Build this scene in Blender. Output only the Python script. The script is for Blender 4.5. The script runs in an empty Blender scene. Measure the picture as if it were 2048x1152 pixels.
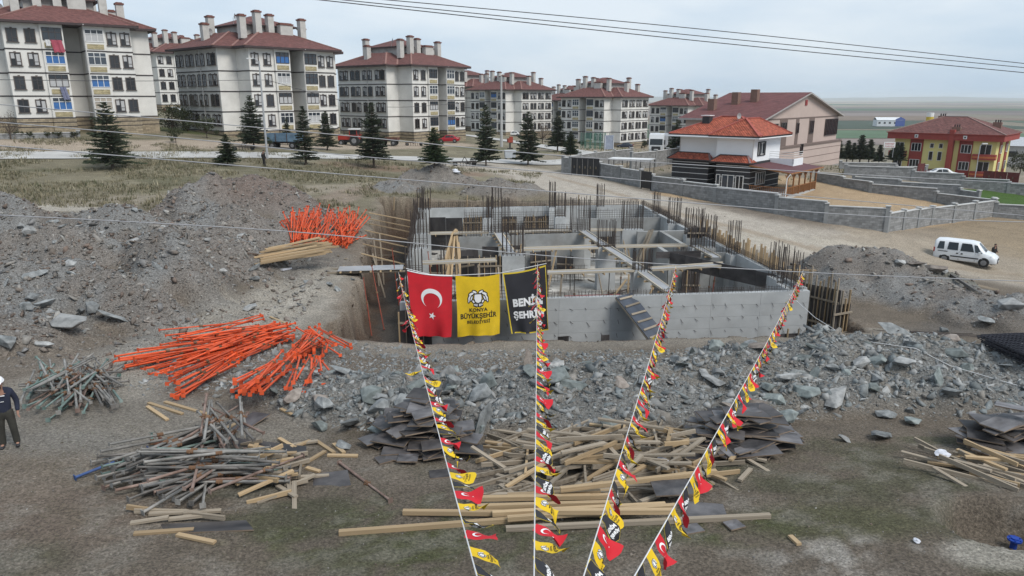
import bpy, bmesh, math, random
import numpy as np
from mathutils import Matrix, Vector, Euler
R = math.radians
random.seed(7)
rng = np.random.default_rng(11)
scene = bpy.context.scene
col = scene.collection

# ------------------------------------------------------------------ camera
FOC, PITCH, CAMZ = 1430.0, R(14.88), 8.4          # focal length in photo pixels, downward tilt, eye height
cam_d = bpy.data.cameras.new('camera')
cam_d.sensor_width = 36.0
cam_d.lens = 36.0 * FOC / 2048.0
cam_d.clip_start = 0.2
cam_d.clip_end = 40000
cam = bpy.data.objects.new('camera', cam_d)
cam.location = (0, 0, CAMZ)
cam.rotation_euler = (R(90) - PITCH, 0, 0)
col.objects.link(cam)
scene.camera = cam

# ------------------------------------------------------------------ sky, sun, exposure
SUN_EL, SUN_AZ = R(50), R(132)
world = bpy.data.worlds.new('World')
scene.world = world
world.use_nodes = True
wn, wl = world.node_tree.nodes, world.node_tree.links
wn.clear()
w_out = wn.new('ShaderNodeOutputWorld')
w_bg = wn.new('ShaderNodeBackground')
w_bg.inputs['Strength'].default_value = 0.085
w_sky = wn.new('ShaderNodeTexSky')
w_sky.sky_type = 'NISHITA'
w_sky.sun_disc = False
w_sky.sun_elevation = SUN_EL
w_sky.sun_rotation = SUN_AZ
w_sky.air_density = 1.0
w_sky.dust_density = 1.5
w_tc = wn.new('ShaderNodeTexCoord')
w_map = wn.new('ShaderNodeMapping')
w_map.inputs['Scale'].default_value = (1.2, 1.2, 4.5)
w_n = wn.new('ShaderNodeTexNoise')
w_n.inputs['Scale'].default_value = 1.3
w_n.inputs['Detail'].default_value = 7
w_n.inputs['Roughness'].default_value = 0.52
w_r = wn.new('ShaderNodeValToRGB')
w_r.color_ramp.elements[0].position = 0.38
w_r.color_ramp.elements[0].color = (3.55, 4.95, 6.55, 1)
w_r.color_ramp.elements[1].position = 0.62
w_r.color_ramp.elements[1].color = (6.7, 7.35, 8.0, 1)
w_mix = wn.new('ShaderNodeMix')
w_mix.data_type = 'RGBA'
w_mix.inputs['Factor'].default_value = 0.86
wl.new(w_tc.outputs['Generated'], w_map.inputs['Vector'])
wl.new(w_map.outputs['Vector'], w_n.inputs['Vector'])
wl.new(w_n.outputs['Fac'], w_r.inputs['Fac'])
wl.new(w_sky.outputs['Color'], w_mix.inputs['A'])
wl.new(w_r.outputs['Color'], w_mix.inputs['B'])
wl.new(w_mix.outputs['Result'], w_bg.inputs['Color'])
wl.new(w_bg.outputs['Background'], w_out.inputs['Surface'])

sun_d = bpy.data.lights.new('sun', 'SUN')
sun_d.energy = 2.0
sun_d.angle = R(24)
sun_d.color = (1.0, 0.96, 0.9)
sun = bpy.data.objects.new('sun', sun_d)
# Nishita's sun_rotation runs clockwise from +Y; aim the lamp the same way
sdir = Vector((math.sin(SUN_AZ) * math.cos(SUN_EL), math.cos(SUN_AZ) * math.cos(SUN_EL), math.sin(SUN_EL)))
sun.rotation_euler = sdir.to_track_quat('Z', 'Y').to_euler()
col.objects.link(sun)

vs = scene.view_settings
vs.view_transform = 'Standard'
vs.look = 'None'
vs.gamma = 1.0
vs.exposure = 0.55
vs.use_curve_mapping = False
scene.render.engine = 'CYCLES'
scene.cycles.max_bounces = 6
scene.cycles.volume_bounces = 1
scene.cycles.transparent_max_bounces = 8
scene.cycles.use_denoising = True

# ------------------------------------------------------------------ noise
def _hash(ix, iy, seed):
    n = (ix.astype(np.int64) * 374761393 + iy.astype(np.int64) * 668265263 + seed * 974634777) & 0x7fffffff
    n = (n ^ (n >> 13)) * 1274126177 & 0x7fffffff
    n = n ^ (n >> 16)
    return (n & 0xffff) / 65535.0 * 2 - 1

def vnoise(x, y, seed=0):
    ix, iy = np.floor(x), np.floor(y)
    fx, fy = x - ix, y - iy
    ux, uy = fx * fx * (3 - 2 * fx), fy * fy * (3 - 2 * fy)
    a, b = _hash(ix, iy, seed), _hash(ix + 1, iy, seed)
    c, d = _hash(ix, iy + 1, seed), _hash(ix + 1, iy + 1, seed)
    return (a * (1 - ux) + b * ux) * (1 - uy) + (c * (1 - ux) + d * ux) * uy

def fbm(x, y, seed=0, octv=4, gain=0.5):
    s, a = 0, 1.0
    for k in range(octv):
        s = s + a * vnoise(x * 2 ** k + 17.3 * k, y * 2 ** k - 9.1 * k, seed + k)
        a *= gain
    return s

def sstep(a, b, t):
    t = np.clip((t - a) / (b - a), 0, 1)
    return t * t * (3 - 2 * t)

# ------------------------------------------------------------------ rays through photo points
CP, SP = math.cos(PITCH), math.sin(PITCH)

def pt(px, py, D):
    """the point of the place seen at a photo pixel, D metres forward of the camera"""
    v = (py - 576.0) / FOC
    u = (px - 1024.0) / FOC
    k = (CP * v + SP) / (CP - SP * v)                    # tan of the depression
    H = k * D
    zc = D * CP + H * SP
    return Vector((u * zc, D, CAMZ - H))

# ------------------------------------------------------------------ terrain
_ctl = [pt(20, 895, 15.7), pt(1024, 1152, 11.2), pt(1900, 1000, 13.5), pt(1500, 910, 16.2), pt(300, 720, 24), pt(640, 590, 36),
        pt(850, 688, 30.8), pt(760, 400, 64), pt(100, 400, 57), pt(100, 320, 76), pt(1000, 330, 100), pt(1350, 390, 76), pt(1500, 385, 83),
        pt(1945, 527, 57), pt(1770, 462, 63), pt(1985, 435, 73), pt(1900, 355, 138), pt(1600, 330, 108), pt(2040, 640, 36), pt(1300, 693, 30.5), pt(1600, 694, 30.5), pt(1000, 692, 30.5),
        pt(500, 300, 92), pt(1700, 350, 95)]
_ctl = [tuple(p) for p in _ctl] + [
    (-61.6, 103, 4.6), (-41, 121, 2.3), (-21.8, 146, 1.0), (0, 221, -2.4), (25, 201, -4.2), (57, 239, -6.9), (-70, 175, 4.5),
    (-150, 60, 6), (-130, 200, 8), (110, 25, -3.5), (-60, 20, 1.0), (-30, 10, .6), (60, 10, -.3), (0, 0, .1), (0, -20, .2), (150, 100, -8),
    (160, 260, -14), (0, 330, -9), (-120, 330, 3), (-90, 60, 3.2)]
_cx = np.array([c[0] for c in _ctl]); _cy = np.array([c[1] for c in _ctl]); _cz = np.array([c[2] for c in _ctl])

def _tk(r2):
    return 0.5 * r2 * np.log(r2 + 1e-9)

_n = len(_ctl)
_A = np.zeros((_n + 3, _n + 3))
_A[:_n, :_n] = _tk((_cx[:, None] - _cx) ** 2 + (_cy[:, None] - _cy) ** 2) + np.eye(_n) * .35
_A[:_n, _n] = 1; _A[:_n, _n + 1] = _cx; _A[:_n, _n + 2] = _cy
_A[_n:, :_n] = _A[:_n, _n:].T
_w = np.linalg.solve(_A, np.concatenate([_cz, [0, 0, 0]]))
PLAIN = -26.0

def base_h(x, y):
    x = np.asarray(x, float); y = np.asarray(y, float)
    xs, ys = np.clip(x, -170, 180), np.clip(y, -20, 340)
    s = _w[_n] + _w[_n + 1] * xs + _w[_n + 2] * ys
    for i in range(_n):
        s = s + _w[i] * _tk((xs - _cx[i]) ** 2 + (ys - _cy[i]) ** 2)
    far = sstep(215, 520, np.hypot(x * 1.05, y - 20) + np.clip(x, 0, 400) * .25)
    return s * (1 - far) + PLAIN * far

# the basement's own frame: u along the front wall, v to the back
BO, BA = Vector((-5.4, 33.0)), R(6.0)
BU, BV = Vector((math.cos(BA), math.sin(BA))), Vector((-math.sin(BA), math.cos(BA)))
BW, BD = 20.7, 30.6                                       # width and depth
WTOP, WBOT = -1.1, -4.15                                  # top and foot of its walls

def buv(u, v, z=0.0):
    return Vector((BO.x + BU.x * u + BV.x * v, BO.y + BU.y * u + BV.y * v, z))

def to_uv(x, y):
    dx, dy = x - BO.x, y - BO.y
    return dx * BU.x + dy * BU.y, dx * BV.x + dy * BV.y

# heaps: x, y from the photo at distance D; half axes, turn, height
def _heap(px, D, rx, ry, turn, h):
    zc = D * CP + 9.5 * SP
    return ((px - 1024) / FOC * zc, D, rx, ry, R(turn), h)
HEAPS = [
    _heap(525, 55, 6.2, 4.4, 8, 3.0), _heap(425, 53, 4.0, 3.2, 30, 2.6), _heap(470, 47, 5.6, 3.6, -20, 2.1),
    _heap(250, 43, 6.4, 3.2, 5, 2.5), _heap(150, 36, 5.6, 3.2, 0, 2.5), _heap(355, 34.5, 4.2, 2.8, -35, 3.1), _heap(25, 41, 4.4, 2.6, 0, 2.9), _heap(640, 50, 3.4, 2.6, 0, 1.5),
    _heap(60, 30, 5.6, 3.0, 10, 1.9), _heap(265, 29.5, 4.2, 2.3, -25, 1.6), _heap(-40, 25, 5, 3.5, 0, 1.2), _heap(425, 39, 4.3, 4.0, 0, 2.1),
    _heap(875, 73, 5.2, 3.4, 0, 2.3), _heap(1000, 70, 4.6, 3.0, 10, 1.6), _heap(800, 70, 3, 2.4, 0, .9),
    _heap(1790, 43, 6.4, 4.6, 0, 2.3), _heap(1680, 43.5, 4.6, 3.4, 0, 2.1), _heap(1900, 39.5, 4.8, 3.6, -10, 1.3), _heap(2060, 36, 5, 4, 0, 1.2),
]
# rubble bank in front of the pit: crest points (px, D, height, half width)
BANK = [(560, 21.8, .5, 1.8), (700, 20.6, 1.05, 2.6), (860, 20.6, 1.15, 2.8), (1050, 20.8, 1.15, 3.0), (1250, 21.0, 1.25, 3.2), (1450, 22.2, 1.5, 3.8),
        (1620, 23.6, 1.75, 4.6), (1780, 24.0, 1.9, 5.2), (1950, 23.6, 1.6, 5.0), (2150, 23.2, 1.3, 4.6), (2400, 23.0, 1.1, 4.2)]
_bank = [((p - 1024) / FOC * (D * CP + 8.6 * SP), D, h, w) for p, D, h, w in BANK]

def bank_mask(x, y):
    """(height, closeness 0..1) of the rubble bank"""
    best_h = np.zeros_like(x); best_m = np.zeros_like(x)
    for (x0, y0, h0, w0), (x1, y1, h1, w1) in zip(_bank[:-1], _bank[1:]):
        dx, dy = x1 - x0, y1 - y0
        t = np.clip(((x - x0) * dx + (y - y0) * dy) / (dx * dx + dy * dy), 0, 1)
        d = np.hypot(x - x0 - t * dx, y - y0 - t * dy)
        w = w0 + (w1 - w0) * t; h = h0 + (h1 - h0) * t
        q = np.clip(1 - d / w, 0, 1)
        best_h = np.maximum(best_h, h * np.sqrt(q * q + .02) * sstep(0, .25, q) * 1.02)
        best_m = np.maximum(best_m, sstep(0, .3, q))
    return best_h, best_m

def heap_mask(x, y):
    hh = np.zeros_like(x); mm = np.zeros_like(x)
    wob = 0.22 * fbm(x * .35, y * .35, 5, 3)
    for hx, hy, rx, ry, t, h in HEAPS:
        dx, dy = x - hx, y - hy
        a = (dx * math.cos(t) + dy * math.sin(t)) / rx
        b = (-dx * math.sin(t) + dy * math.cos(t)) / ry
        q = np.clip(1 - np.hypot(a, b) * (1 + wob), 0, 1)
        z = h * (.45 * q + .55 * (1 - (1 - q) ** 1.8)) * sstep(0, .12, q)
        hh = np.maximum(hh, z) + .35 * np.minimum(hh, z)
        mm = np.maximum(mm, sstep(0, .25, q))
    return hh, mm

def pit_sd(x, y):
    u, v = to_uv(x, y)
    j = 0.30 * fbm(x * .6, y * .6, 31, 3) + .16 * fbm(x * 2.1, y * 2.1, 37, 3)
    du = np.maximum(-2.9 - u, u - BW - 2.3)
    dv = np.maximum(-2.3 - v, v - BD - 2.4)
    return np.where((du > 0) & (dv > 0), np.hypot(du, dv), np.maximum(du, dv)) + j

def height(x, y):
    x = np.asarray(x, float); y = np.asarray(y, float)
    z = base_h(x, y)
    near = 1 - sstep(110, 220, y)
    hh, hm = heap_mask(x, y)
    bh, bm = bank_mask(x, y)
    left = sstep(0, 3, -x - 9 + (y - 24) * .1) * sstep(22, 27, y) * (1 - sstep(42, 50, y)) * .6      # broken ground on the left
    rough = np.clip(hm + bm + left, 0, 1)
    z = z + hh + bh
    z = z + rough * (.27 * fbm(x * .55, y * .55, 3, 5, .65)) + near * .035 * fbm(x * .9, y * .9, 9, 3)
    z = z + left * .35 * fbm(x * .22, y * .22, 14, 2)
    sd = pit_sd(x, y)
    inside = 1 - sstep(-.3, .0, sd)
    floor_z = WBOT - .02 + .06 * fbm(x * .7, y * .7, 21, 3) + np.clip(.5 + sd * .9, 0, .6) * (.8 + .4 * fbm(x * .8, y * .8, 23, 2))
    z = z * (1 - inside) + np.minimum(floor_z, z) * inside
    hx, hy = HOLE
    z = z - .75 * (1 - sstep(.55, .95, np.hypot((x - hx) / 1.5, (y - hy) / 1.15)))
    return z
HOLE = pt(2010, 1075, 12.6)[:2]

_Ds = np.concatenate([np.linspace(3, 40, 420), np.linspace(40.1, 110, 340), np.linspace(110.4, 420, 260)])

def _march(px, py, fn):
    v = (py - 576.0) / FOC; u = (px - 1024.0) / FOC
    k = (CP * v + SP) / (CP - SP * v)
    def f(D):
        zc = D * CP + k * D * SP
        return CAMZ - k * D - fn(u * zc, D)
    d = f(_Ds)
    i = np.nonzero(d <= 0)[0]
    if len(i) == 0:
        return pt(px, py, 420)
    i = max(1, int(i[0]))
    a, b = _Ds[i - 1], _Ds[i]
    t = d[i - 1] / (d[i - 1] - d[i] + 1e-9)
    p = pt(px, py, a + (b - a) * t)
    return p

def G(px, py):
    """where the ground is at a photo pixel"""
    return _march(px, py, height)

def Gb(px, py):
    return _march(px, py, base_h)

def hz(x, y):
    return float(height(np.array([x]), np.array([y]))[0])

# ------------------------------------------------------------------ materials
MATS = {}
def nodes_of(m):
    m.use_nodes = True
    nt = m.node_tree
    return nt, nt.nodes, nt.links, nt.nodes['Principled BSDF']

def M(name, c, rough=.8, var=.16, scale=2.5, bump=.12, bscale=24, metal=0.0, c2=None, stretch=None, orand=.0, spec=.4, dirt=0.0):
    """procedural paint, stone, wood ...: two-scale noise on the colour, fine relief, some difference from object to object"""
    if name in MATS:
        return MATS[name]
    m = bpy.data.materials.new(name)
    nt, N, L, b = nodes_of(m)
    tc = N.new('ShaderNodeTexCoord')
    mp = N.new('ShaderNodeMapping')
    L.new(tc.outputs['Object'], mp.inputs['Vector'])
    if stretch:
        mp.inputs['Scale'].default_value = stretch
    info = N.new('ShaderNodeObjectInfo')
    add = N.new('ShaderNodeVectorMath'); add.operation = 'ADD'
    sc = N.new('ShaderNodeVectorMath'); sc.operation = 'SCALE'
    sc.inputs[3].default_value = 13.7
    cmb = N.new('ShaderNodeCombineXYZ')
    for k in range(3):
        L.new(info.outputs['Random'], cmb.inputs[k])
    L.new(cmb.outputs[0], sc.inputs[0])
    L.new(mp.outputs[0], add.inputs[0]); L.new(sc.outputs[0], add.inputs[1])
    n1 = N.new('ShaderNodeTexNoise'); n1.inputs['Scale'].default_value = scale; n1.inputs['Detail'].default_value = 6; n1.inputs['Roughness'].default_value = .6
    L.new(add.outputs[0], n1.inputs['Vector'])
    mr = N.new('ShaderNodeMapRange'); mr.inputs['From Min'].default_value = .3; mr.inputs['From Max'].default_value = .7
    L.new(n1.outputs['Fac'], mr.inputs['Value'])
    mix = N.new('ShaderNodeMix'); mix.data_type = 'RGBA'
    lo = [max(0, k * (1 - var)) for k in c]
    hi = [k * (1 + var) for k in (c2 or c)]
    mix.inputs['A'].default_value = (*lo, 1); mix.inputs['B'].default_value = (*hi, 1)
    L.new(mr.outputs[0], mix.inputs['Factor'])
    out = mix.outputs['Result']
    if orand:
        hv = N.new('ShaderNodeHueSaturation')
        r2 = N.new('ShaderNodeMapRange'); r2.inputs['To Min'].default_value = 1 - orand; r2.inputs['To Max'].default_value = 1 + orand
        L.new(info.outputs['Random'], r2.inputs['Value'])
        L.new(r2.outputs[0], hv.inputs['Value']); L.new(out, hv.inputs['Color'])
        out = hv.outputs['Color']
    if dirt:
        n3 = N.new('ShaderNodeTexNoise'); n3.inputs['Scale'].default_value = scale * .45; n3.inputs['Detail'].default_value = 9; n3.inputs['Roughness'].default_value = .72
        L.new(add.outputs[0], n3.inputs['Vector'])
        r3 = N.new('ShaderNodeMapRange'); r3.inputs['From Min'].default_value = .52; r3.inputs['From Max'].default_value = .72; r3.inputs['To Max'].default_value = dirt
        L.new(n3.outputs['Fac'], r3.inputs['Value'])
        mx = N.new('ShaderNodeMix'); mx.data_type = 'RGBA'
        mx.inputs['B'].default_value = (.16, .135, .11, 1)
        L.new(r3.outputs[0], mx.inputs['Factor']); L.new(out, mx.inputs['A'])
        out = mx.outputs['Result']
    L.new(out, b.inputs['Base Color'])
    b.inputs['Roughness'].default_value = rough
    b.inputs['Metallic'].default_value = metal
    b.inputs['Specular IOR Level'].default_value = spec
    if bump:
        n2 = N.new('ShaderNodeTexNoise'); n2.inputs['Scale'].default_value = bscale; n2.inputs['Detail'].default_value = 5
        L.new(add.outputs[0], n2.inputs['Vector'])
        bp = N.new('ShaderNodeBump'); bp.inputs['Strength'].default_value = bump; bp.inputs['Distance'].default_value = .03
        L.new(n2.outputs['Fac'], bp.inputs['Height'])
        L.new(bp.outputs[0], b.inputs['Normal'])
    MATS[name] = m
    return m

def tile_mat(name, c, row=.34, colw=.26, var=.28):
    """clay roof tiles: courses that follow the slope, each tile a little different"""
    m = M(name, c, .85, var, 3.0, 0, orand=.05)
    nt, N, L, b = nodes_of(m)
    tc = N.new('ShaderNodeTexCoord')
    sx = N.new('ShaderNodeSeparateXYZ'); L.new(tc.outputs['Object'], sx.inputs[0])
    fr = N.new('ShaderNodeMath'); fr.operation = 'MULTIPLY'; fr.inputs[1].default_value = 1 / row * 2.2
    L.new(sx.outputs['Z'], fr.inputs[0])
    f2 = N.new('ShaderNodeMath'); f2.operation = 'FRACT'; L.new(fr.outputs[0], f2.inputs[0])
    sm = N.new('ShaderNodeMath'); sm.operation = 'ADD'; L.new(sx.outputs['X'], sm.inputs[0]); L.new(sx.outputs['Y'], sm.inputs[1])
    f3 = N.new('ShaderNodeMath'); f3.operation = 'MULTIPLY'; f3.inputs[1].default_value = 6.283 / colw; L.new(sm.outputs[0], f3.inputs[0])
    f4 = N.new('ShaderNodeMath'); f4.operation = 'SINE'; L.new(f3.outputs[0], f4.inputs[0])
    f5 = N.new('ShaderNodeMath'); f5.operation = 'MULTIPLY_ADD'; f5.inputs[1].default_value = .3
    L.new(f4.outputs[0], f5.inputs[0]); L.new(f2.outputs[0], f5.inputs[2])
    bp = N.new('ShaderNodeBump'); bp.inputs['Strength'].default_value = .9; bp.inputs['Distance'].default_value = .06
    L.new(f5.outputs[0], bp.inputs['Height']); L.new(bp.outputs[0], b.inputs['Normal'])
    # one shade per tile
    fl = N.new('ShaderNodeMath'); fl.operation = 'FLOOR'; L.new(fr.outputs[0], fl.inputs[0])
    g = N.new('ShaderNodeMath'); g.operation = 'MULTIPLY'; g.inputs[1].default_value = 1 / colw; L.new(sm.outputs[0], g.inputs[0])
    g2 = N.new('ShaderNodeMath'); g2.operation = 'FLOOR'; L.new(g.outputs[0], g2.inputs[0])
    cb = N.new('ShaderNodeCombineXYZ'); L.new(g2.outputs[0], cb.inputs[0]); L.new(fl.outputs[0], cb.inputs[1])
    wn_ = N.new('ShaderNodeTexWhiteNoise'); L.new(cb.outputs[0], wn_.inputs['Vector'])
    hv = N.new('ShaderNodeHueSaturation')
    r2 = N.new('ShaderNodeMapRange'); r2.inputs['To Min'].default_value = .72; r2.inputs['To Max'].default_value = 1.25
    L.new(wn_.outputs['Value'], r2.inputs['Value']); L.new(r2.outputs[0], hv.inputs['Value'])
    src = b.inputs['Base Color'].links[0].from_socket
    L.new(src, hv.inputs['Color']); L.new(hv.outputs['Color'], b.inputs['Base Color'])
    return m

def block_mat(name, c, bw=.42, bh=.21, mortar=.6, off=.5):
    """block or stone masonry: courses with recessed joints, each block its own shade"""
    m = M(name, c, .9, .2, 2.0, 0)
    nt, N, L, b = nodes_of(m)
    tc = N.new('ShaderNodeTexCoord')
    sx = N.new('ShaderNodeSeparateXYZ'); L.new(tc.outputs['Object'], sx.inputs[0])
    sm = N.new('ShaderNodeMath'); sm.operation = 'ADD'; L.new(sx.outputs['X'], sm.inputs[0]); L.new(sx.outputs['Y'], sm.inputs[1])
    cb = N.new('ShaderNodeCombineXYZ'); L.new(sm.outputs[0], cb.inputs[0]); L.new(sx.outputs['Z'], cb.inputs[1])
    br = N.new('ShaderNodeTexBrick'); br.inputs['Scale'].default_value = 1.0
    br.inputs['Brick Width'].default_value = bw; br.inputs['Row Height'].default_value = bh; br.inputs['Mortar Size'].default_value = .012
    br.offset = off
    br.inputs['Color1'].default_value = (1.2, 1.2, 1.2, 1); br.inputs['Color2'].default_value = (.78, .78, .78, 1); br.inputs['Mortar'].default_value = (mortar,) * 3 + (1,)
    L.new(cb.outputs[0], br.inputs['Vector'])
    src = b.inputs['Base Color'].links[0].from_socket
    mx = N.new('ShaderNodeMix'); mx.data_type = 'RGBA'; mx.blend_type = 'MULTIPLY'; mx.inputs['Factor'].default_value = 1
    L.new(src, mx.inputs['A']); L.new(br.outputs['Color'], mx.inputs['B'])
    L.new(mx.outputs['Result'], b.inputs['Base Color'])
    bp = N.new('ShaderNodeBump'); bp.inputs['Strength'].default_value = .7; bp.inputs['Distance'].default_value = .02; bp.invert = True
    L.new(br.outputs['Fac'], bp.inputs['Height']); L.new(bp.outputs[0], b.inputs['Normal'])
    return m

def glass_mat(name, c, rough=.08):
    m = bpy.data.materials.new(name)
    nt, N, L, b = nodes_of(m)
    info = N.new('ShaderNodeObjectInfo')
    hv = N.new('ShaderNodeHueSaturation'); hv.inputs['Color'].default_value = (*c, 1)
    r2 = N.new('ShaderNodeMapRange'); r2.inputs['To Min'].default_value = .55; r2.inputs['To Max'].default_value = 1.6
    L.new(info.outputs['Random'], r2.inputs['Value']); L.new(r2.outputs[0], hv.inputs['Value'])
    L.new(hv.outputs['Color'], b.inputs['Base Color'])
    b.inputs['Roughness'].default_value = rough
    b.inputs['Specular IOR Level'].default_value = .5
    MATS[name] = m
    return m

def attr_mat(name, attr, rough=.95, bump=.5, bscale=9, var=.3, nscale=6):
    m = bpy.data.materials.new(name)
    nt, N, L, b = nodes_of(m)
    at = N.new('ShaderNodeAttribute'); at.attribute_name = attr
    geo = N.new('ShaderNodeNewGeometry')
    n1 = N.new('ShaderNodeTexNoise'); n1.inputs['Scale'].default_value = nscale; n1.inputs['Detail'].default_value = 8; n1.inputs['Roughness'].default_value = .68
    L.new(geo.outputs['Position'], n1.inputs['Vector'])
    mr = N.new('ShaderNodeMapRange'); mr.inputs['From Min'].default_value = .25; mr.inputs['From Max'].default_value = .75
    mr.inputs['To Min'].default_value = 1 - var; mr.inputs['To Max'].default_value = 1 + var
    L.new(n1.outputs['Fac'], mr.inputs['Value'])
    sc = N.new('ShaderNodeVectorMath'); sc.operation = 'SCALE'
    L.new(at.outputs['Color'], sc.inputs[0]); L.new(mr.outputs[0], sc.inputs[3])
    L.new(sc.outputs[0], b.inputs['Base Color'])
    b.inputs['Roughness'].default_value = rough
    b.inputs['Specular IOR Level'].default_value = .2
    n2 = N.new('ShaderNodeTexNoise'); n2.inputs['Scale'].default_value = bscale; n2.inputs['Detail'].default_value = 9; n2.inputs['Roughness'].default_value = .72
    L.new(geo.outputs['Position'], n2.inputs['Vector'])
    bp = N.new('ShaderNodeBump'); bp.inputs['Strength'].default_value = bump; bp.inputs['Distance'].default_value = .08
    L.new(n2.outputs['Fac'], bp.inputs['Height']); L.new(bp.outputs[0], b.inputs['Normal'])
    MATS[name] = m
    return m, nt, n1, sc

# ------------------------------------------------------------------ mesh building
class MB:
    """collects polygons for ONE mesh; mi is the material slot"""
    def __init__(s):
        s.v, s.f, s.m = [], [], []
    def face(s, pts, mi=0):
        i = len(s.v); s.v.extend(tuple(p) for p in pts); s.f.append(tuple(range(i, i + len(pts)))); s.m.append(mi)
    def box(s, c, d, mat=None, mi=0, taper=1.0):
        i = len(s.v)
        for z in (-.5, .5):
            k = taper if z > 0 else 1
            for x, y in ((-.5, -.5), (.5, -.5), (.5, .5), (-.5, .5)):
                p = Vector((x * d[0] * k, y * d[1] * k, z * d[2]))
                if mat is not None: p = mat @ p
                s.v.append((p.x + c[0], p.y + c[1], p.z + c[2]))
        for q in ((3, 2, 1, 0), (4, 5, 6, 7), (0, 1, 5, 4), (1, 2, 6, 5), (2, 3, 7, 6), (3, 0, 4, 7)):
            s.f.append(tuple(i + k for k in q)); s.m.append(mi)
        return s
    def span(s, x0, x1, y0, y1, z0, z1, mi=0):
        return s.box(((x0 + x1) / 2, (y0 + y1) / 2, (z0 + z1) / 2), (abs(x1 - x0), abs(y1 - y0), abs(z1 - z0)), None, mi)
    def bar(s, a, b, w, h=None, mi=0):
        a, b = Vector(a), Vector(b); d = b - a
        q = d.to_track_quat('X', 'Z').to_matrix()
        return s.box((a + b) / 2, (d.length, w, h or w), q, mi)
    def tube(s, a, b, r0, r1=None, n=8, mi=0, caps=True):
        a, b = Vector(a), Vector(b); r1 = r0 if r1 is None else r1
        q = (b - a).to_track_quat('Z', 'X').to_matrix()
        i = len(s.v)
        for p, r in ((a, r0), (b, r1)):
            for k in range(n):
                t = 2 * math.pi * k / n
                s.v.append(tuple(p + q @ Vector((r * math.cos(t), r * math.sin(t), 0))))
        for k in range(n):
            s.f.append((i + k, i + (k + 1) % n, i + n + (k + 1) % n, i + n + k)); s.m.append(mi)
        if caps:
            s.f.append(tuple(i + k for k in reversed(range(n)))); s.m.append(mi)
            s.f.append(tuple(i + n + k for k in range(n))); s.m.append(mi)
        return s
    def prism(s, poly, z0, z1, mi=0, top=True, bottom=False):
        """extrude a plan polygon (counter-clockwise)"""
        n = len(poly); i = len(s.v)
        s.v += [(x, y, z0) for x, y in poly] + [(x, y, z1) for x, y in poly]
        for k in range(n):
            s.f.append((i + k, i + (k + 1) % n, i + n + (k + 1) % n, i + n + k)); s.m.append(mi)
        if top: s.f.append(tuple(i + n + k for k in range(n))); s.m.append(mi)
        if bottom: s.f.append(tuple(i + k for k in reversed(range(n)))); s.m.append(mi)
        return s
    def loft(s, p0, z0, p1, z1, mi=0):
        n = len(p0); i = len(s.v)
        s.v += [(x, y, z0) for x, y in p0] + [(x, y, z1) for x, y in p1]
        for k in range(n):
            s.f.append((i + k, i + (k + 1) % n, i + n + (k + 1) % n, i + n + k)); s.m.append(mi)
        return s
    def disc(s, c, r, axis, n=16, mi=0):
        q = Vector(axis).to_track_quat('Z', 'X').to_matrix(); c = Vector(c)
        s.face([c + q @ Vector((r * math.cos(2 * math.pi * k / n), r * math.sin(2 * math.pi * k / n), 0)) for k in range(n)], mi)
        return s
    def mesh(s, name, mats, smooth=False):
        me = bpy.data.meshes.new(name)
        me.from_pydata(s.v, [], s.f)
        for m in (mats if isinstance(mats, (list, tuple)) else [mats]):
            me.materials.append(m)
        if any(s.m):
            me.polygons.foreach_set('material_index', s.m)
        if smooth:
            me.polygons.foreach_set('use_smooth', [True] * len(me.polygons))
        me.update()
        return me

def put(name, mesh, parent=None, loc=None, rot=None, scale=None, mx=None):
    o = bpy.data.objects.new(name, mesh)
    if mx is not None:
        o.matrix_basis = mx
    else:
        if loc is not None: o.location = loc
        if rot is not None: o.rotation_euler = rot
        if scale is not None: o.scale = scale if hasattr(scale, '__len__') else (scale,) * 3
    if parent is not None: o.parent = parent
    col.objects.link(o)
    return o

def tag(o, label=None, cat=None, group=None, kind=None):
    if label: o['label'] = label
    if cat: o['category'] = cat
    if group: o['group'] = group
    if kind: o['kind'] = kind
    return o

def thing(name, label, cat, loc=(0, 0, 0), rz=0.0, group=None, mx=None):
    o = put(name, None, None, loc, (0, 0, rz), mx=mx)
    return tag(o, label, cat, group)

_kids = {}
def copy_tree(o, parent=None):
    """a thing with copies of its parts and their sub-parts"""
    c = o.copy(); col.objects.link(c)
    if parent is not None: c.parent = parent
    for ch in list(o.children):
        copy_tree(ch, c)
    return c

def frame(a, b, up=(0, 0, 1)):
    """matrix with X from a to b, its origin half way"""
    a, b = Vector(a), Vector(b)
    x = (b - a).normalized()
    y = Vector(up).cross(x)
    y = y.normalized() if y.length > 1e-5 else Vector((0, 1, 0))
    z = x.cross(y)
    m = Matrix((x, y, z)).transposed().to_4x4()
    m.translation = (a + b) / 2
    return m

def offset(poly, d):
    """offset a counter-clockwise plan polygon outwards"""
    n = len(poly); out = []
    for i in range(n):
        p0, p1, p2 = Vector(poly[i - 1]), Vector(poly[i]), Vector(poly[(i + 1) % n])
        e0, e1 = (p1 - p0).normalized(), (p2 - p1).normalized()
        n0, n1 = Vector((e0.y, -e0.x)), Vector((e1.y, -e1.x))
        k = 1 + n0.dot(n1)
        out.append(tuple(p1 + (n0 + n1) * (d / k)))
    return out

def jit(mesh, amp, seed=0):
    r = np.random.default_rng(seed)
    n = len(mesh.vertices); a = np.empty(n * 3); mesh.vertices.foreach_get('co', a)
    mesh.vertices.foreach_set('co', a + r.normal(0, amp, n * 3)); mesh.update()
    return mesh
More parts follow.
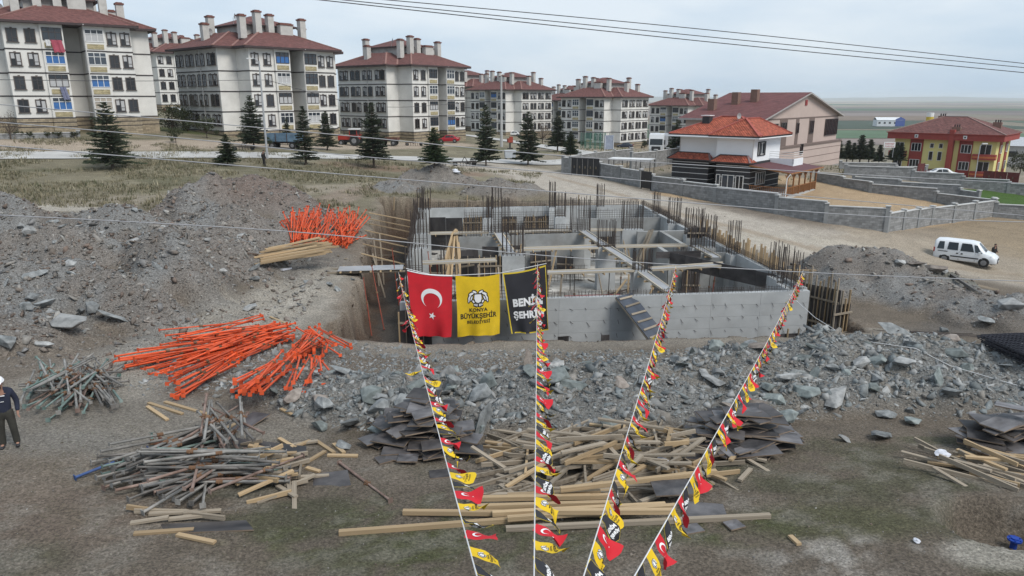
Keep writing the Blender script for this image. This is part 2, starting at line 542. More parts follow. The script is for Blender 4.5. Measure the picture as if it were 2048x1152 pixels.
# ------------------------------------------------------------------ ground sheet
def _lines(a, b, step):
    return np.arange(a, b, step)
gx = np.concatenate([-np.geomspace(9000, 95, 26), _lines(-92, -34, .75), _lines(-34, 34, .2), _lines(34, 92, .75), np.geomspace(93, 12000, 40)])
gy = np.concatenate([[-60, -30, -12, -2, 3, 6], _lines(7.5, 30, .14), _lines(30, 76, .2), _lines(76, 140, .6), _lines(140, 300, 3), np.geomspace(304, 14000, 48)])
GX, GY = np.meshgrid(gx, gy)
X, Y = GX.ravel(), GY.ravel()
Z = height(X, Y)

def blob_w(px, py, rx, ry, ex=.45, seed=1):
    p = Gb(px, py)
    d = np.hypot((X - p.x) / rx, (Y - p.y) / ry) + .18 * _fb
    return 1 - sstep(ex, 1.0, d)
_fb = fbm(X * .5, Y * .5, 77, 4)
_fb2 = fbm(X * 1.7, Y * 1.7, 78, 4, .6)
_fl = fbm(X * .12, Y * .12, 79, 4)

def path_w(pts, w, soft=.5):
    ps = [Gb(*p) for p in pts]
    best = np.full(X.shape, 1e9)
    for a, b in zip(ps[:-1], ps[1:]):
        dx, dy = b.x - a.x, b.y - a.y
        t = np.clip(((X - a.x) * dx + (Y - a.y) * dy) / (dx * dx + dy * dy + 1e-9), 0, 1)
        best = np.minimum(best, np.hypot(X - a.x - t * dx, Y - a.y - t * dy))
    return 1 - sstep(w * (1 - soft), w, best + .3 * _fb * min(1, w / 3))

soil = np.zeros((len(X), 3)); soil[:] = (.150, .124, .097)
def lay(w, c):
    global soil
    w = np.clip(w, 0, 1)[:, None]
    soil = soil * (1 - w) + np.array(c) * w
EARTH, RUB, PALE, TAN, DRY, GREEN = (.150, .115, .090), (.195, .195, .19), (.30, .272, .235), (.37, .33, .28), (.175, .155, .105), (.062, .075, .024)
lay(sstep(-.1, .9, _fl + .3 * _fb), (.178, .150, .122))
lay(.9 * sstep(46, 66, Y) * (1 - sstep(-3, 6, X - (Y - 60) * .12)), DRY)
lay(.55 * sstep(46, 66, Y) * (1 - sstep(-3, 6, X)) * sstep(.15, .6, _fb + _fl), (.235, .21, .145))
lay(.75 * sstep(50, 66, Y) * (1 - sstep(-3, 6, X)) * sstep(.25, .7, fbm(X * .22, Y * .4, 4, 3)), (.105, .10, .06))
lay(.8 * sstep(75, 90, Y) * sstep(-6, 8, X), (.25, .215, .165))
# yards and dirt roads
lay(path_w([(0, 292), (300, 290), (620, 292), (900, 288)], 6.5), (.335, .275, .215))
lay(path_w([(960, 332), (1080, 350), (1200, 385), (1330, 420), (1480, 462), (1650, 492), (1900, 520), (2200, 575)], 7.5, .45), TAN)
lay(.8 * blob_w(1960, 520, 16, 12), (.30, .25, .19))
lay(.8 * blob_w(2040, 470, 10, 12), (.27, .21, .14))
lay(.7 * blob_w(1500, 480, 14, 3.5), (.40, .36, .30))
lay(.6 * path_w([(1250, 400), (1500, 470), (1800, 530)], 1.0) * sstep(-.2, .4, _fb2), (.27, .215, .16))
lay(.7 * path_w([(1100, 352), (1350, 425), (1650, 505), (2048, 550)], .9, .8), (.29, .235, .175))
lay(.85 * path_w([(0, 425), (180, 405), (400, 392), (640, 378), (780, 372), (960, 345)], 3.0), (.26, .225, .175))
lay(.6 * blob_w(90, 415, 6, 1.6), (.42, .39, .34))
lay(.8 * path_w([(620, 420), (700, 385), (760, 375)], 2.2), (.24, .19, .15))
lay(.9 * path_w([(180, 770), (300, 722), (420, 682), (520, 630), (600, 590), (680, 545)], 2.8), (.285, .26, .222))
lay(.8 * path_w([(330, 720), (460, 665), (560, 605)], .7, .9), PALE)
lay(.7 * blob_w(300, 840, 6, 2.8), (.235, .215, .185))
lay(.6 * blob_w(120, 890, 3, 1.2), (.24, .225, .2))
lay(.8 * blob_w(900, 345, 8, 3), (.2, .14, .1))
lay(.7 * blob_w(760, 335, 10, 4), (.2, .135, .095))
lay(.8 * blob_w(1290, 318, 9, 6), (.26, .16, .11))
lay(.9 * blob_w(370, 262, 12, 7), GREEN)
lay(.7 * blob_w(1000, 300, 14, 4), (.12, .125, .06))
lay(.9 * blob_w(1440, 320, 20, 9), (.13, .13, .07))
# front ground: moss green, chalky and reddish patches
lay(.55 * blob_w(1640, 1045, 2.6, 1.0), GREEN)
lay(.8 * (Y < 17.5) * sstep(.15, .7, fbm(X * .45, Y * .7, 91, 4)), (.085, .083, .052))
lay(.75 * blob_w(720, 1080, 3.0, 1.6) * sstep(-.5, .3, _fb2), (.075, .082, .035))
lay(.7 * blob_w(1010, 1090, 2.5, 1.3) * sstep(-.4, .3, _fb2), (.075, .082, .035))
lay(.7 * blob_w(1450, 1060, 2.0, .9) * sstep(-.6, .2, _fb2), (.06, .075, .025))
lay(.35 * blob_w(1650, 930, 3.4, 1.6) * sstep(-.3, .4, _fb2), (.085, .088, .045))
lay(.55 * blob_w(800, 1000, 3, 1.2) * sstep(-.3, .4, _fb2), (.085, .088, .045))
lay(.85 * blob_w(1700, 1110, 2.3, .8) * sstep(-.5, .1, _fb2), (.36, .335, .30))
lay(.7 * blob_w(2010, 1110, 1.3, .6), (.40, .37, .32))
lay(.5 * blob_w(180, 1000, 3.2, 2.0), (.19, .145, .115))
lay(.55 * blob_w(60, 940, 2.6, 1.4), (.21, .175, .14))
lay(.5 * blob_w(800, 940, 3, 1.2), (.22, .185, .15))
lay(.5 * sstep(.1, .7, _fb2) * (Y < 17), (.20, .182, .155))
# heaps and bank
hh, hm = heap_mask(X, Y)
bh, bm = bank_mask(X, Y)
lay(.95 * hm, (.185, .168, .152))
lay(.85 * hm * sstep(-.1, .5, _fb + .4 * _fl), RUB)
p_ = Gb(540, 420)
lay(.8 * hm * (1 - sstep(3, 7, np.hypot(X - p_.x, Y - p_.y))), (.155, .118, .10))
p_ = Gb(240, 440)
lay(.7 * hm * (1 - sstep(3, 6, np.hypot(X - p_.x, Y - p_.y))), (.155, .128, .11))
lay(.9 * bm, (.19, .19, .182))
lay(.5 * bm * sstep(.1, .6, _fb), (.20, .178, .148))
lay(.8 * blob_w(950, 700, 7, 2.2), (.225, .20, .168))
lay(.85 * blob_w(1940, 660, 4.5, 2.2), (.13, .115, .10))
lay(.5 * blob_w(1930, 600, 3.5, 2), (.105, .098, .062))
lay(.8 * sstep(22, 27, Y) * (1 - sstep(40, 50, Y)) * sstep(0, 3, -X - 9 + (Y - 24) * .1) * (1 - hm) * sstep(-.5, .1, _fb), (.20, .19, .175))
lay(.65 * path_w([(180, 770), (300, 722), (420, 682), (520, 630), (600, 590), (680, 545)], 2.3) * (1 - .7 * hm), (.30, .272, .23))
lay(.6 * path_w([(330, 726), (455, 672), (560, 610), (640, 565)], .55, .9) * (1 - .6 * hm), (.37, .34, .295))
lay(.6 * path_w([(400, 745), (520, 690), (610, 640), (670, 600)], .55, .9) * (1 - .6 * hm), (.36, .33, .285))
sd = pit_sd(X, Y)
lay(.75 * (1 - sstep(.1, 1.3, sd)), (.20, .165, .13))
lay(.95 * (1 - sstep(-.3, .08, sd + .12 * _fb2)), (.088, .058, .042))  # dark wet soil of the pit sides, with the steep trench's shade painted in
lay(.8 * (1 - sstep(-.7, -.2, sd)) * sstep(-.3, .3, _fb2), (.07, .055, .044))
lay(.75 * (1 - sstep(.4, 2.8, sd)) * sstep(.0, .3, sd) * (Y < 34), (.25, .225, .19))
lay(.85 * (1 - sstep(-1.6, -.9, sd)), (.09, .08, .07))  # pit floor soil, its colour also darkened for the trench shade
# house yard, lawn
def in_quad(pp):
    m = np.ones(X.shape)
    n = len(pp)
    for i in range(n):
        a, b = pp[i], pp[(i + 1) % n]
        s = (b.x - a.x) * (Y - a.y) - (b.y - a.y) * (X - a.x)
        m = m * sstep(-.3, .3, s / math.hypot(b.x - a.x, b.y - a.y))
    return m
YARD = [Gb(1300, 388), Gb(1770, 462), Gb(1985, 432), Gb(1640, 360), Gb(1400, 335)]
lay(in_quad(YARD), (.36, .262, .165))
LAWN = [Gb(1806, 372), Gb(1960, 400), Gb(2060, 414), Gb(2200, 420), Gb(2200, 392), Gb(2050, 390)]
lay(in_quad([Gb(1800, 374), Gb(1965, 402), Gb(2200, 432), Gb(2200, 394)]), (.055, .10, .022))
lay(.9 * sstep(200, 330, Y), (.17, .15, .11))
soil *= (1 + .10 * _fb2[:, None])

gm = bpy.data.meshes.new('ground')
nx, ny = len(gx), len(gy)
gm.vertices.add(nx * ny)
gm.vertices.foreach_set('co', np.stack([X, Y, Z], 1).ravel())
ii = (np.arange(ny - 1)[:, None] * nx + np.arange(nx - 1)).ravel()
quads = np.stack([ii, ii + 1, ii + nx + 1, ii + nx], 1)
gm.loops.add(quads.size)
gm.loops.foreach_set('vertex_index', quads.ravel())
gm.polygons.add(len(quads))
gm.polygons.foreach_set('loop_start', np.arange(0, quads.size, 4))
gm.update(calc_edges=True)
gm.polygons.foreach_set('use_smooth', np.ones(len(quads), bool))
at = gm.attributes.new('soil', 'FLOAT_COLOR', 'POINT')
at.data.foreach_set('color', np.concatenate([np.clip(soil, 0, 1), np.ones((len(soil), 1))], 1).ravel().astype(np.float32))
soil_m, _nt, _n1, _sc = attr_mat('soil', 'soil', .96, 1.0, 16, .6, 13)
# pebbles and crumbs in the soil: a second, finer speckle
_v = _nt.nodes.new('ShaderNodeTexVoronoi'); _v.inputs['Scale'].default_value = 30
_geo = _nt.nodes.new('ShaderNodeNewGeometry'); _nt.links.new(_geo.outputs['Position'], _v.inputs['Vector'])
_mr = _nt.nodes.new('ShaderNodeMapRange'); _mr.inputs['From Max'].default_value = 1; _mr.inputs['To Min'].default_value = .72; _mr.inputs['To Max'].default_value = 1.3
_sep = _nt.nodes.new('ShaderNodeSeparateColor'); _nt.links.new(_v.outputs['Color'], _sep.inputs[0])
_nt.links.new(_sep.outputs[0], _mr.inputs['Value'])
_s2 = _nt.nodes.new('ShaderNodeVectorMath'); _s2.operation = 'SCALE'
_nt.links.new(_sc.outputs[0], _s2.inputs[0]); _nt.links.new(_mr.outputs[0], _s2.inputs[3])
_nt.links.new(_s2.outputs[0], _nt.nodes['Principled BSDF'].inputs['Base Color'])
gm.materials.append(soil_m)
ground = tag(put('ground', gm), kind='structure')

# ------------------------------------------------------------------ roads (sheets laid on the ground)
def strip(name, pts, w, m, lift=.06, step=1.5):
    P = [Vector((p.x, p.y)) for p in pts]
    line = [P[0]]
    for a, b in zip(P[:-1], P[1:]):
        n = max(1, int((b - a).length / step))
        line += [a.lerp(b, (k + 1) / n) for k in range(n)]
    # soften the corners
    for _ in range(10):
        line = [line[0]] + [(line[i - 1] + line[i] * 2 + line[i + 1]) / 4 for i in range(1, len(line) - 1)] + [line[-1]]
    V, Fc = [], []
    W = 7
    for i, p in enumerate(line):
        d = (line[min(i + 1, len(line) - 1)] - line[max(i - 1, 0)]).normalized()
        nrm = Vector((-d.y, d.x))
        for k in range(W):
            q = p + nrm * (w * (k / (W - 1) - .5))
            V.append((q.x, q.y, 0))
    zz = height(np.array([v[0] for v in V]), np.array([v[1] for v in V])) + lift
    V = [(a, b, z) for (a, b, _), z in zip(V, zz)]
    for i in range(len(line) - 1):
        for k in range(W - 1):
            a = i * W + k
            Fc.append((a, a + W, a + W + 1, a + 1))
    me = bpy.data.meshes.new(name); me.from_pydata(V, [], Fc); me.materials.append(m)
    me.polygons.foreach_set('use_smooth', [True] * len(Fc)); me.update()
    return tag(put(name, me), kind='structure')
asph = M('worn asphalt', (.37, .36, .345), .95, .14, .35, .15, 30, c2=(.44, .43, .41))
strip('road', [Gb(-500, 316), Gb(0, 311), (Gb(300, 311)), Gb(560, 312), Gb(820, 317), Gb(985, 322)], 5.0, asph, .08)
strip('road', [Gb(930, 270), Gb(1030, 284), Gb(1130, 300), Gb(1240, 318), Gb(1345, 324)], 6.5, asph, .12)
strip('road', [Gb(985, 322), Gb(1070, 328), Gb(1180, 322), Gb(1240, 317)], 6.0, asph, .10)

# ------------------------------------------------------------------ far farmland: fields on the plain
def field(x0, x1, y0, y1, c, skew=0.0, z=.35):
    b = MB()
    n = 6
    for i in range(n):
        a, d = x0 + (x1 - x0) * i / n, x0 + (x1 - x0) * (i + 1) / n
        b.face([(a, y0, PLAIN + z), (d, y0, PLAIN + z), (d + skew, y1, PLAIN + z), (a + skew, y1, PLAIN + z)])
    key = 'crop %.3f %.3f %.3f' % c
    return tag(put('field', b.mesh('field', M(key, c, .95, .18, .012, 0))), kind='structure')
_gr, _gd, _br, _pu, _ta = (.055, .095, .048), (.045, .072, .042), (.16, .115, .08), (.15, .12, .105), (.25, .215, .15)
y = 540
_rng = random.Random(5)
rows = [(540, 640, [_pu]), (640, 800, [_gr]), (800, 830, [_ta]), (830, 1150, [_gd]), (1150, 1450, [_br]), (1450, 1750, [_pu]), (1750, 2050, [_pu, _br]),
        (2050, 2500, [_br, _gr]), (2500, 3000, [_ta, _pu]), (3000, 3600, [_ta]), (3600, 4500, [_pu, _gr]), (4500, 5600, [_ta, _br]), (5600, 7000, [_gd, _pu]), (7000, 9000, [_br, _ta])]
for y0, y1, cs in rows:
    x = y0 * -.2 + 150
    while x < y0 * 1.0 + 300:
        w = _rng.uniform(.12, .5) * y0 + 120
        c = _rng.choice(cs)
        k = _rng.uniform(.8, 1.25)
        k = round(k * 4) / 4
        field(x, x + w, y0 + _rng.uniform(0, 8), y1 - _rng.uniform(0, .02) * y0, tuple(round(v * k, 3) for v in c), _rng.uniform(-60, 120), .35)
        x += w + _rng.choice([3, 3, 40, 120])
# low far hills on the horizon
def hills(name, y0, x0, x1, h, seed, n=60):
    b = MB()
    xs = np.linspace(x0, x1, n)
    zz = h * (.35 + .65 * np.abs(fbm(xs / (x1 - x0) * 7, xs * 0 + seed, seed, 4))) * np.sin(np.pi * (xs - x0) / (x1 - x0)) ** .5
    for i in range(n - 1):
        for (ya, ka), (yb, kb) in (((0, 0), (900, .6)), ((900, .6), (1700, 1)), ((1700, 1), (3400, .2))):
            b.face([(xs[i], y0 + ya, PLAIN + zz[i] * ka), (xs[i + 1], y0 + ya, PLAIN + zz[i + 1] * ka), (xs[i + 1], y0 + yb, PLAIN + zz[i + 1] * kb), (xs[i], y0 + yb, PLAIN + zz[i] * kb)])
    return tag(put(name, b.mesh(name, M('hill scrub', (.13, .12, .09), .95, .2, .004, 0), True)), kind='structure')
hills('hills', 10200, -5200, 12000, 60, 3)

# ------------------------------------------------------------------ haze
b = MB(); b.span(-5600, 12400, -45, 13900, PLAIN - 14, 75)
hz_m = bpy.data.materials.new('haze'); hz_m.use_nodes = True
_nt = hz_m.node_tree; _nt.nodes.clear()
_o = _nt.nodes.new('ShaderNodeOutputMaterial'); _p = _nt.nodes.new('ShaderNodeVolumePrincipled')
_p.inputs['Color'].default_value = (.90, .96, 1.0, 1); _p.inputs['Density'].default_value = .00010; _p.inputs['Anisotropy'].default_value = 0.1
_nt.links.new(_p.outputs[0], _o.inputs['Volume'])
tag(put('haze', b.mesh('haze', hz_m)), kind='stuff')

# ------------------------------------------------------------------ stones
def rock_shape(seed, flat=.55, n=16, lng=1.0):
    r = np.random.default_rng(seed)
    p = r.normal(size=(n, 3)); p /= np.linalg.norm(p, axis=1)[:, None]
    p *= r.uniform(.75, 1.0, (n, 1))
    p *= np.array([.5 * lng, .5 * r.uniform(.6, .95), .5 * flat])
    # split faces: slate breaks on planes
    p[:, 2] = np.clip(p[:, 2], -.5 * flat * .62, .5 * flat * .55)
    bm = bmesh.new()
    for q in p: bm.verts.new(q)
    h = bmesh.ops.convex_hull(bm, input=bm.verts)
    for v in [v for v in bm.verts if not v.link_faces]: bm.verts.remove(v)
    bmesh.ops.dissolve_limit(bm, angle_limit=R(12), verts=bm.verts, edges=bm.edges)
    return bm

def stone_field(name, xs, ys, ss, mat, tints, sink=.25, flatten=(.3, .75), tilt=.5, zoff=None, nvar=14, npts=9, seed=0):
    """many stones joined into ONE mesh (past counting); each keeps its own shape, turn and shade"""
    r = np.random.default_rng(seed)
    V, Fq, TT = [], [], []
    base = []
    for k in range(nvar):
        bm = rock_shape(900 + k + seed, r.uniform(*flatten), npts, r.uniform(1, 1.5))
        bmesh.ops.triangulate(bm, faces=bm.faces)
        bm.verts.ensure_lookup_table()
        base.append((np.array([v.co[:] for v in bm.verts]), np.array([[v.index for v in f.verts] for f in bm.faces])))
        bm.free()
    zs = height(xs, ys) if zoff is None else zoff
    which = r.integers(0, nvar, len(xs))
    off = 0
    for k in range(nvar):
        idx = np.nonzero(which == k)[0]
        if not len(idx): continue
        bv, bf = base[k]
        n = len(idx)
        a = r.uniform(0, 2 * np.pi, n); tx, ty = r.normal(0, tilt, n), r.normal(0, tilt, n)
        ca, sa, cx, sx, cy, sy = np.cos(a), np.sin(a), np.cos(tx), np.sin(tx), np.cos(ty), np.sin(ty)
        Rz = np.zeros((n, 3, 3)); Rz[:, 0, 0] = ca; Rz[:, 0, 1] = -sa; Rz[:, 1, 0] = sa; Rz[:, 1, 1] = ca; Rz[:, 2, 2] = 1
        Rx = np.zeros((n, 3, 3)); Rx[:, 0, 0] = 1; Rx[:, 1, 1] = cx; Rx[:, 1, 2] = -sx; Rx[:, 2, 1] = sx; Rx[:, 2, 2] = cx
        Ry = np.zeros((n, 3, 3)); Ry[:, 1, 1] = 1; Ry[:, 0, 0] = cy; Ry[:, 0, 2] = sy; Ry[:, 2, 0] = -sy; Ry[:, 2, 2] = cy
        Q = Rz @ Rx @ Ry * ss[idx][:, None, None]
        W = np.einsum('nij,vj->nvi', Q, bv)
        W[:, :, 0] += xs[idx][:, None]; W[:, :, 1] += ys[idx][:, None]
        W[:, :, 2] += (zs[idx] + ss[idx] * (.18 - sink * .5))[:, None]
        nv = len(bv)
        Fq.append((bf[None] + (np.arange(n) * nv)[:, None, None] + off).reshape(-1, 3))
        V.append(W.reshape(-1, 3)); off += n * nv
        tc = tints[r.integers(0, len(tints), n)] * r.uniform(.7, 1.25, (n, 1))
        TT.append(np.repeat(tc, nv, 0))
    V = np.concatenate(V); Fq = np.concatenate(Fq); TT = np.concatenate(TT)
    me = bpy.data.meshes.new(name)
    me.vertices.add(len(V)); me.vertices.foreach_set('co', V.ravel())
    me.loops.add(Fq.size); me.loops.foreach_set('vertex_index', Fq.ravel())
    me.polygons.add(len(Fq)); me.polygons.foreach_set('loop_start', np.arange(0, Fq.size, 3))
    me.update(calc_edges=True)
    a = me.attributes.new('tint', 'FLOAT_COLOR', 'POINT')
    a.data.foreach_set('color', np.concatenate([TT, np.ones((len(TT), 1))], 1).ravel().astype(np.float32))
    me.materials.append(mat)
    return tag(put(name, me), kind='stuff')
stone_m = attr_mat('loose stone', 'tint', .92, .35, 16, .28, 9)[0]
T_GREY = np.array([(.23, .237, .235), (.20, .212, .212), (.27, .275, .27), (.175, .192, .195), (.225, .21, .19), (.31, .315, .31)])
T_BROWN = np.array([(.20, .18, .16), (.17, .145, .125), (.24, .225, .205), (.19, .185, .18), (.28, .27, .25), (.155, .12, .10)])

def scatter(n, x0, x1, y0, y1, wfun, smin, smax, p=2.2):
    x = rng.uniform(x0, x1, n); y = rng.uniform(y0, y1, n)
    k = rng.uniform(0, 1, n) < wfun(x, y)
    x, y = x[k], y[k]
    u = rng.uniform(0, 1, len(x))
    s = smin * (1 - u * (1 - (smin / smax) ** p)) ** (-1 / p)
    return x, y, s
def clear_pit(x, y): return (pit_sd(x, y) > .2) * 1.0
xs, ys, ss = scatter(95000, -12, 27, 16, 29.8, lambda x, y: np.maximum(bank_mask(x, y)[1], .5 * sstep(20, 22, y)) * clear_pit(x, y), .06, .55, 1.75)
stone_field('rubble_stones', xs, ys, ss, stone_m, T_GREY, seed=1, npts=8, sink=.45)
xs, ys, ss = scatter(70000, -12, 27, 16, 29.8, lambda x, y: np.maximum(bank_mask(x, y)[1], .3 * sstep(20, 22, y)) * clear_pit(x, y), .025, .08, 2.0)
stone_field('rubble_grit', xs, ys, ss, stone_m, T_GREY * 1.05, seed=21, npts=6, nvar=6)
xs, ys, ss = scatter(7000, -12, 27, 16, 29.8, lambda x, y: np.maximum(bank_mask(x, y)[1] * sstep(-.5, .4, fbm(x * .5, y * .5, 61)), .3 * sstep(20, 22, y)) * clear_pit(x, y), .28, .75, 1.9)
stone_field('rubble_slabs', xs, ys, ss, stone_m, T_GREY * .95, seed=11, flatten=(.25, .6), tilt=.7, npts=11, sink=.55)
xs, ys, ss = scatter(80000, -36, -6, 22, 62, lambda x, y: np.clip(heap_mask(x, y)[1] * .8 + .3 * (y < 44) * (x < -9 + (y - 24) * -.1), 0, 1) * clear_pit(x, y), .07, .6, 1.9)
stone_field('heap_stones', xs, ys, ss, stone_m, T_BROWN, seed=2)
xs, ys, ss = scatter(9000, -34, -8, 23, 56, lambda x, y: heap_mask(x, y)[1] * .6 * sstep(-.1, .5, fbm(x * .4, y * .4, 66)) * clear_pit(x, y), .2, .75, 1.9)
stone_field('heap_slabs', xs, ys, ss, stone_m, T_BROWN * 1.05, seed=31, flatten=(.25, .6), tilt=.7, npts=11, sink=.5)
xs, ys, ss = scatter(22000, -16, 20, 9, 24, lambda x, y: .25 + .75 * sstep(.0, .5, fbm(x * .6, y * .6, 68)), .02, .13, 2.3)
stone_field('soil_clods', xs, ys, ss, stone_m, np.array([(.15, .128, .105), (.12, .102, .083), (.18, .155, .128)]), seed=33, flatten=(.6, .9), npts=7, nvar=8, sink=.4)
xs, ys, ss = scatter(56000, -16, 36, 30, 78, lambda x, y: heap_mask(x, y)[1] * clear_pit(x, y) * (x > -14), .08, .6, 2.0)
stone_field('heap_stones', xs, ys, ss, stone_m, T_BROWN * 1.08, seed=3)
xs, ys, ss = scatter(60000, -16, 18, 9, 32, lambda x, y: .28 + .3 * sstep(.2, .6, fbm(x * .4, y * .4, 6)) * clear_pit(x, y), .018, .10, 2.4)
stone_field('pebbles', xs, ys, ss, stone_m, T_BROWN * 1.1, seed=4, npts=6, nvar=8)
xs, ys, ss = scatter(14000, -10, 18, 30, 67, lambda x, y: (np.abs(pit_sd(x, y) + .45) < .55) * 1.0, .08, .4, 2.0)
stone_field('pit_stones', xs, ys, ss, stone_m, np.array([(.12, .085, .065), (.09, .066, .05), (.15, .125, .10), (.07, .055, .042)]), seed=15, sink=.9, tilt=.8)
xs, ys, ss = scatter(9000, -34, 40, 32, 100, lambda x, y: clear_pit(x, y) * (.25 + .75 * (heap_mask(x, y)[1] > .05)), .05, .25, 2.4)
stone_field('pebbles', xs, ys, ss, stone_m, T_BROWN * 1.25, seed=5, npts=7, nvar=8)

# boulders one can pick out: each its own object
rock_mats = [M('slate boulder', (.135, .145, .147), .9, .3, 3.2, .8, 7, c2=(.215, .222, .22), orand=.3),
             M('green grey boulder', (.125, .145, .142), .9, .3, 3.2, .8, 7, c2=(.185, .205, .198), orand=.25),
             M('brown boulder', (.17, .14, .12), .92, .3, 3.2, .8, 7, c2=(.235, .205, .18), orand=.25),
             M('pale boulder', (.225, .23, .228), .9, .3, 3.2, .8, 7, c2=(.30, .30, .292), orand=.2)]
ROCK = []
for k in range(12):
    bm = rock_shape(40 + k, [.42, .6, .8, .35, .7, .5][k % 6], 15, [1.5, 1.1, 1.0, 1.7, 1.25, 1.4][k % 6])
    bmesh.ops.bevel(bm, geom=bm.edges[:], offset=.012, segments=1, affect='EDGES')
    row = []
    for m in rock_mats:
        me = bpy.data.meshes.new('boulder'); bm.to_mesh(me); me.materials.append(m); row.append(me)
    ROCK.append(row); bm.free()

def boulder(p, s, m, label, group, k=None, rz=None, sink=.1, tilt=.3):
    k = rng.integers(0, 12) if k is None else k
    o = put('boulder', ROCK[k][m], None, (p.x, p.y, p.z + s * (.2 - sink)), (rng.normal(0, tilt), rng.normal(0, tilt), rng.uniform(0, 6.28) if rz is None else rz), s)
    return tag(o, label, 'boulder', group)

# the ones the photo shows singly: px, py of the middle, size in photo pixels, material
BIG = [(745, 785, 66, 1, 'rounded green grey boulder on the bank above the small plywood pile'), (700, 838, 68, 0, 'large smooth grey boulder at the left foot of the stone bank'),
       (770, 857, 70, 1, 'largest dark green boulder leaning beside the plywood sheet pile'), (650, 800, 62, 0, 'long slanting slate block left of the bank'),
       (685, 883, 46, 0, 'pale grey boulder at the very foot of the bank by the short timbers'), (640, 848, 44, 1, 'dark flat boulder at the left end of the bank'),
       (835, 762, 54, 1, 'blocky green boulder standing above the plywood sheets'), (960, 782, 54, 0, 'angular grey block right of the first pennant string'),
       (905, 770, 40, 1, 'squat green grey block between the two left pennant strings'), (1225, 845, 72, 1, 'broad blue grey boulder behind the timber pile'),
       (1222, 872, 52, 1, 'dark grey boulder touching the timber pile'), (1425, 752, 50, 3, 'round pale boulder right of the third pennant string'),
       (1575, 748, 46, 3, 'upright pale slab on the right part of the bank'), (1672, 790, 62, 3, 'wide cream grey slab in the middle of the right bank'),
       (1805, 720, 44, 3, 'light round boulder on top of the right bank'), (1510, 800, 56, 2, 'tan slanting slab above the right plywood pile'),
       (1570, 828, 56, 1, 'blue grey wedge stone right of the tan slab'), (1546, 848, 50, 0, 'long dark slab standing behind the right plywood pile'),
       (1690, 875, 30, 3, 'white angular stone at the foot of the right bank'), (1762, 866, 44, 0, 'upright grey stone at the foot of the right bank'),
       (1825, 838, 40, 1, 'blue angular block low on the right bank'), (1770, 826, 34, 0, 'grey block beside the blue one on the right bank'),
       (1720, 722, 40, 3, 'narrow pale stone standing near the bank top'), (1665, 730, 40, 0, 'smooth flat stone on the bank crest'),
       (1750, 752, 40, 0, 'grey slab right of the narrow pale stone'), (1900, 780, 40, 0, 'flat grey stone near the right edge of the bank'),
       (1240, 757, 56, 2, 'brown grey slab lying high behind the third pennant string'), (962, 738, 22, 3, 'small white block on the flat ground before the basement'),
       (1945, 560, 10, 2, 'small brown stone behind the right earth heap'), (1868, 535, 44, 2, 'reddish square boulder on the right heap top'),
       (1798, 522, 28, 3, 'pale pointed boulder on the ridge of the right heap'), (1888, 540, 22, 3, 'white stone beside the reddish boulder'),
       (1830, 524, 28, 2, 'brown boulder right of the pale pointed one'), (2020, 605, 54, 3, 'large grey boulder lying by the right edge of the photo'),
       (1970, 640, 30, 0, 'grey boulder below the large one near the right edge'), (1885, 657, 24, 0, 'stone at the foot of the right heap'),
       (135, 640, 70, 3, 'big flat pale slab on the left rubble'), (230, 630, 48, 0, 'tall grey block right of the flat pale slab'),
       (12, 680, 48, 0, 'grey boulder at the left edge above the man'), (90, 685, 30, 3, 'small white slab near the left edge'),
       (185, 612, 40, 0, 'rounded grey rock behind the flat pale slab'), (90, 606, 36, 0, 'grey rock left of the rounded one'), (55, 610, 30, 0, 'dark rock at the far left of the rubble'),
       (70, 545, 36, 0, 'long narrow slab sticking out of the left heap'), (445, 540, 24, 3, 'pale boulder low on the pointed grey heap'),
       (412, 478, 22, 3, 'white upright stone on the pointed heap'), (480, 470, 22, 3, 'flat white stone beside the brown heap'),
       (60, 462, 30, 3, 'white slab on the far left stone heap'), (42, 448, 24, 3, 'flat pale stone topmost on the far left heap'), (660, 565, 22, 0, 'grey boulder beside the pit edge under the plank stack')]
for px, py, s, m, lab in BIG:
    p = G(px, py + s * .25)
    d = (p - cam.location).length
    boulder(p, s / FOC * d * .92, m, lab, 'single large boulders', sink=.02, tilt=.25)
def many(n, x0, x1, y0, y1, wf, smin, smax, ms, where, group):
    k = 0
    while k < n:
        x, y = rng.uniform(x0, x1), rng.uniform(y0, y1)
        a = np.array([x]), np.array([y])
        if rng.uniform() > wf(*a)[0]: continue
        m = ms[rng.integers(0, len(ms))]; s = smin * (smax / smin) ** rng.uniform()
        lab = '%s %s stone block %s' % ('small' if s < smin * 1.5 else 'large', ('grey', 'green grey', 'brownish', 'pale')[m], where(x, y))
        boulder(Vector((x, y, float(height(*a)[0]))), s, m, lab, group, tilt=.45)
        k += 1
def at_bank(x, y):
    return ('in the left end of the rubble bank' if x < -2.5 else 'in the bank behind the left plywood stack' if x < 1 else 'in the bank behind the timber heap' if x < 6 else
            'in the bank behind the right plywood stack' if x < 10.5 else ('in the right part of the rubble bank' if x < 15 else 'at the right end of the rubble bank')) + (', near its foot' if y < 20 else ', near its top' if y > 23 else '')
def at_left(x, y): return ('on the far left heaps' if x < -19 else 'on the pointed heap' if x > -14 else 'between the left heaps') + (', low down by the track' if y < 31 else ', farther back' if y > 37 else '')
many(165, -8, 23, 17.0, 26, lambda x, y: bank_mask(x, y)[1] * clear_pit(x, y), .34, .95, [0, 0, 1, 1, 0, 1, 3, 2], at_bank, 'stone blocks of the rubble bank')
many(85, -24, -9, 24, 44, lambda x, y: np.clip(heap_mask(x, y)[1] + .25, 0, 1) * clear_pit(x, y) * (y > 26), .25, .7, [0, 0, 2, 0, 3], at_left, 'stone blocks of the left heaps')
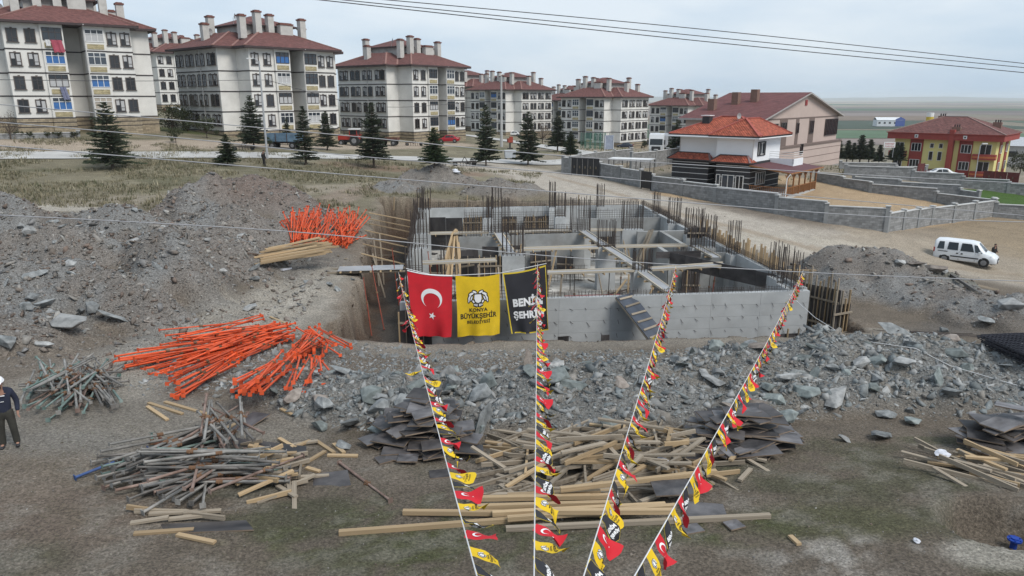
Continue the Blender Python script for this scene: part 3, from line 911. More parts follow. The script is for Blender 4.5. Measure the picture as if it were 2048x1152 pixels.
# ------------------------------------------------------------------ apartment blocks
plaster = M('cream plaster', (.62, .605, .57), .9, .06, .6, .05, 40, c2=(.66, .645, .61), dirt=.14)
band_m = M('dark band', (.045, .038, .038), .8, .15)
trim_m = M('brown window surround', (.095, .078, .07), .7, .15)
plinth_m = block_mat('stone cladding', (.30, .245, .17), .6, .25, .55)
yellow_m = block_mat('yellow stone panel', (.37, .315, .19), .35, .16, .75)
roof_m = tile_mat('weathered clay tiles', (.135, .056, .049))
fascia_m = M('dark fascia', (.05, .035, .035), .7)
chim_m = M('chimney plaster', (.47, .455, .425), .9, .1, 1.5, .1, dirt=.35)
cap_m = M('chimney cap', (.16, .07, .055), .85)
alu_m = M('white frame', (.66, .66, .65), .5, .05, bump=0)
dkframe_m = M('dark frame', (.06, .05, .048), .6, .1, bump=0)
glass_d = glass_mat('window glass', (.022, .024, .028))
glass_b = glass_mat('balcony glass', (.035, .045, .058))
curtain = M('net curtain', (.42, .42, .42), .9, .1, 6, 0, stretch=(8, 8, 1))
bluecl = M('blue blind', (.04, .13, .33), .7, .15, 3, 0, stretch=(6, 6, 1))
beigecl = M('beige curtain', (.36, .32, .27), .9, .25, 4, .2, stretch=(9, 9, 1))
gutter_m = M('pale pipe', (.55, .54, .52), .6, .05, bump=0)
dish_m = M('satellite dish', (.33, .33, .33), .6)

CROSS = [(-7, -10), (7, -10), (7, -6.5), (9.8, -6.5), (9.8, 6.5), (7, 6.5), (7, 10), (-7, 10), (-7, 6.5), (-9.8, 6.5), (-9.8, -6.5), (-7, -6.5)]
WALLS = [(-7, -10), (-3.15, -10), (-3.15, -10.3), (-.7, -10.3), (-.7, -5.8), (1.5, -5.8), (1.5, -10.3), (3.95, -10.3), (3.95, -10)] + CROSS[1:]

def apartment_meshes():
    d = {}
    d['wall'] = MB().prism(WALLS, 1.2, 12.62).mesh('wall', plaster)
    b = MB().prism(offset(WALLS, .06), -3, 1.2, bottom=True)
    for z in (.15, .7): b.prism(offset(WALLS, .075), z, z + .12, 1, bottom=True)
    d['plinth'] = b.mesh('plinth', [plinth_m, band_m])
    d['floor_band'] = MB().prism(offset(WALLS, .05), -.075, .075, bottom=True).mesh('floor_band', band_m)
    E0, E1, E2 = offset(CROSS, .95), offset(CROSS, .85), offset(CROSS, -4.6)
    b = MB()
    b.prism(E0, 12.62, 12.9, 1, top=False, bottom=True)
    b.loft(E0, 12.9, E2, 12.9 + 5.55 * .43)
    b.f.append(tuple(range(len(b.v) - 12, len(b.v)))); b.m.append(0)
    # hip ridges
    for (x0, y0), (x1, y1) in zip(E0, E2):
        b.bar((x0, y0, 12.93), (x1, y1, 12.93 + 5.55 * .43), .3, .12, 2)
    d['roof'] = b.mesh('roof', [roof_m, fascia_m, M('ridge tiles', (.24, .13, .11), .85)])
    b = MB(); b.span(-4, 4, -4, 4, 14.2, 16.2); d['upper_wall'] = b.mesh('upper_wall', chim_m)
    S = [(-4.7, -4.7), (4.7, -4.7), (4.7, 4.7), (-4.7, 4.7)]
    b = MB().prism(S, 16.2, 16.36, 1, top=False, bottom=True); b.loft(S, 16.36, [(-.6, -.3), (.6, -.3), (.6, .3), (-.6, .3)], 17.9)
    d['upper_roof'] = b.mesh('upper_roof', [roof_m, fascia_m])
    for key, w in (('chimney', .95), ('wide_chimney', 2.1)):
        b = MB(); b.span(-w / 2, w / 2, -.45, .45, -3, 0); d[key] = b.mesh(key, chim_m)
        b = MB(); b.span(-w / 2 - .1, w / 2 + .1, -.55, .55, 0, .22); b.span(-w / 2 + .1, w / 2 - .1, -.35, .35, .22, .34); d[key + '_cap'] = b.mesh('chimney_cap', cap_m)
    # window: surround, mullion, sill; local x along the wall, -y outwards, z from the sill up
    b = MB()
    w, h = .98, 1.45
    b.span(-w / 2 - .10, -w / 2, -.09, .05, -.05, h + .10); b.span(w / 2, w / 2 + .10, -.09, .05, -.05, h + .10)
    b.span(-w / 2, w / 2, -.09, .05, h, h + .10); b.span(-.12, .12, -.1, .05, h + .10, h + .2)
    b.span(-.03, .03, -.06, .05, 0, h, 1); b.span(.03, w / 2, -.06, .05, h * .30, h * .30 + .06, 1)
    d['window'] = b.mesh('window', [trim_m, dkframe_m])
    b = MB(); b.span(-w / 2 - .18, w / 2 + .18, -.16, .05, -.12, -.05); d['sill'] = b.mesh('sill', trim_m)
    for k, m in (('d', glass_d), ('c', curtain)):
        b = MB()
        if k == 'd': b.span(-w / 2, w / 2, -.03, 0.0, -.05, h)
        else:
            b.span(-w / 2, w / 2, -.03, 0.0, -.05, h, 0); b.span(.08, w / 2 - .02, -.034, -.03, .1, h * .92, 1); b.span(-w / 2 + .02, -.1, -.034, -.03, h * .55, h * .97, 1)
        d['pane_' + k] = b.mesh('pane', [glass_d, m])
    # glazed balcony bay 2.45 wide
    W, h0, h1 = 2.05, 1.15, 2.6
    for nm, fm in (('white', alu_m), ('dark', dkframe_m)):
        b = MB()
        for x in (-W / 2, -W / 6, W / 6, W / 2): b.span(x - .035, x + .035, -.08, .03, h0, h1)
        for z in (h0, h0 + .95, h1): b.span(-W / 2, W / 2, -.07, .03, z - .035, z + .035)
        d['balcony_' + nm] = b.mesh('balcony', fm)
    for nm, m, lo in (('glass', glass_b, 0), ('blue', bluecl, 0), ('curtain', curtain, 0), ('beige', beigecl, 0)):
        b = MB(); b.span(-W / 2, W / 2, -.02, .02, h0 + .9, h1, 0 if nm != 'beige' else 1); b.span(-W / 2, W / 2, -.02, .02, h0, h0 + .9, 1)
        d['glazing_' + nm] = b.mesh('glazing', [glass_b, m])
    b = MB(); b.span(-.95, .95, -.07, .02, .22, .82); d['parapet'] = b.mesh('parapet_panel', yellow_m)
    b = MB(); b.tube((0, 0, 1), (0, 0, 12.6), .06, n=6); b.tube((0, 0, 12.6), (0, -.6, 12.75), .06, n=6); d['drainpipe'] = b.mesh('drainpipe', gutter_m)
    b = MB()
    b.tube((0, 0, 0), (0, 0, .9), .03, n=5)
    for k in range(14):
        t0, t1 = k / 14 * 6.283, (k + 1) / 14 * 6.283
        b.face([(0, -.1, 1.0), (.5 * math.cos(t0), -.28, 1.0 + .5 * math.sin(t0)), (.5 * math.cos(t1), -.28, 1.0 + .5 * math.sin(t1))])
    b.bar((0, -.1, .9), (0, -.6, 1.0), .03)
    d['dish'] = b.mesh('satellite_dish', dish_m)
    return d
AM = apartment_meshes()
CHIM = [(4.9, -5.2, 17.3, 0), (7.6, -1.0, 16.4, 0), (-5.0, -5.3, 17.2, 0), (-2.6, -5.4, 17.9, 0), (1.8, -5.6, 16.4, 1), (-7.7, .5, 16.2, 0), (-5.2, 3.6, 17.6, 0),
        (4.9, 4.0, 17.6, 0), (-.3, -4.9, 17.6, 0), (7.4, 4.5, 15.9, 0)]

def apartment(label, x, y, rz, zb, k, full=True, seed=0, dark=.48, front=True):
    t = thing('apartment_block', label, 'apartment building', (x, y, zb), rz, 'four storey apartment blocks')
    t.scale = (k, k, k)
    r = random.Random(seed)
    put('wall', AM['wall'], t); put('plinth', AM['plinth'], t)
    for z in (1.29, 4.0, 6.8, 9.6): put('floor_band', AM['floor_band'], t, (0, 0, z))
    put('roof', AM['roof'], t); put('upper_wall', AM['upper_wall'], t); put('upper_roof', AM['upper_roof'], t)
    for cx, cy, cz, w in CHIM:
        kx = 'wide_chimney' if w else 'chimney'
        c = put('chimney', AM[kx], t, (cx, cy, cz)); put('chimney_cap', AM[kx + '_cap'], c)
    def window(x, y, rz, z):
        w = put('window', AM['window'], t, (x, y, z + .85), (0, 0, rz))
        put('pane', AM['pane_d' if r.random() < dark else 'pane_c'], w); put('sill', AM['sill'], w)
    for fl in range(4):
        z = 1.2 + 2.8 * fl
        for x in (-6.08, -4.22, 4.72, 6.28): window(x, -10.0, 0, z)
        for yy in (-5.5, -4.2, -2.2, -.8, 1.05, 2.45, 4.3, 5.6):
            window(-9.8, yy, -math.pi / 2, z); window(9.8, yy, math.pi / 2, z)
        if full:
            window(-.7 - .001, -7.6, math.pi / 2, z)
        for x in (-1.92, 2.72):
            kind = r.choice(['glass', 'glass', 'glass', 'curtain', 'blue', 'glass'])
            fm = r.choice(['dark', 'white', 'dark'])
            ov = BALC.get((seed, fl, x))
            if ov: kind, fm = ov
            b = put('balcony', AM['balcony_' + fm], t, (x, -10.3, z)); put('glazing', AM['glazing_' + kind], b)
            if True: put('parapet_panel', AM['parapet'], t, (x, -10.3, z + .02))
    for x, y, a in ((-9.8, -1.5, -math.pi / 2), (1.5 + .08, -10.38, 0), (9.8, 1.8, math.pi / 2)):
        put('drainpipe', AM['drainpipe'], t, (x - .08 * (x < -9), y, 0), (0, 0, a))
    put('satellite_dish', AM['dish'], t, (-6.4, 1.8, 14.4), (0, 0, .5)); put('satellite_dish', AM['dish'], t, (-4.9, -2.9, 16.3), (0, 0, .9))
    return t
BALC = {(1, 3, -1.92): ('glass', 'dark'), (1, 2, -1.92): ('blue', 'white'), (1, 1, -1.92): ('curtain', 'dark'), (1, 0, -1.92): ('blue', 'white'),
        (1, 3, 2.72): ('curtain', 'white'), (1, 2, 2.72): ('glass', 'white'), (1, 1, 2.72): ('blue', 'white'), (1, 0, 2.72): ('beige', 'white')}
A1 = apartment('cream four storey apartment block at the left edge with blue balcony blinds', -61.6, 103.0, .641, 4.66, .994, seed=1, dark=.5)
apartment('cream apartment block behind the blue farm trailer, with tree before its balconies', -41.2, 121.2, .847, 2.24, 1.044, seed=2)
apartment('cream apartment block behind the red tractor, third from the left', -21.8, 146.2, .917, 1.0, 1.024, seed=3)
apartment('smaller cream apartment block right of the third, behind the tallest roadside conifer', -.1, 220.9, -.748, -2.37, 1.016, seed=4, full=False)
apartment('cream apartment block behind the green fenced cage and signboard', 25.2, 201.2, -.739, -4.24, 1.005, seed=5, full=False)
apartment('cream apartment block farthest right, half hidden by the white lorry', 56.8, 239.2, -.821, -6.72, 1.0, seed=6, full=False)
apartment('apartment block seen in the gap between the two left blocks', -83, 182, .80, 5.6, 1.0, seed=7, full=False)
apartment('apartment block of which a sliver shows right of the third block', -14, 232, -.78, -1.2, 1.0, seed=8, full=False)
apartment('apartment block of which a sliver shows right of the smaller block', 22, 262, -.78, -5.2, 1.0, seed=9, full=False)
# washing on the balconies of the left block
def wash(label, lx, fl, c, w, h, dx):
    m = Matrix.Translation(A1.location) @ Matrix.Rotation(.641, 4, 'Z')
    b = MB(); n = 6
    for i in range(n):
        x0, x1 = w * i / n, w * (i + 1) / n
        y0, y1 = -.06 * math.sin(i * 1.9), -.06 * math.sin((i + 1) * 1.9)
        b.face([(x0, y0, 0), (x1, y1, 0), (x1 + dx, y1 - .05, -h + .1 * (i % 2)), (x0 + dx, y0 - .05, -h + .05 * (i % 3))])
        b.face([(x1, y1 - .01, 0), (x0, y0 - .01, 0), (x0 + dx, y0 - .06, -h + .05 * (i % 3)), (x1 + dx, y1 - .06, -h + .1 * (i % 2))])
    o = put('laundry', b.mesh('laundry', M('cloth ' + label, c, .9, .2, 5, .1)), None, mx=m @ Matrix.Translation((lx, -10.55, 1.2 + 2.8 * fl + 1.1)))
    tag(o, label, 'laundry')
wash('red pink blanket hung out of the top left balcony', -2.2, 3, (.33, .07, .10), 1.2, 1.5, .25)
wash('white towel hung beside the red pink blanket', -2.75, 3, (.6, .6, .6), .5, .8, .05)
wash('blue grey blanket hung out of a lower left balcony', -2.0, 1, (.16, .17, .25), .7, 1.6, .3)
# ------------------------------------------------------------------ white house with tiled roof, black ground floor and pergola
white_m = M('white render', (.74, .755, .77), .85, .03, .8, .03, 40)
black_m = M('charcoal render', (.035, .035, .038), .8, .15)
tile_m = tile_mat('bright clay tiles', (.30, .075, .042), .3, .3, .35)
rib_m = M('metal valley', (.20, .13, .13), .5)
sheet_m = M('maroon roof sheet', (.105, .038, .042), .7, .12)
wood_o = M('orange brown timber', (.27, .12, .045), .7, .2, stretch=(1, 1, .3))
conc_l = M('pale concrete', (.40, .40, .39), .9, .12, 1.2, .15)

def window_part(parent, w, h, mx, fm, gm, nv=2, depth=.12, surround=None, nm='window'):
    """frame with panes as sub-parts; local x along the wall, -y outwards"""
    b = MB(); f = .07
    b.span(-w / 2, w / 2, -depth, .02, h - f, h); b.span(-w / 2, w / 2, -depth, .02, 0, f)
    for k in range(nv + 1):
        x = -w / 2 + f / 2 + (w - f) * k / nv; b.span(x - f / 2, x + f / 2, -depth, .02, f, h - f)
    if surround:
        s = .13
        b.span(-w / 2 - s, w / 2 + s, -depth * .8, .02, h, h + s, 1); b.span(-w / 2 - s, w / 2 + s, -depth * .8, .02, -s, 0, 1)
        b.span(-w / 2 - s, -w / 2, -depth * .8, .02, 0, h, 1); b.span(w / 2, w / 2 + s, -depth * .8, .02, 0, h, 1)
    o = put(nm, b.mesh(nm, [fm, surround or fm]), parent, mx=mx)
    b = MB(); b.span(-w / 2 + f, w / 2 - f, -depth * .5, -depth * .4, f, h - f)
    put('pane', b.mesh('pane', gm), o)
    return o

def T(x, y, z, rz=0.0):
    return Matrix.Translation((x, y, z)) @ Matrix.Rotation(rz, 4, 'Z')

def hip(b, x0, x1, y0, y1, z, rise, along='x', th=.18, mi=0, fm=1, ridge=None):
    P = [(x0, y0), (x1, y0), (x1, y1), (x0, y1)]
    b.prism(P, z, z + th, fm, top=False, bottom=True)
    if along == 'x':
        r = (y1 - y0) / 2; Rg = [(x0 + r, y0 + r), (x1 - r, y0 + r)]
        a, c = (*Rg[0], z + th + rise), (*Rg[1], z + th + rise)
        q = [(*p, z + th) for p in P]
        b.face([q[0], q[1], c, a], mi); b.face([q[2], q[3], a, c], mi); b.face([q[1], q[2], c], mi); b.face([q[3], q[0], a], mi)
    else:
        r = (x1 - x0) / 2
        a, c = (x0 + r, y0 + r, z + th + rise), (x0 + r, y1 - r, z + th + rise)
        q = [(*p, z + th) for p in P]
        b.face([q[1], q[2], c, a], mi); b.face([q[3], q[0], a, c], mi); b.face([q[0], q[1], a], mi); b.face([q[2], q[3], c], mi)
    if ridge is not None:
        for p, e in zip(q, (a, c, c, a) if along == 'x' else (a, a, c, c)): b.bar(Vector(p) + Vector((0, 0, .04)), Vector(e) + Vector((0, 0, .04)), .25, .12, ridge)
        b.bar(Vector(a) + Vector((0, 0, .04)), Vector(c) + Vector((0, 0, .04)), .25, .12, ridge)

hp = pt(1499, 382, 82.0)
WH = thing('white_house', 'white two storey house with bright red tiled roof and black ground floor', 'house', (hp.x, hp.y, -2.05), R(-41))
# local: x from -9.6 to 0 along the long wall, y from 0 to 8 along the short wall
b = MB(); b.span(-9.6, -4.4, 1.0, 8.0, 3.3, 6.15); b.span(-4.4, 0, 0, 8.0, 3.3, 6.15); put('wall', b.mesh('wall', white_m), WH)
b = MB(); b.span(-10.2, -5.4, .3, 8.0, -.6, 3.4); b.span(-5.4, -3.9, 1.9, 8.0, -.6, 3.4); b.span(-3.9, .15, -.75, 8.0, -.6, 3.4)
put('ground_floor_wall', b.mesh('ground_floor_wall', black_m), WH)
# thin white render lines on the black storey
b = MB()
for z in (.35, 1.0, 1.65, 2.3, 2.95):
    b.span(-10.22, -5.38, .28, .3, z, z + .06); b.span(-5.4, -5.38, .3, 1.9, z, z + .06); b.span(-3.92, .17, -.77, -.75, z, z + .06); b.span(.15, .17, -.75, 7.9, z, z + .06)
    b.span(-10.22, -10.2, .3, 7.9, z, z + .06)
put('render_line', b.mesh('render_line', alu_m), WH)
b = MB(); hip(b, -10.6, 1.0, .1 - .3, 8.9, 6.15, 1.95, 'x', ridge=2); hip(b, -5.1, 1.0, -.9, 8.9, 6.14, 1.85, 'y', ridge=2)
b.bar((-5.1, -.2, 6.45), (-3.0, 3.6, 7.75), .4, .14, 3)
put('roof', b.mesh('roof', [tile_m, fascia_m, M('red ridge', (.33, .08, .06), .7), rib_m]), WH)
b = MB(); b.span(-10.6, 1.0, -.9, 8.9, 6.02, 6.14); put('eave_board', b.mesh('eave_board', white_m), WH)
b = MB()
for x0, x1, y0 in ((-10.7, -5.0, -.15), (-4.6, .3, -1.2)):
    q = [(x0, y0, 3.38), (x1, y0, 3.38), (x1 - .8, y0 + 1.15, 4.1), (x0 + .8, y0 + 1.15, 4.1)]
    b.face(q); b.face([q[1], (x1, y0 + 1.9, 3.38), (x1 - .8, y0 + 1.15, 4.1)]); b.face([(x0, y0 + 1.9, 3.38), q[0], q[3]])
    b.span(x0, x1, y0, y0 + 1.15, 3.25, 3.38, 1); b.bar(q[2], q[3], .22, .1, 1); b.bar(q[1], q[2], .22, .1, 2); b.bar(q[0], q[3], .22, .1, 1)
put('skirt_roof', b.mesh('skirt_roof', [tile_m, fascia_m, rib_m]), WH)
b = MB(); b.span(-5.1, -4.1, 1.8, 1.9, -.05, 2.1); dr = put('door', b.mesh('door', M('grey door', (.36, .37, .38), .5)), WH)
b = MB(); b.span(-4.3, -4.22, 1.72, 1.8, .9, 1.05); b.disc((-4.6, 1.79, 1.5), .12, (0, -1, 0)); put('handle', b.mesh('handle', dkframe_m), dr)
for x, w, h, z in ((-3.55, .5, 1.35, .55), (-2.35, 1.5, 1.75, .15), (-.95, .95, 1.75, .15)):
    window_part(WH, w, h, T(x, -.77, z), alu_m, glass_b, 2 if w > .6 else 1)
b = MB(); b.span(-3.2, -.35, -.98, -.75, .02, .13); put('sill', b.mesh('sill', alu_m), WH)
window_part(WH, 2.6, 1.45, T(.17, 2.2, .75, R(90)), alu_m, glass_b, 4)
w_ = window_part(WH, 1.9, 1.35, T(0, 2.35, 4.15, R(90)), alu_m, glass_b, 2, surround=black_m)
b = MB()
for s in (-1, 1): b.span(-.32, .32, -.1, .02, 0, 1.35); break
sh = b.mesh('shutter', black_m)
for s in (-.68, .68): put('shutter', sh, w_, (s, -.05, 0), scale=(.65, 1, 1))
b = MB(); b.span(0, 2.9, 4.9, 8, 2.75, 3.0); b.span(2.75, 2.9, 4.9, 8, 3.0, 3.6); b.span(0, 2.9, 4.9, 5.05, 3.0, 3.6); bal = put('balcony', b.mesh('balcony', white_m), WH)
b = MB()
for z in (3.85, 4.1, 4.35): b.bar((0, 4.98, z), (2.82, 4.98, z), .05); b.bar((2.82, 4.98, z), (2.82, 8, z), .05)
put('railing', b.mesh('railing', alu_m), bal)
b = MB(); b.span(-.45, .45, -.45, .45, -1.2, .55); c_ = put('chimney', b.mesh('chimney', black_m), WH, (-7.2, 2.9, 7.75)); b = MB(); b.span(-.6, .6, -.6, .6, .62, .7); put('chimney_cap', b.mesh('chimney_cap', alu_m), c_)
put('satellite_dish', AM['dish'], WH, (-3.6, 3.4, 7.7), (0, 0, R(70)), .7)
b = MB(); b.tube((0, 0, 0), (0, 0, 6), .05, n=6); put('drainpipe', b.mesh('drainpipe', gutter_m), WH, (.05, -.05, .1)); put('drainpipe', b.mesh('drainpipe', gutter_m), WH, (-9.6, .95, .1))
# terrace and pergola
b = MB(); b.span(.15, 4.6, -1.2, 8.2, -1.2, .0); put('terrace', b.mesh('terrace', conc_l), WH)
b = MB(); b.face([(0.1, -.9, 3.15), (4.9, -1.0, 2.55), (4.9, 9.3, 2.55), (0.1, 9.3, 3.15)]); b.face([(0.1, 9.3, 3.09), (4.9, 9.3, 2.49), (4.9, -1.0, 2.49), (0.1, -.9, 3.09)])
b.bar((.1, -.95, 3.1), (4.95, -1.05, 2.5), .1, .16, 1); b.bar((4.92, -1.0, 2.5), (4.92, 9.3, 2.5), .08, .14, 1)
put('pergola_roof', b.mesh('pergola_roof', [sheet_m, wood_o]), WH)
pm = MB().box((0, 0, 1.25), (.14, .14, 2.5)); pm.bar((0, -.7, 2.4), (0, 0, 1.8), .08); pm.bar((0, .7, 2.4), (0, 0, 1.8), .08); pm = pm.mesh('post', wood_o)
for k in range(6): put('post', pm, WH, (4.55, -.9 + k * 1.8, 0))
bl = MB().box((0, 0, .45), (.05, .05, .8)).mesh('baluster', wood_o)
for k in range(46): put('baluster', bl, WH, (4.55, -.95 + k * .2, .02))
for k in range(20): put('baluster', bl, WH, (.4 + k * .21, -1.02, .02))
b = MB(); b.bar((4.55, -1.05, .92), (4.55, 8.2, .92), .09, .07); b.bar((.3, -1.02, .92), (4.55, -1.02, .92), .09, .07); put('rail', b.mesh('rail', wood_o), WH)
b = MB(); b.tube((4.9, -1.1, 2.5), (4.6, -1.25, 2.0), .06, n=6); b.tube((4.6, -1.25, 2.0), (4.6, -1.25, -1.0), .06, n=6); put('drainpipe', b.mesh('drainpipe', alu_m), WH)

# ------------------------------------------------------------------ long beige building with a gable
beige_m = M('beige render', (.45, .36, .32), .9, .05, .5, .05, 30)
taupe_m = M('taupe panel', (.155, .115, .10), .85, .1)
rooft = tile_mat('brown red tiles', (.135, .05, .048), .34, .3, .2)
gp = pt(1526, 237, 99.0)
GB = thing('gabled_building', 'large beige building with wide gable and dark red tiled roof', 'building', (gp.x, gp.y, -2.2), R(-41 + 90))
# local: x 0..28 along the gable wall (away to the right), y 0..-? ; long side runs +y to the left
ez = gp.z + 2.2
b = MB(); b.span(0, 31.5, 0, 11.4, -2, ez - .3); b.face([(0, 0, ez - .3), (31.5, 0, ez - .3), (31.5, 0, ez - .1), (15.75, 0, ez + 3.35), (0, 0, ez - .1)]); b.face([(31.5, 11.4, ez - .3), (0, 11.4, ez - .3), (0, 11.4, ez - .1), (15.75, 11.4, ez + 3.35), (31.5, 11.4, ez - .1)])
put('wall', b.mesh('wall', beige_m), GB)
b = MB()
for s, (xa, xb) in ((0, (-.9, 15.75)), (1, (15.75, 32.4))):
    za, zb_ = (ez - .1, ez + 3.5) if s == 0 else (ez + 3.5, ez - .1)
    b.face([(xa, -.7, za), (xb, -.7, zb_), (xb, 12.2, zb_), (xa, 12.2, za)]); b.face([(xa, 12.2, za - .22), (xb, 12.2, zb_ - .22), (xb, -.7, zb_ - .22), (xa, -.7, za - .22)], 1)
    b.face([(xa, -.7, za - .22), (xb, -.7, zb_ - .22), (xb, -.7, zb_), (xa, -.7, za)], 1); b.face([(xb, 12.2, zb_ - .22), (xa, 12.2, za - .22), (xa, 12.2, za), (xb, 12.2, zb_)], 1)
b.span(-.98, -.8, -.7, 12.2, ez - .36, ez - .1, 1)
put('roof', b.mesh('roof', [rooft, M('pale roof edge', (.34, .32, .31), .7)]), GB)
b = MB()
for x0, x1, z0, z1 in ((6.1, 9.0, ez - 5, ez - .25), (12.4, 13.6, -1, ez - .25), (17.9, 20.2, ez - 4.6, ez - .25)): b.span(x0, x1, -.05, .02, z0, z1)
b.span(-.05, 31.55, -.06, .02, ez - .28, ez - .12)
put('facade_panel', b.mesh('facade_panel', taupe_m), GB)
b = MB(); b.span(1.0, 31.5, -.9, 0, ez - 8, ez - 4.3, 0)
for z in (.8, 1.9, 3.0): b.span(.98, 31.52, -.92, -.88, ez - 8 + z, ez - 7.92 + z, 1)
b.span(0.9, 31.6, -1.0, 0, ez - 4.3, ez - 4.05, 1)
put('lower_bay', MB().mesh('lower_bay', beige_m) if False else b.mesh('lower_bay', [beige_m, taupe_m]), GB)
for x, w, z, h, n in ((3.1, 4.4, ez - 2.3, 1.5, 6), (7.5, 1.9, ez - 2.5, 1.8, 2), (13.0, .95, ez - 2.4, 1.5, 1), (13.0, .95, ez - 5.4, 1.5, 1), (19.0, 1.6, ez - 2.6, 1.9, 2), (28.2, 6.0, ez - 3.2, 2.6, 8)):
    window_part(GB, w, h, T(x, -.06 if z > ez - 4 else -.95, z), dkframe_m, glass_d, n)
for x, z in ((10.6, ez - .95), (22.0, ez - .85)):
    pass
for y in (2.2, 5.6): window_part(GB, 1.6, 1.4, T(0, y + 2.5, ez - 2.4, R(-90)), dkframe_m, glass_d, 2)
for x, y in ((8.0, 7.6), (9.6, 5.4), (4.2, 9.5)):
    b = MB(); b.span(-.5, .5, -.5, .5, -1.6, 1.2); put('chimney', b.mesh('chimney', M('brown brick', (.19, .115, .09), .9)), GB, (x, y, ez + .25 * x + .3))
b = MB(); b.box((15.75, -.06, ez + 2.0), (.9, .06, .8)); b.box((15.75, -.1, ez + 2.0), (.5, .06, .3)); put('emblem', b.mesh('emblem', M('red plate', (.28, .05, .05), .7)), GB)
b = MB(); b.span(-.2, 31.7, -1.3, 11.6, -3.5, -.1); put('stone_base', b.mesh('stone_base', block_mat('rough stone', (.25, .24, .22), .7, .35, .5)), GB)

# ------------------------------------------------------------------ yellow and red apartment house
yel_m = M('yellow render', (.62, .56, .235), .9, .05, .6, .04, 30)
redr_m = M('red render', (.27, .052, .042), .85, .08)
oran_m = M('orange render', (.42, .13, .05), .85, .08)
yp = pt(1983, 354, 131.5)
YB = thing('yellow_house', 'yellow and red three storey house with curved balconies and red hip roof', 'apartment building', (yp.x, yp.y, -5.5), R(-43))
b = MB(); b.span(-17, 0, 0, 13, -3, 7.0); put('wall', b.mesh('wall', yel_m), YB)
b = MB(); b.span(-18.1, 1.2, -1.3, 14, 6.3, 7.4); put('fascia', b.mesh('fascia', redr_m), YB)
b = MB(); hip(b, -18.3, 1.4, -1.5, 14.2, 7.4, 2.9, 'x', th=.1, ridge=2); put('roof', b.mesh('roof', [roof_m, redr_m, M('pale ridge', (.26, .17, .15), .85)]), YB)
for x0, x1 in ((-14.2, -11.9), (-5.9, -3.7)): put('red_stripe', MB().span(x0, x1, -.12, .02, -1.5, 6.3).mesh('red_stripe', redr_m), YB)
for y0, y1 in ((2.6, 4.6), (8.2, 10.4)): put('red_stripe', MB().span(-.02, .12, y0, y1, -1.5, 6.3).mesh('red_stripe', redr_m), YB)
b = MB(); b.span(-7.5, -6.7, -1.42, 0, -1.5, 8.2); put('pilaster', b.mesh('pilaster', redr_m), YB)
for x in (-13.05, -4.7):
    for z in (4.0, .9): window_part(YB, 1.7, 1.55, T(x, -.13, z), alu_m, glass_d, 3)
for x in (-10.4, -8.9):
    window_part(YB, .7, .9, T(x, -.02, 4.7), alu_m, glass_d, 1); window_part(YB, .75, 1.7, T(x, -.02, 2.4), alu_m, glass_d, 1)
for z in (4.0, .9):
    for y in (3.6, 9.3): window_part(YB, 1.3, 1.5, T(.13, y, z, R(90)), alu_m, glass_d, 2)
    window_part(YB, 1.5, 1.8, T(-16.0, -.02, z - .2), alu_m, glass_d, 2); window_part(YB, 1.8, 2.0, T(-1.6, -.02, z - .3), alu_m, glass_d, 2)
b = MB(); b.span(-10.9, -8.3, -1.2, .3, .0, .2); b.face([(-11.2, -1.5, 0.1), (-8.0, -1.5, .1), (-8.0, 0, .8), (-11.2, 0, .8)], 1); b.span(-10.6, -8.6, -.05, .02, -1.4, 0, 2)
put('porch', b.mesh('porch', [redr_m, roof_m, M('dark door', (.05, .03, .025), .5)]), YB)
def bow(x0, x1, z):
    b = MB(); n = 10
    for (za, zb2, mi, g) in ((z, z + .3, 1, 0), (z + .3, z + .62, 2, .03), (z + .62, z + .95, 1, 0)):
        P = [(x0, 0)] + [(x0 + (x1 - x0) * k / n, -1.2 - .35 * math.sin(math.pi * k / n) - g) for k in range(n + 1)] + [(x1, 0)]
        b.prism(P, za, zb2, mi, bottom=True)
    return b.mesh('balcony', [yel_m, redr_m, oran_m])
for z in (3.0, -.1):
    put('balcony', bow(-17.6, -14.6, z), YB); put('balcony', bow(-3.4, .3, z), YB)
b = MB(); b.span(-3.2, .2, -.3, -.05, -1.35, -.5); put('shop_sign', b.mesh('shop_sign', M('blue sign', (.03, .05, .25), .5)), YB)
for x in (-13.0, -4.9): 
    b = MB(); b.span(-.3, .3, -.05, .02, -.3, .3); b.span(-.14, .14, -.08, -.05, -.14, .14, 1); put('vent', b.mesh('vent', [alu_m, glass_d]), YB, (x, -1.32, 6.9))
for x, y, z in ((-11, 7.5, 10.0), (-1.6, 7.0, 9.0), (-6.8, .3, 8.2)):
    b = MB(); b.span(-.7, .7, -.5, .5, -1, .5); put('chimney', b.mesh('chimney', M('brown brick', (.19, .115, .09), .9)), YB, (x, y, z))
    b = MB()
    for k in (-.35, .05, .4): b.tube((k, 0, .5), (k, 0, .95), .12, n=6)
    put('chimney_pot', b.mesh('chimney_pot', fascia_m), YB, (x, y, z))

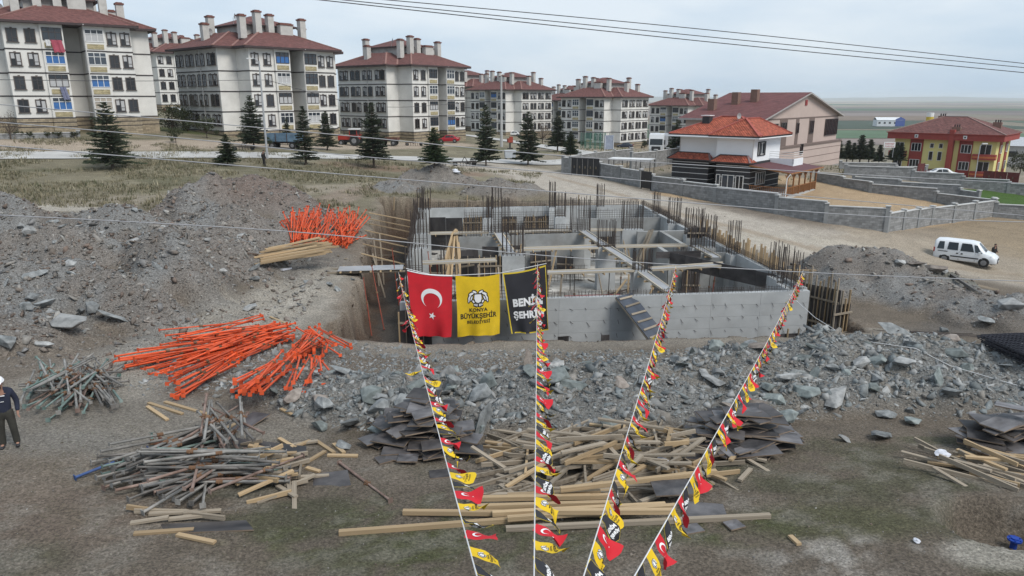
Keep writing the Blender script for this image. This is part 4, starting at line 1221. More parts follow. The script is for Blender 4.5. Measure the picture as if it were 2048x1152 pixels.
# ------------------------------------------------------------------ far sheds
def shed(label, px, py, D, w, d, h, rz, wm, rm, cat='building'):
    p = pt(px, py, D); t = thing('shed', label, cat, (p.x, p.y, p.z), rz)
    b = MB(); b.span(-w / 2, w / 2, -d / 2, d / 2, -2, h); b.face([(w / 2, -d / 2, h), (w / 2, d / 2, h), (w / 2, 0, h + d * .18)], 0); put('wall', b.mesh('wall', wm), t)
    b = MB()
    for s in (-1, 1): b.face([(-w / 2 - .5, s * (d / 2 + .5), h - .1), (w / 2 + .5, s * (d / 2 + .5), h - .1), (w / 2 + .5, 0, h + d * .18), (-w / 2 - .5, 0, h + d * .18)])
    put('roof', b.mesh('roof', rm), t)
    b = MB()
    for k in range(5): b.span(-w / 2 + w * (k + .3) / 5, -w / 2 + w * (k + .7) / 5, -d / 2 - .06, -d / 2, h * .2, h * .6)
    put('window', b.mesh('window', glass_d), t)
shed('far white shed with a blue gable end among green fields', 1775, 249, 900, 29, 18, 5.5, R(-12), M('white sheet', (.62, .63, .64), .7), M('white sheet', (.62, .63, .64), .7))
b = MB(); p = pt(1796, 248, 894)
sp = pt(1793, 249, 889)
b = MB(); b.span(-5.2, 5.2, -.4, .4, -2, 6.2); b.face([(-5.2, -.4, 6.2), (5.2, -.4, 6.2), (0, -.4, 9)]); tag(put('hoarding', b.mesh('hoarding', M('blue sheet', (.04, .08, .3), .7)), None, (sp.x + 4, sp.y, sp.z), (0, 0, R(-12))), 'blue front wall of the far white shed', 'wall')
shed('low far sheds right of the yellow house', 2062, 318, 210, 26, 12, 4, R(-30), M('pale shed wall', (.36, .35, .34), .9), M('grey sheet roof', (.40, .41, .43), .6))
# water tower behind the yellow house
p = pt(1856, 262, 190); t = thing('water_tower', 'pale water tower with yellow and white head behind the yellow house roof', 'tower', (p.x, p.y, p.z - 3))
b = MB(); b.tube((0, 0, 0), (0, 0, 4.8), .6, .5, 10); put('shaft', b.mesh('shaft', conc_l), t)
b = MB(); b.tube((0, 0, 4.8), (0, 0, 7.6), .85, .85, 10); b.tube((0, 0, 5.4), (0, 0, 6.6), .88, .88, 10, 1); put('tank', b.mesh('tank', [alu_m, M('yellow paint', (.5, .36, .05), .7)]), t)

# ------------------------------------------------------------------ block walls
bw_m = block_mat('concrete blocks', (.235, .235, .232), .42, .22, .7)
bp_m = M('rendered pier', (.23, .235, .235), .9, .18, 1.2, .2, dirt=.3)
cope_m = M('pale coping', (.46, .46, .45), .9, .12)

def block_wall(label, pts, h, th=.22, pier=4.5, group=None, tops=None, cat='wall', base=None):
    """pts are the foot points; the coping steps down with the ground; piers rise a little above it"""
    t = thing('block_wall', label, cat, tuple(pts[0]), 0, group)
    o = Vector(pts[0])
    for a, c in zip(pts[:-1], pts[1:]):
        L = (Vector((c.x, c.y)) - Vector((a.x, a.y))).length
        n = max(1, round(L / pier))
        for k in range(n):
            p, q = a.lerp(c, k / n), a.lerp(c, (k + 1) / n)
            zt = max(p.z, q.z) + h
            mx = frame((p.x, p.y, 0), (q.x, q.y, 0)); mx.translation = Vector(((p.x + q.x) / 2 - o.x, (p.y + q.y) / 2 - o.y, 0))
            l2 = L / n
            b = MB(); b.span(-l2 / 2, l2 / 2, -th / 2, th / 2, min(p.z, q.z) - .6 - o.z, zt - o.z); put('wall_panel', b.mesh('wall_panel', bw_m), t, mx=mx)
            b = MB(); b.span(-l2 / 2, l2 / 2, -th / 2 - .06, th / 2 + .06, zt - o.z, zt - o.z + .08); put('coping', b.mesh('coping', cope_m), t, mx=mx)
            for e in ((0,) if k < n - 1 or c is not pts[-1] else (0, 1)):
                b = MB(); x = -l2 / 2 if e == 0 else l2 / 2
                b.span(x - .17, x + .17, -.18, .18, min(p.z, q.z) - .6 - o.z, zt - o.z + .22); b.span(x - .22, x + .22, -.23, .23, zt - o.z + .22, zt - o.z + .3, 1)
                put('pier', b.mesh('pier', [bp_m, cope_m]), t, mx=mx)
    return t
def ln(*pp): return [G(*p) for p in pp]
block_wall('long grey block wall from the small black gate to the street corner', ln((1304, 381), (1430, 405), (1552, 428), (1650, 446), (1770, 464)), 1.55, pier=5.2)
block_wall('grey block wall with pale coping closing the sandy yard on the right', ln((1772, 464), (1860, 450), (1985, 433)), 1.6, pier=3.4)
block_wall('grey block wall between the big black gate and the small gate', ln((1199, 355), (1240, 365), (1281, 375)), 1.7, pier=3.2)
block_wall('short block wall left of the big black gate', ln((1126, 347), (1141, 349)), 2.0, pier=3)
block_wall('block wall running back from the big black gate pier', ln((1126, 345), (1190, 333), (1262, 324)), 1.9, pier=5)
block_wall('tall block wall left of the white house with vertical stains', ln((1262, 340), (1310, 334), (1356, 326)), 2.2, pier=4)
block_wall('low stepped wall behind the sandy yard', ln((1632, 362), (1740, 385), (1870, 404), (1983, 430)), .95, pier=5)
block_wall('grey garden wall on the far side of the narrow lawn', ln((1690, 350), (1824, 362), (1924, 375), (2110, 398)), 1.15, pier=6)
block_wall('low wall between the two garden walls', ln((1706, 367), (1798, 378), (1918, 394), (1955, 404)), .8, pier=5)
block_wall('wall running to the right edge of the photo behind the yard corner', ln((1988, 434), (2120, 448)), 1.3, pier=4)
block_wall('long low wall in front of the conifer row', ln((1680, 338), (1790, 347), (1850, 352)), .9, pier=7)
# gates
gate_m = M('black gate steel', (.018, .018, .02), .45, .1)
def gate(label, a, c, h, n, gate_m=gate_m):
    t = thing('gate', label, 'gate', tuple(a), math.atan2(c.y - a.y, c.x - a.x))
    L = (Vector((c.x, c.y)) - Vector((a.x, a.y))).length
    dz = c.z - a.z
    for k in range(n):
        b = MB(); b.span(L * k / n + .03, L * (k + 1) / n - .03, -.03, .03, .12 + dz * k / n, h); put('leaf_panel', b.mesh('leaf_panel', gate_m), t)
    b = MB(); b.span(0, L, -.05, .05, h, h + .08); b.span(-.03, .05, -.05, .05, 0, h + .1); b.span(L - .05, L + .03, -.05, .05, dz, h + .1); put('gate_frame', b.mesh('gate_frame', gate_m), t)
    b = MB()
    for k in range(n): b.box((L * (k + .5) / n, -.045, h * .5), (.16, .03, .3))
    put('ornament', b.mesh('ornament', M('bronze', (.10, .08, .05), .4)), t)
gate('wide black steel driveway gate beside the dirt road', G(1143, 350), G(1197, 356), 2.1, 5)
gate('small black garden gate in the block wall', G(1282, 377), G(1301, 381), 1.9, 1)
# lean-to roof behind the wall
p = G(1240, 372); t = thing('carport', 'thin white canopy on black posts behind the small gate', 'canopy', tuple(G(1262, 352)), R(-25))
b = MB(); b.box((0, 0, 2.2), (5.6, 2.4, .1)); put('canopy_sheet', b.mesh('canopy_sheet', alu_m), t)
pm = MB().box((0, 0, 1.0), (.08, .08, 2.4)).mesh('post', gate_m)
for x in (-2.7, -.9, .9, 2.7):
    for y in (-1.1, 1.1): put('post', pm, t, (x, y, 0))
gate('dark red gate before the yellow house entrance', G(1833, 352), G(1846, 353), 1.6, 1, M('dark red gate', (.10, .02, .018), .6))
b_ = G(1965, 362), G(2035, 371)
gate('wide dark red gate right of the yellow house', b_[0], b_[1], 1.4, 3, M('dark red gate', (.10, .02, .018), .6))
# ------------------------------------------------------------------ the unfinished basement
conc = M('cast concrete', (.345, .355, .355), .88, .2, .55, .12, 14, c2=(.42, .432, .432), dirt=.5, orand=.05)
conc_d = M('raw concrete', (.275, .28, .275), .9, .2, .8, .2, 14, dirt=.55)
rebar_m = M('rusty rebar', (.055, .042, .036), .7, .3, 6, 0)
wood_f = M('fresh pine', (.32, .225, .125), .8, .25, 3.0, .12, 30, c2=(.39, .285, .17), stretch=(.35, 5, 5), orand=.25, dirt=.3)
wood_w = M('weathered pine', (.205, .165, .12), .85, .3, 3.0, .12, 30, c2=(.29, .245, .19), stretch=(.35, 5, 5), orand=.28, dirt=.3)
wood_p = M('pale bleached pine', (.36, .31, .24), .85, .2, 3.0, .1, 30, c2=(.44, .39, .31), stretch=(.35, 5, 5), orand=.2, dirt=.25)
ply_m = M('dark film plywood', (.028, .026, .028), .5, .35, 1.6, .1, 20, c2=(.062, .056, .055), orand=.4, dirt=.22)
ply_e = M('plywood edge', (.20, .15, .11), .8, .3)
ply_g = M('grey plywood', (.30, .305, .315), .6, .2, 1.5, .1, dirt=.4)
orange_m = M('orange red paint', (.60, .085, .024), .55, .16, 3, .05, orand=.28, dirt=.35)
BM = Matrix.Translation((BO.x, BO.y, 0)) @ Matrix.Rotation(BA, 4, 'Z')
BASE = thing('basement_shell', 'unfinished concrete basement with columns and rebar standing in its pit', 'building site', (BO.x, BO.y, 0), BA)

def bw(name, x0, x1, y0, y1, z0, z1, m=conc, parent=BASE):
    b = MB(); b.span(x0, x1, y0, y1, z0, z1)
    return put(name, b.mesh(name, m), parent)
TH = .3
# front wall: a core with the print of each shuttering board as its own face
fw = bw('front_wall', 0, BW, .02, TH, WBOT, WTOP)
pw, ph = BW / 8, (WTOP - WBOT - .02) / 5
pn = MB().box((0, 0, 0), (pw - .008, .02, ph - .008)).mesh('cast_panel', M('cast panel concrete', (.375, .385, .385), .88, .07, .9, .12, 14, c2=(.405, .415, .415), dirt=.22))
for i in range(8):
    for j in range(5):
        put('cast_panel', pn, fw, (pw * (i + .5), .008 + rng.uniform(-.002, .002), WBOT + .01 + ph * (j + .5)))
b = MB()
for i in range(78):
    x, z = (i % 26 + .5) * BW / 26 + rng.uniform(-.1, .1), WTOP - .55 - (i // 26) * .68 + rng.uniform(-.05, .05)
    b.bar((x, 0, z), (x + rng.uniform(.04, .2), -.05, z - rng.uniform(.08, .25)), .014)
tag(put('tie_wire', b.mesh('tie_wire', rebar_m), fw), kind='stuff')
bw('left_wall', 0, TH, TH, 9.2, WBOT, WTOP - 1.9); bw('left_wall', 0, TH, 9.2, BD, WBOT, WTOP + .05, conc_d)
rw = bw('right_wall', BW - TH, BW, TH, 15.2, WBOT, WTOP + .1); bw('right_wall', BW - TH, BW, 15.2, BD, WBOT, WTOP + .02)
bw('back_wall', TH, BW - TH, BD - TH, BD, WBOT, WTOP + .02)
# opening with dark shuttering at the back left
bk = bw('floor_slab', TH, BW - TH, TH, BD - TH, WBOT, WBOT + .12, M('site floor concrete', (.25, .235, .21), .92, .4, .9, .3, 9, c2=(.36, .345, .315), dirt=.9))
# inner walls
bw('inner_wall', 3.4, 7.2, 17.8, 18.08, WBOT + .12, WTOP - .25, conc_d); bw('inner_wall', 8.3, 12.7, 17.8, 18.08, WBOT + .12, WTOP - .15, conc_d); bw('inner_wall', 7.2, 8.3, 17.8, 18.08, WTOP - .95, WTOP - .2, conc_d)
bw('inner_wall', 13.4, 20.4, 24.0, 24.28, WBOT + .12, WTOP - .1, conc_d)
bw('inner_wall', 16.6, 20.4, 9.4, 9.68, WBOT + .12, WTOP, conc_d); bw('inner_wall', 16.3, 16.58, 9.4, 12.4, WBOT + .12, WTOP, conc_d); bw('inner_wall', 18.2, 18.48, 12.0, 17.5, WBOT + .12, WTOP, conc_d)
bw('inner_wall', 4.0, 12.7, 26.0, 26.28, WBOT + .12, WTOP - 1.5, conc_d); bw('inner_wall', 16.6, 20.3, 17.5, 17.78, WBOT + .12, WTOP - .05, conc_d)
# columns with their starter bars
bar_mesh = {}
def bar_m(h):
    h = round(h, 1)
    if h not in bar_mesh:
        b = MB(); b.tube((0, 0, 0), (0, 0, h), .021, n=4, caps=False); bar_mesh[h] = b.mesh('rebar', rebar_m)
    return bar_mesh[h]
def bars(parent, x, y, z, w, d, n, h, m=3):
    """starter bars round the edge of a column top, with stirrups"""
    pts = []
    for k in range(n):
        f = k / (n - 1)
        pts += [(x - w / 2 + w * f, y - d / 2), (x - w / 2 + w * f, y + d / 2)]
    for k in range(1, m):
        pts += [(x - w / 2, y - d / 2 + d * k / m), (x + w / 2, y - d / 2 + d * k / m)]
    for px, py in pts:
        hh_ = h * rng.uniform(.93, 1.0)
        put('rebar', bar_m(hh_), parent, (px + rng.normal(0, .012), py + rng.normal(0, .012), z), (rng.normal(0, .012), rng.normal(0, .012), 0))
    b = MB()
    for k in range(3):
        zz = z + .12 + .22 * k
        for p, q in (((-1, -1), (1, -1)), ((1, -1), (1, 1)), ((1, 1), (-1, 1)), ((-1, 1), (-1, -1))):
            b.bar((x + p[0] * w / 2, y + p[1] * d / 2, zz), (x + q[0] * w / 2, y + q[1] * d / 2, zz), .018)
    put('stirrup', b.mesh('stirrup', rebar_m), parent)
COLS = [(0.55, 5.6, .9, .5, 6, 1.7, WTOP - .1), (.7, 13.0, 1.0, .6, 5, 2.4, WTOP), (.8, 18.2, 1.1, .6, 6, 2.6, WTOP), (.6, 24.5, .5, .9, 4, 2.6, WTOP), (.9, 29.8, .9, .4, 5, 2.0, WTOP),
        (6.35, 18.4, 1.5, .6, 7, 2.7, WTOP - .1), (6.6, 10.6, 1.3, .5, 6, 2.0, WTOP - .1), (7.2, 29.6, .8, .4, 4, 2.0, WTOP), (6.0, 24.5, .7, .5, 4, 1.9, WTOP),
        (12.5, 18.5, 1.4, .6, 7, 2.6, WTOP - .1), (13.0, 12.3, 1.1, .55, 6, 1.9, WTOP - .1), (13.5, 5.6, .95, .55, 6, 1.3, WTOP - .1), (12.0, 24.5, .8, .5, 4, 2.1, WTOP), (12.2, 29.8, .5, .4, 4, 2.4, WTOP), (16.6, 29.8, .6, .4, 4, 2.1, WTOP),
        (16.4, 18.3, 1.5, .5, 8, 2.2, WTOP), (20.2, 15.6, 1.2, .5, 7, 2.0, WTOP), (19.2, 11.2, 1.5, .5, 9, 2.2, WTOP), (20.3, 20.4, .9, .4, 6, 2.1, WTOP), (20.35, 9.0, .5, .8, 4, 2.2, WTOP), (20.2, 1.3, .5, 1.4, 4, 2.1, WTOP - .1), (20.25, 2.8, .45, 1.0, 3, 2.0, WTOP), (20.4, 25.4, .4, .8, 4, 1.9, WTOP),
        (16.2, 4.9, .8, .4, 5, 2.9, WBOT + .12), (3.6, 6.2, .8, .4, 5, 2.6, WBOT + .12)]
for x, y, w, d, n, h, zt in COLS:
    if zt > WBOT + 1:
        c = bw('column', x - w / 2 - .06, x + w / 2 + .06, y - d / 2 - .06, y + d / 2 + .06, WBOT + .12, zt)
    else:
        c = bw('column_base', x - w / 2 - .1, x + w / 2 + .1, y - d / 2 - .1, y + d / 2 + .1, WBOT + .12, zt + .08)
    bars(c, x, y, zt, w, d, n, h, 3)
# low starter mesh along every wall top (hundreds of thin wires: one mesh per wall)
def starter(x0, y0, x1, y1, z, h, step, rows, name='starter_mesh'):
    b = MB(); L = math.hypot(x1 - x0, y1 - y0); n = int(L / step)
    for s in (-.09, .09):
        ox, oy = -(y1 - y0) / L * s, (x1 - x0) / L * s
        for k in range(n):
            f = (k + rng.uniform(-.2, .2)) / n; X_, Y_ = x0 + (x1 - x0) * f + ox, y0 + (y1 - y0) * f + oy
            b.bar((X_, Y_, z), (X_ + rng.normal(0, .03), Y_ + rng.normal(0, .03), z + h * rng.uniform(.8, 1.1)), .013)
        for r in range(rows):
            zz = z + h * (r + .6) / rows * .9
            b.bar((x0 + ox, y0 + oy, zz), (x1 + ox, y1 + oy, zz + rng.normal(0, .03)), .012)
    tag(put(name, b.mesh(name, rebar_m), BASE), kind='stuff')
starter(.4, .15, 7.4, .15, WTOP, .75, .16, 4); starter(7.4, .15, BW - .2, .15, WTOP, .32, .17, 2); starter(BW - .15, .5, BW - .15, BD - .4, WTOP + .1, .45, .2, 3)
starter(.4, BD - .15, BW - .4, BD - .15, WTOP, .6, .18, 4); starter(3.5, 17.94, 12.6, 17.94, WTOP - .25, .9, .2, 5); starter(.15, 9.4, .15, BD - .5, WTOP, 1.1, .22, 4); starter(.15, .5, .15, 9, WTOP - 1.9, 1.9, .2, 8); starter(2.2, 17.2, 2.2, 9.5, WBOT + .2, 2.4, .25, 9); starter(8.0, 14.2, 12.2, 14.2, WBOT + .2, 1.3, .2, 6); starter(14, 20.5, 19.5, 20.5, WBOT + .2, 2.2, .2, 8)
starter(4.2, 26.1, 12.6, 26.1, WTOP - 1.5, 2.0, .18, 9); starter(13.5, 24.1, 20.3, 24.1, WTOP - .1, .8, .2, 4); starter(16.7, 9.54, 20.3, 9.54, WTOP, .4, .2, 2)

# ------------------------------------------------------------------ plank walkways (beam bottoms) across the shell
ubox = {}
def unit(m):
    if m.name not in ubox: ubox[m.name] = MB().box((0, 0, 0), (1, 1, 1)).mesh('timber', m)
    return ubox[m.name]
def beam(name, a, c, w, h, m, parent=None, roll=0.0):
    mx = frame(a, c)
    L = (Vector(c) - Vector(a)).length
    if roll: mx = mx @ Matrix.Rotation(roll, 4, 'X')
    return put(name, unit(m), parent, mx=mx @ Matrix.Diagonal((L, w, h, 1)))
def bloc(u, v, z): return tuple(BM @ Vector((u, v, z)))
def walkway(label, a, c, z, w=.46):
    t = thing('walkway', label, 'plank walkway', bloc(*a, z), BA, 'plank walkways across the basement')
    d = Vector((c[0] - a[0], c[1] - a[1])); L = d.length; n = Vector((-d.y, d.x)) / L
    inv = Matrix.Translation((-a[0], -a[1], -z))
    for k in range(max(1, round(L / 3.2))):
        m_ = max(1, round(L / 3.2))
        p, q = Vector(a) + d * (k / m_), Vector(a) + d * ((k + 1) / m_ - .004)
        beam('deck_board', inv @ Vector((p.x, p.y, z)), inv @ Vector((q.x, q.y, z + rng.normal(0, .015))), w, .025, ply_g, t)
    for s in (-1, 1):
        o = n * s * (w / 2 + .045)
        beam('side_timber', inv @ Vector((a[0] + o.x, a[1] + o.y, z + .01)), inv @ Vector((c[0] + o.x, c[1] + o.y, z + .01 + rng.normal(0, .02))), .07, .12, wood_p, t)
    for k in range(int(L / 1.1)):
        p = Vector(a) + d * ((k + .5) / int(L / 1.1))
        beam('bearer', inv @ Vector((p.x + n.x * .5, p.y + n.y * .5, z - .1)), inv @ Vector((p.x - n.x * .5, p.y - n.y * .5, z - .1)), .05, .1, wood_f, t)
ZB = WTOP - .02
walkway('long grey plank beam across the back of the basement, left end at the corner column', (1.2, 18.2), (5.6, 18.3), ZB)
walkway('grey plank beam between the two back middle rebar columns', (7.1, 18.3), (11.8, 18.4), ZB)
walkway('grey plank beam right of the back middle column, ending at the right wall', (13.2, 18.4), (15.7, 18.3), ZB)
walkway('plank beam across the middle, left half', (7.4, 12.0), (12.4, 12.2), ZB)
walkway('plank beam across the middle, right half', (13.6, 12.2), (18.4, 12.0), ZB)
walkway('front plank beam behind the black banner', (7.0, 5.4), (13.0, 5.6), ZB)
walkway('front plank beam ending at the black panel on the right', (14.0, 5.6), (18.8, 6.4), ZB)
walkway('short grey plank beam behind the red flag', (.9, 8.6), (5.4, 8.9), ZB)
walkway('slanting plank trough running from the back towards the yellow banner', (6.3, 17.9), (6.5, 11.0), ZB, .5)
walkway('long plank trough running from the back column to the middle column', (12.6, 18.0), (13.0, 12.7), ZB, .5)
walkway('long plank trough running from the middle column to the front column', (13.0, 12.0), (13.5, 6.0), ZB, .5)
walkway('long plank trough running down to the front wall near the ramp', (13.5, 5.3), (13.7, .9), ZB - .1, .5)
walkway('short plank trough leading to the right wall', (18.9, 12.0), (19.0, 8.3), ZB, .5)

# ------------------------------------------------------------------ shuttering: stud-and-plywood panels
def shutter(label, a, c, z0, z1, studs, hs=(0, .5), side=1, group='shuttering panels round the basement', sheet=ply_m, rails=2):
    """plywood sheet with upright timbers behind it, from a to c in the basement frame"""
    A_, C_ = BM @ Vector((*a, 0)), BM @ Vector((*c, 0))
    t = thing('formwork_panel', label, 'formwork', (A_.x, A_.y, z0), math.atan2(C_.y - A_.y, C_.x - A_.x), group)
    L = (C_ - A_).length; n = max(1, round(L / 1.25))
    for k in range(n):
        hh_ = (z1 - z0) * rng.uniform(.96, 1.0)
        beam('plywood_sheet', (L * k / n, 0, hh_ / 2), (L * (k + 1) / n - .01, 0, hh_ / 2), .02, hh_, sheet, t)
    for k in range(studs):
        x = L * (k + .5) / studs + rng.normal(0, .04)
        top = z1 - z0 + rng.uniform(*hs)
        beam('stud', (x, -.07 * side, -.05), (x + rng.normal(0, .03), -.07 * side, top), .1, .05, wood_f if rng.uniform() < .7 else wood_w, t)
    for k in range(rails):
        zz = (z1 - z0) * (k + .5) / rails
        beam('rail', (0, -.15 * side, zz), (L, -.15 * side, zz + rng.normal(0, .05)), .05, .1, wood_w, t)
    return t
shutter('tall timber shuttering on the right front corner of the basement', (BW + .2, 3.6), (BW + 2.0, .5), WBOT + .2, WTOP - .1, 17, (.2, 1.0), 1)
shutter('timber shuttering along the outside of the right wall, nearest run', (BW + .12, 8.8), (BW + .12, 4.0), WBOT + .6, WTOP + .1, 18, (.5, 1.1), -1)
shutter('timber shuttering along the outside of the right wall, middle run', (BW + .12, 15.2), (BW + .12, 9.0), WBOT + .6, WTOP + .05, 24, (.5, 1.05), -1)
shutter('dark corner shuttering box beside the right front corner', (BW + 1.2, -.2), (BW + 2.3, .0), WBOT + .3, WTOP - .7, 4, (.2, .9), 1)
shutter('dark low shuttering board at the foot of the right front corner', (BW - 1.4, -.12), (BW + .5, -.1), WBOT + .25, WBOT + .85, 3, (.2, .5), 1, rails=1)
shutter('black shuttering board standing on the right room wall, slanting run', (16.4, 9.35), (BW - .36, 3.0), WTOP - .75, WTOP + .15, 0, rails=0)
shutter('black shuttering board along the top of the right room wall', (13.9 + 1.6, 9.34), (18.4, 9.3), WTOP - .25, WTOP + .2, 0, rails=0)
shutter('dark shuttering box with pale studs inside the basement behind the yellow banner', (4.3, 10.4), (7.0, 10.6), WBOT + .4, WTOP - .05, 8, (-.1, .05), 1)
shutter('dark upright shuttering panel behind the red flag', (3.3, 9.6), (4.1, 9.6), WBOT + .4, WTOP + .2, 1, (-.1, 0), 1)
shutter('row of upright boards against the back wall, left', (4.2, 29.9), (9.0, 29.9), WBOT + .3, WTOP - .75, 30, (-.3, .15), 1, sheet=ply_m)
shutter('row of upright boards against the back wall, right', (9.6, 29.9), (13.4, 29.9), WBOT + .3, WTOP - .75, 22, (-.3, .15), 1)
shutter('black shuttering in the opening at the back left corner', (1.2, 26.0), (4.0, 26.0), WBOT + .2, WTOP - .1, 0, rails=1)
shutter('black panel pair leaning inside behind the red flag, left one', (3.4, 13.6), (4.6, 13.8), WBOT + .15, WTOP - .3, 2, (-.2, 0), -1)
shutter('black panel pair leaning inside behind the red flag, right one', (4.9, 14.4), (6.0, 14.2), WBOT + .15, WTOP - .2, 2, (-.2, 0), -1)
shutter('black shuttering against the far inner wall in the middle', (8.6, 20.6), (11.8, 20.4), WTOP - 1.1, WTOP - .2, 0, rails=1)
shutter('dark shuttering block on the right wall top beside the rebar', (19.3, 14.5), (20.9, 14.4), WTOP + .0, WTOP + .75, 3, (-.1, .6), 1, rails=1)
shutter('dark shuttering on the front left corner beside the red flag', (-.1, -.12), (1.5, -.12), WBOT + .2, WTOP - .3, 2, (-.1, 0), 1)
def plank_thing(name, label, cat, a, c, w, h, m, group=None):
    return tag(beam(name, a, c, w, h, m), label, cat, group)
# raking struts from the left pit face to the left wall
for k, (v, dz) in enumerate([(24, .2), (22.0, .05), (20.4, -.05), (17.6, -.1), (15.4, -.2), (13.6, -.3), (11.4, -.5)]):
    plank_thing('strut', 'pale timber strut bracing the left basement wall against the pit side', 'strut', bloc(-3.6 + .1 * k, v + .9, WTOP + dz + .35), bloc(-.1, v, WTOP + dz - .25), .09, .06, wood_f, 'struts on the left side of the pit')
for k, (a, c) in enumerate([((-2.2, 15, WBOT), (-2.6, 17, WTOP)), ((-1.9, 15.4, WBOT), (-2.2, 17.4, WTOP + .2)), ((-1.6, 12, WBOT), (-2.4, 13.4, WTOP - .4))]):
    plank_thing('strut', 'timber leaning against the reddish earth face in the left trench', 'strut', bloc(*a), bloc(*c), .1, .05, wood_w, 'timbers leaning in the left trench')
# leaning boards and props inside
for k in range(11):
    u = 2.0 + k * .18
    plank_thing('board', 'long pale board of the bundle leaning in the back left room', 'board', bloc(u - .2 + rng.normal(0, .1), 15.0 + .3 * (k % 3), WBOT + .15), bloc(3.2 + rng.normal(0, .15), 18.6 + rng.normal(0, .3), WTOP + .1), .14, .03, wood_f, 'boards leaning in the back left room')
for k in range(7):
    plank_thing('board', 'brown stained board leaning on the right inner wall', 'board', bloc(16.0 + rng.normal(0, .25), 15.4 + .2 * k, WBOT + .15), bloc(17.4 + rng.normal(0, .2), 16.4 + .2 * k, WTOP + .1), .16, .03, wood_w, 'boards leaning on the right inner wall')
def steel_prop(label, a, c, m, group, cat='prop', plate=.12):
    L = (Vector(c) - Vector(a)).length
    mx = frame(a, c, (0, 0, 1) if abs((Vector(c) - Vector(a)).normalized().z) < .95 else (0, 1, 0))
    t = thing('steel_prop', label, cat, group=group, mx=mx)
    key = (m.name, round(L, 1), plate)
    if key not in PROP: PROP[key] = prop_meshes(m, round(L, 1), plate)
    for n_, me in PROP[key]: put(n_, me, t)
    return t
PROP = {}
def prop_meshes(m, L, pl=.12, n=7):
    f = -.5 * L + L * .58
    out = MB().tube((-L / 2, 0, 0), (f, 0, 0), .034, n=n, caps=False).mesh('outer_tube', m, True)
    inn = MB().tube((f, 0, 0), (L / 2, 0, 0), .026, n=n, caps=False).mesh('inner_tube', m, True)
    colr = MB().tube((f - .09, 0, 0), (f + .05, 0, 0), .048, n=8); colr.bar((f - .02, -.09, 0), (f - .02, .09, 0), .02)
    b1 = MB().box((-L / 2, 0, 0), (.012, pl, pl)); b2 = MB().box((L / 2, 0, 0), (.012, pl, pl)); 
    return [('outer_tube', out), ('inner_tube', inn), ('collar', colr.mesh('collar', M('rusty collar', (.14, .075, .04), .8, .3))), ('base_plate', b1.mesh('base_plate', m)), ('head_plate', b2.mesh('head_plate', m))]
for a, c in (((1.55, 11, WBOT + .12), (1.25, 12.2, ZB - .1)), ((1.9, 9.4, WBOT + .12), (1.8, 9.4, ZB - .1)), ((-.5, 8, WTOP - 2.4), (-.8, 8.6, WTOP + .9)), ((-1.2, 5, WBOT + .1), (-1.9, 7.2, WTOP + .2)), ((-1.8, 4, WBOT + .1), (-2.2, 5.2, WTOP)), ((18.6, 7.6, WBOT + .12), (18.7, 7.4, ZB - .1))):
    steel_prop('dusty, shade-darkened red steel prop standing in the basement or its trench', bloc(*a), bloc(*c), M('dusty red prop paint with shade', (.22, .048, .026), .7, .25, 3, .05, dirt=.4), 'red props standing in the basement')  # dusty orange red paint, darkened in colour for the shadow down here
for u, v in ((8.0, 5.5), (9.6, 5.5), (11.6, 5.6), (15.2, 5.8), (16.6, 6.0), (17.8, 6.2), (8.6, 12.1), (10.6, 12.1), (15, 12.1), (16.6, 12.1), (13.2, 9.0), (13.4, 7.4), (13.6, 2.6), (14.9, 18.3), (9.4, 18.3)):
    steel_prop('dark steel prop standing under a plank beam', bloc(u, v, WBOT + .12), bloc(u + rng.normal(0, .05), v, ZB - .15), M('dark steel prop paint', (.06, .055, .05), .7, .3), 'dark props under the plank beams')
for u, v in ((8.8, 5.2), (10.9, 5.2), (12.6, 5.0), (5.4, 7.5), (9.6, 11.9), (14.4, 12.0), (15.6, 18.2), (8.1, 18.1), (4.3, 8.4), (15.3, 11.5)):
    plank_thing('strut', 'slanting timber brace under a plank beam', 'strut', bloc(u + rng.uniform(-.7, .7), v - rng.uniform(.3, 1.2), WBOT + .13), bloc(u, v, ZB - .1), .1, .05, wood_f if rng.uniform() < .6 else wood_w, 'timber braces under the plank beams')
plank_thing('strut', 'long diagonal timber across the front room', 'strut', bloc(9.3, 2.0, WBOT + .2), bloc(12.4, 4.8, WTOP - .4), .1, .06, wood_f)
plank_thing('strut', 'short diagonal timber beside the front column', 'strut', bloc(12.2, 3.0, WBOT + .2), bloc(14.0, 4.8, WTOP - .9), .1, .06, wood_f)
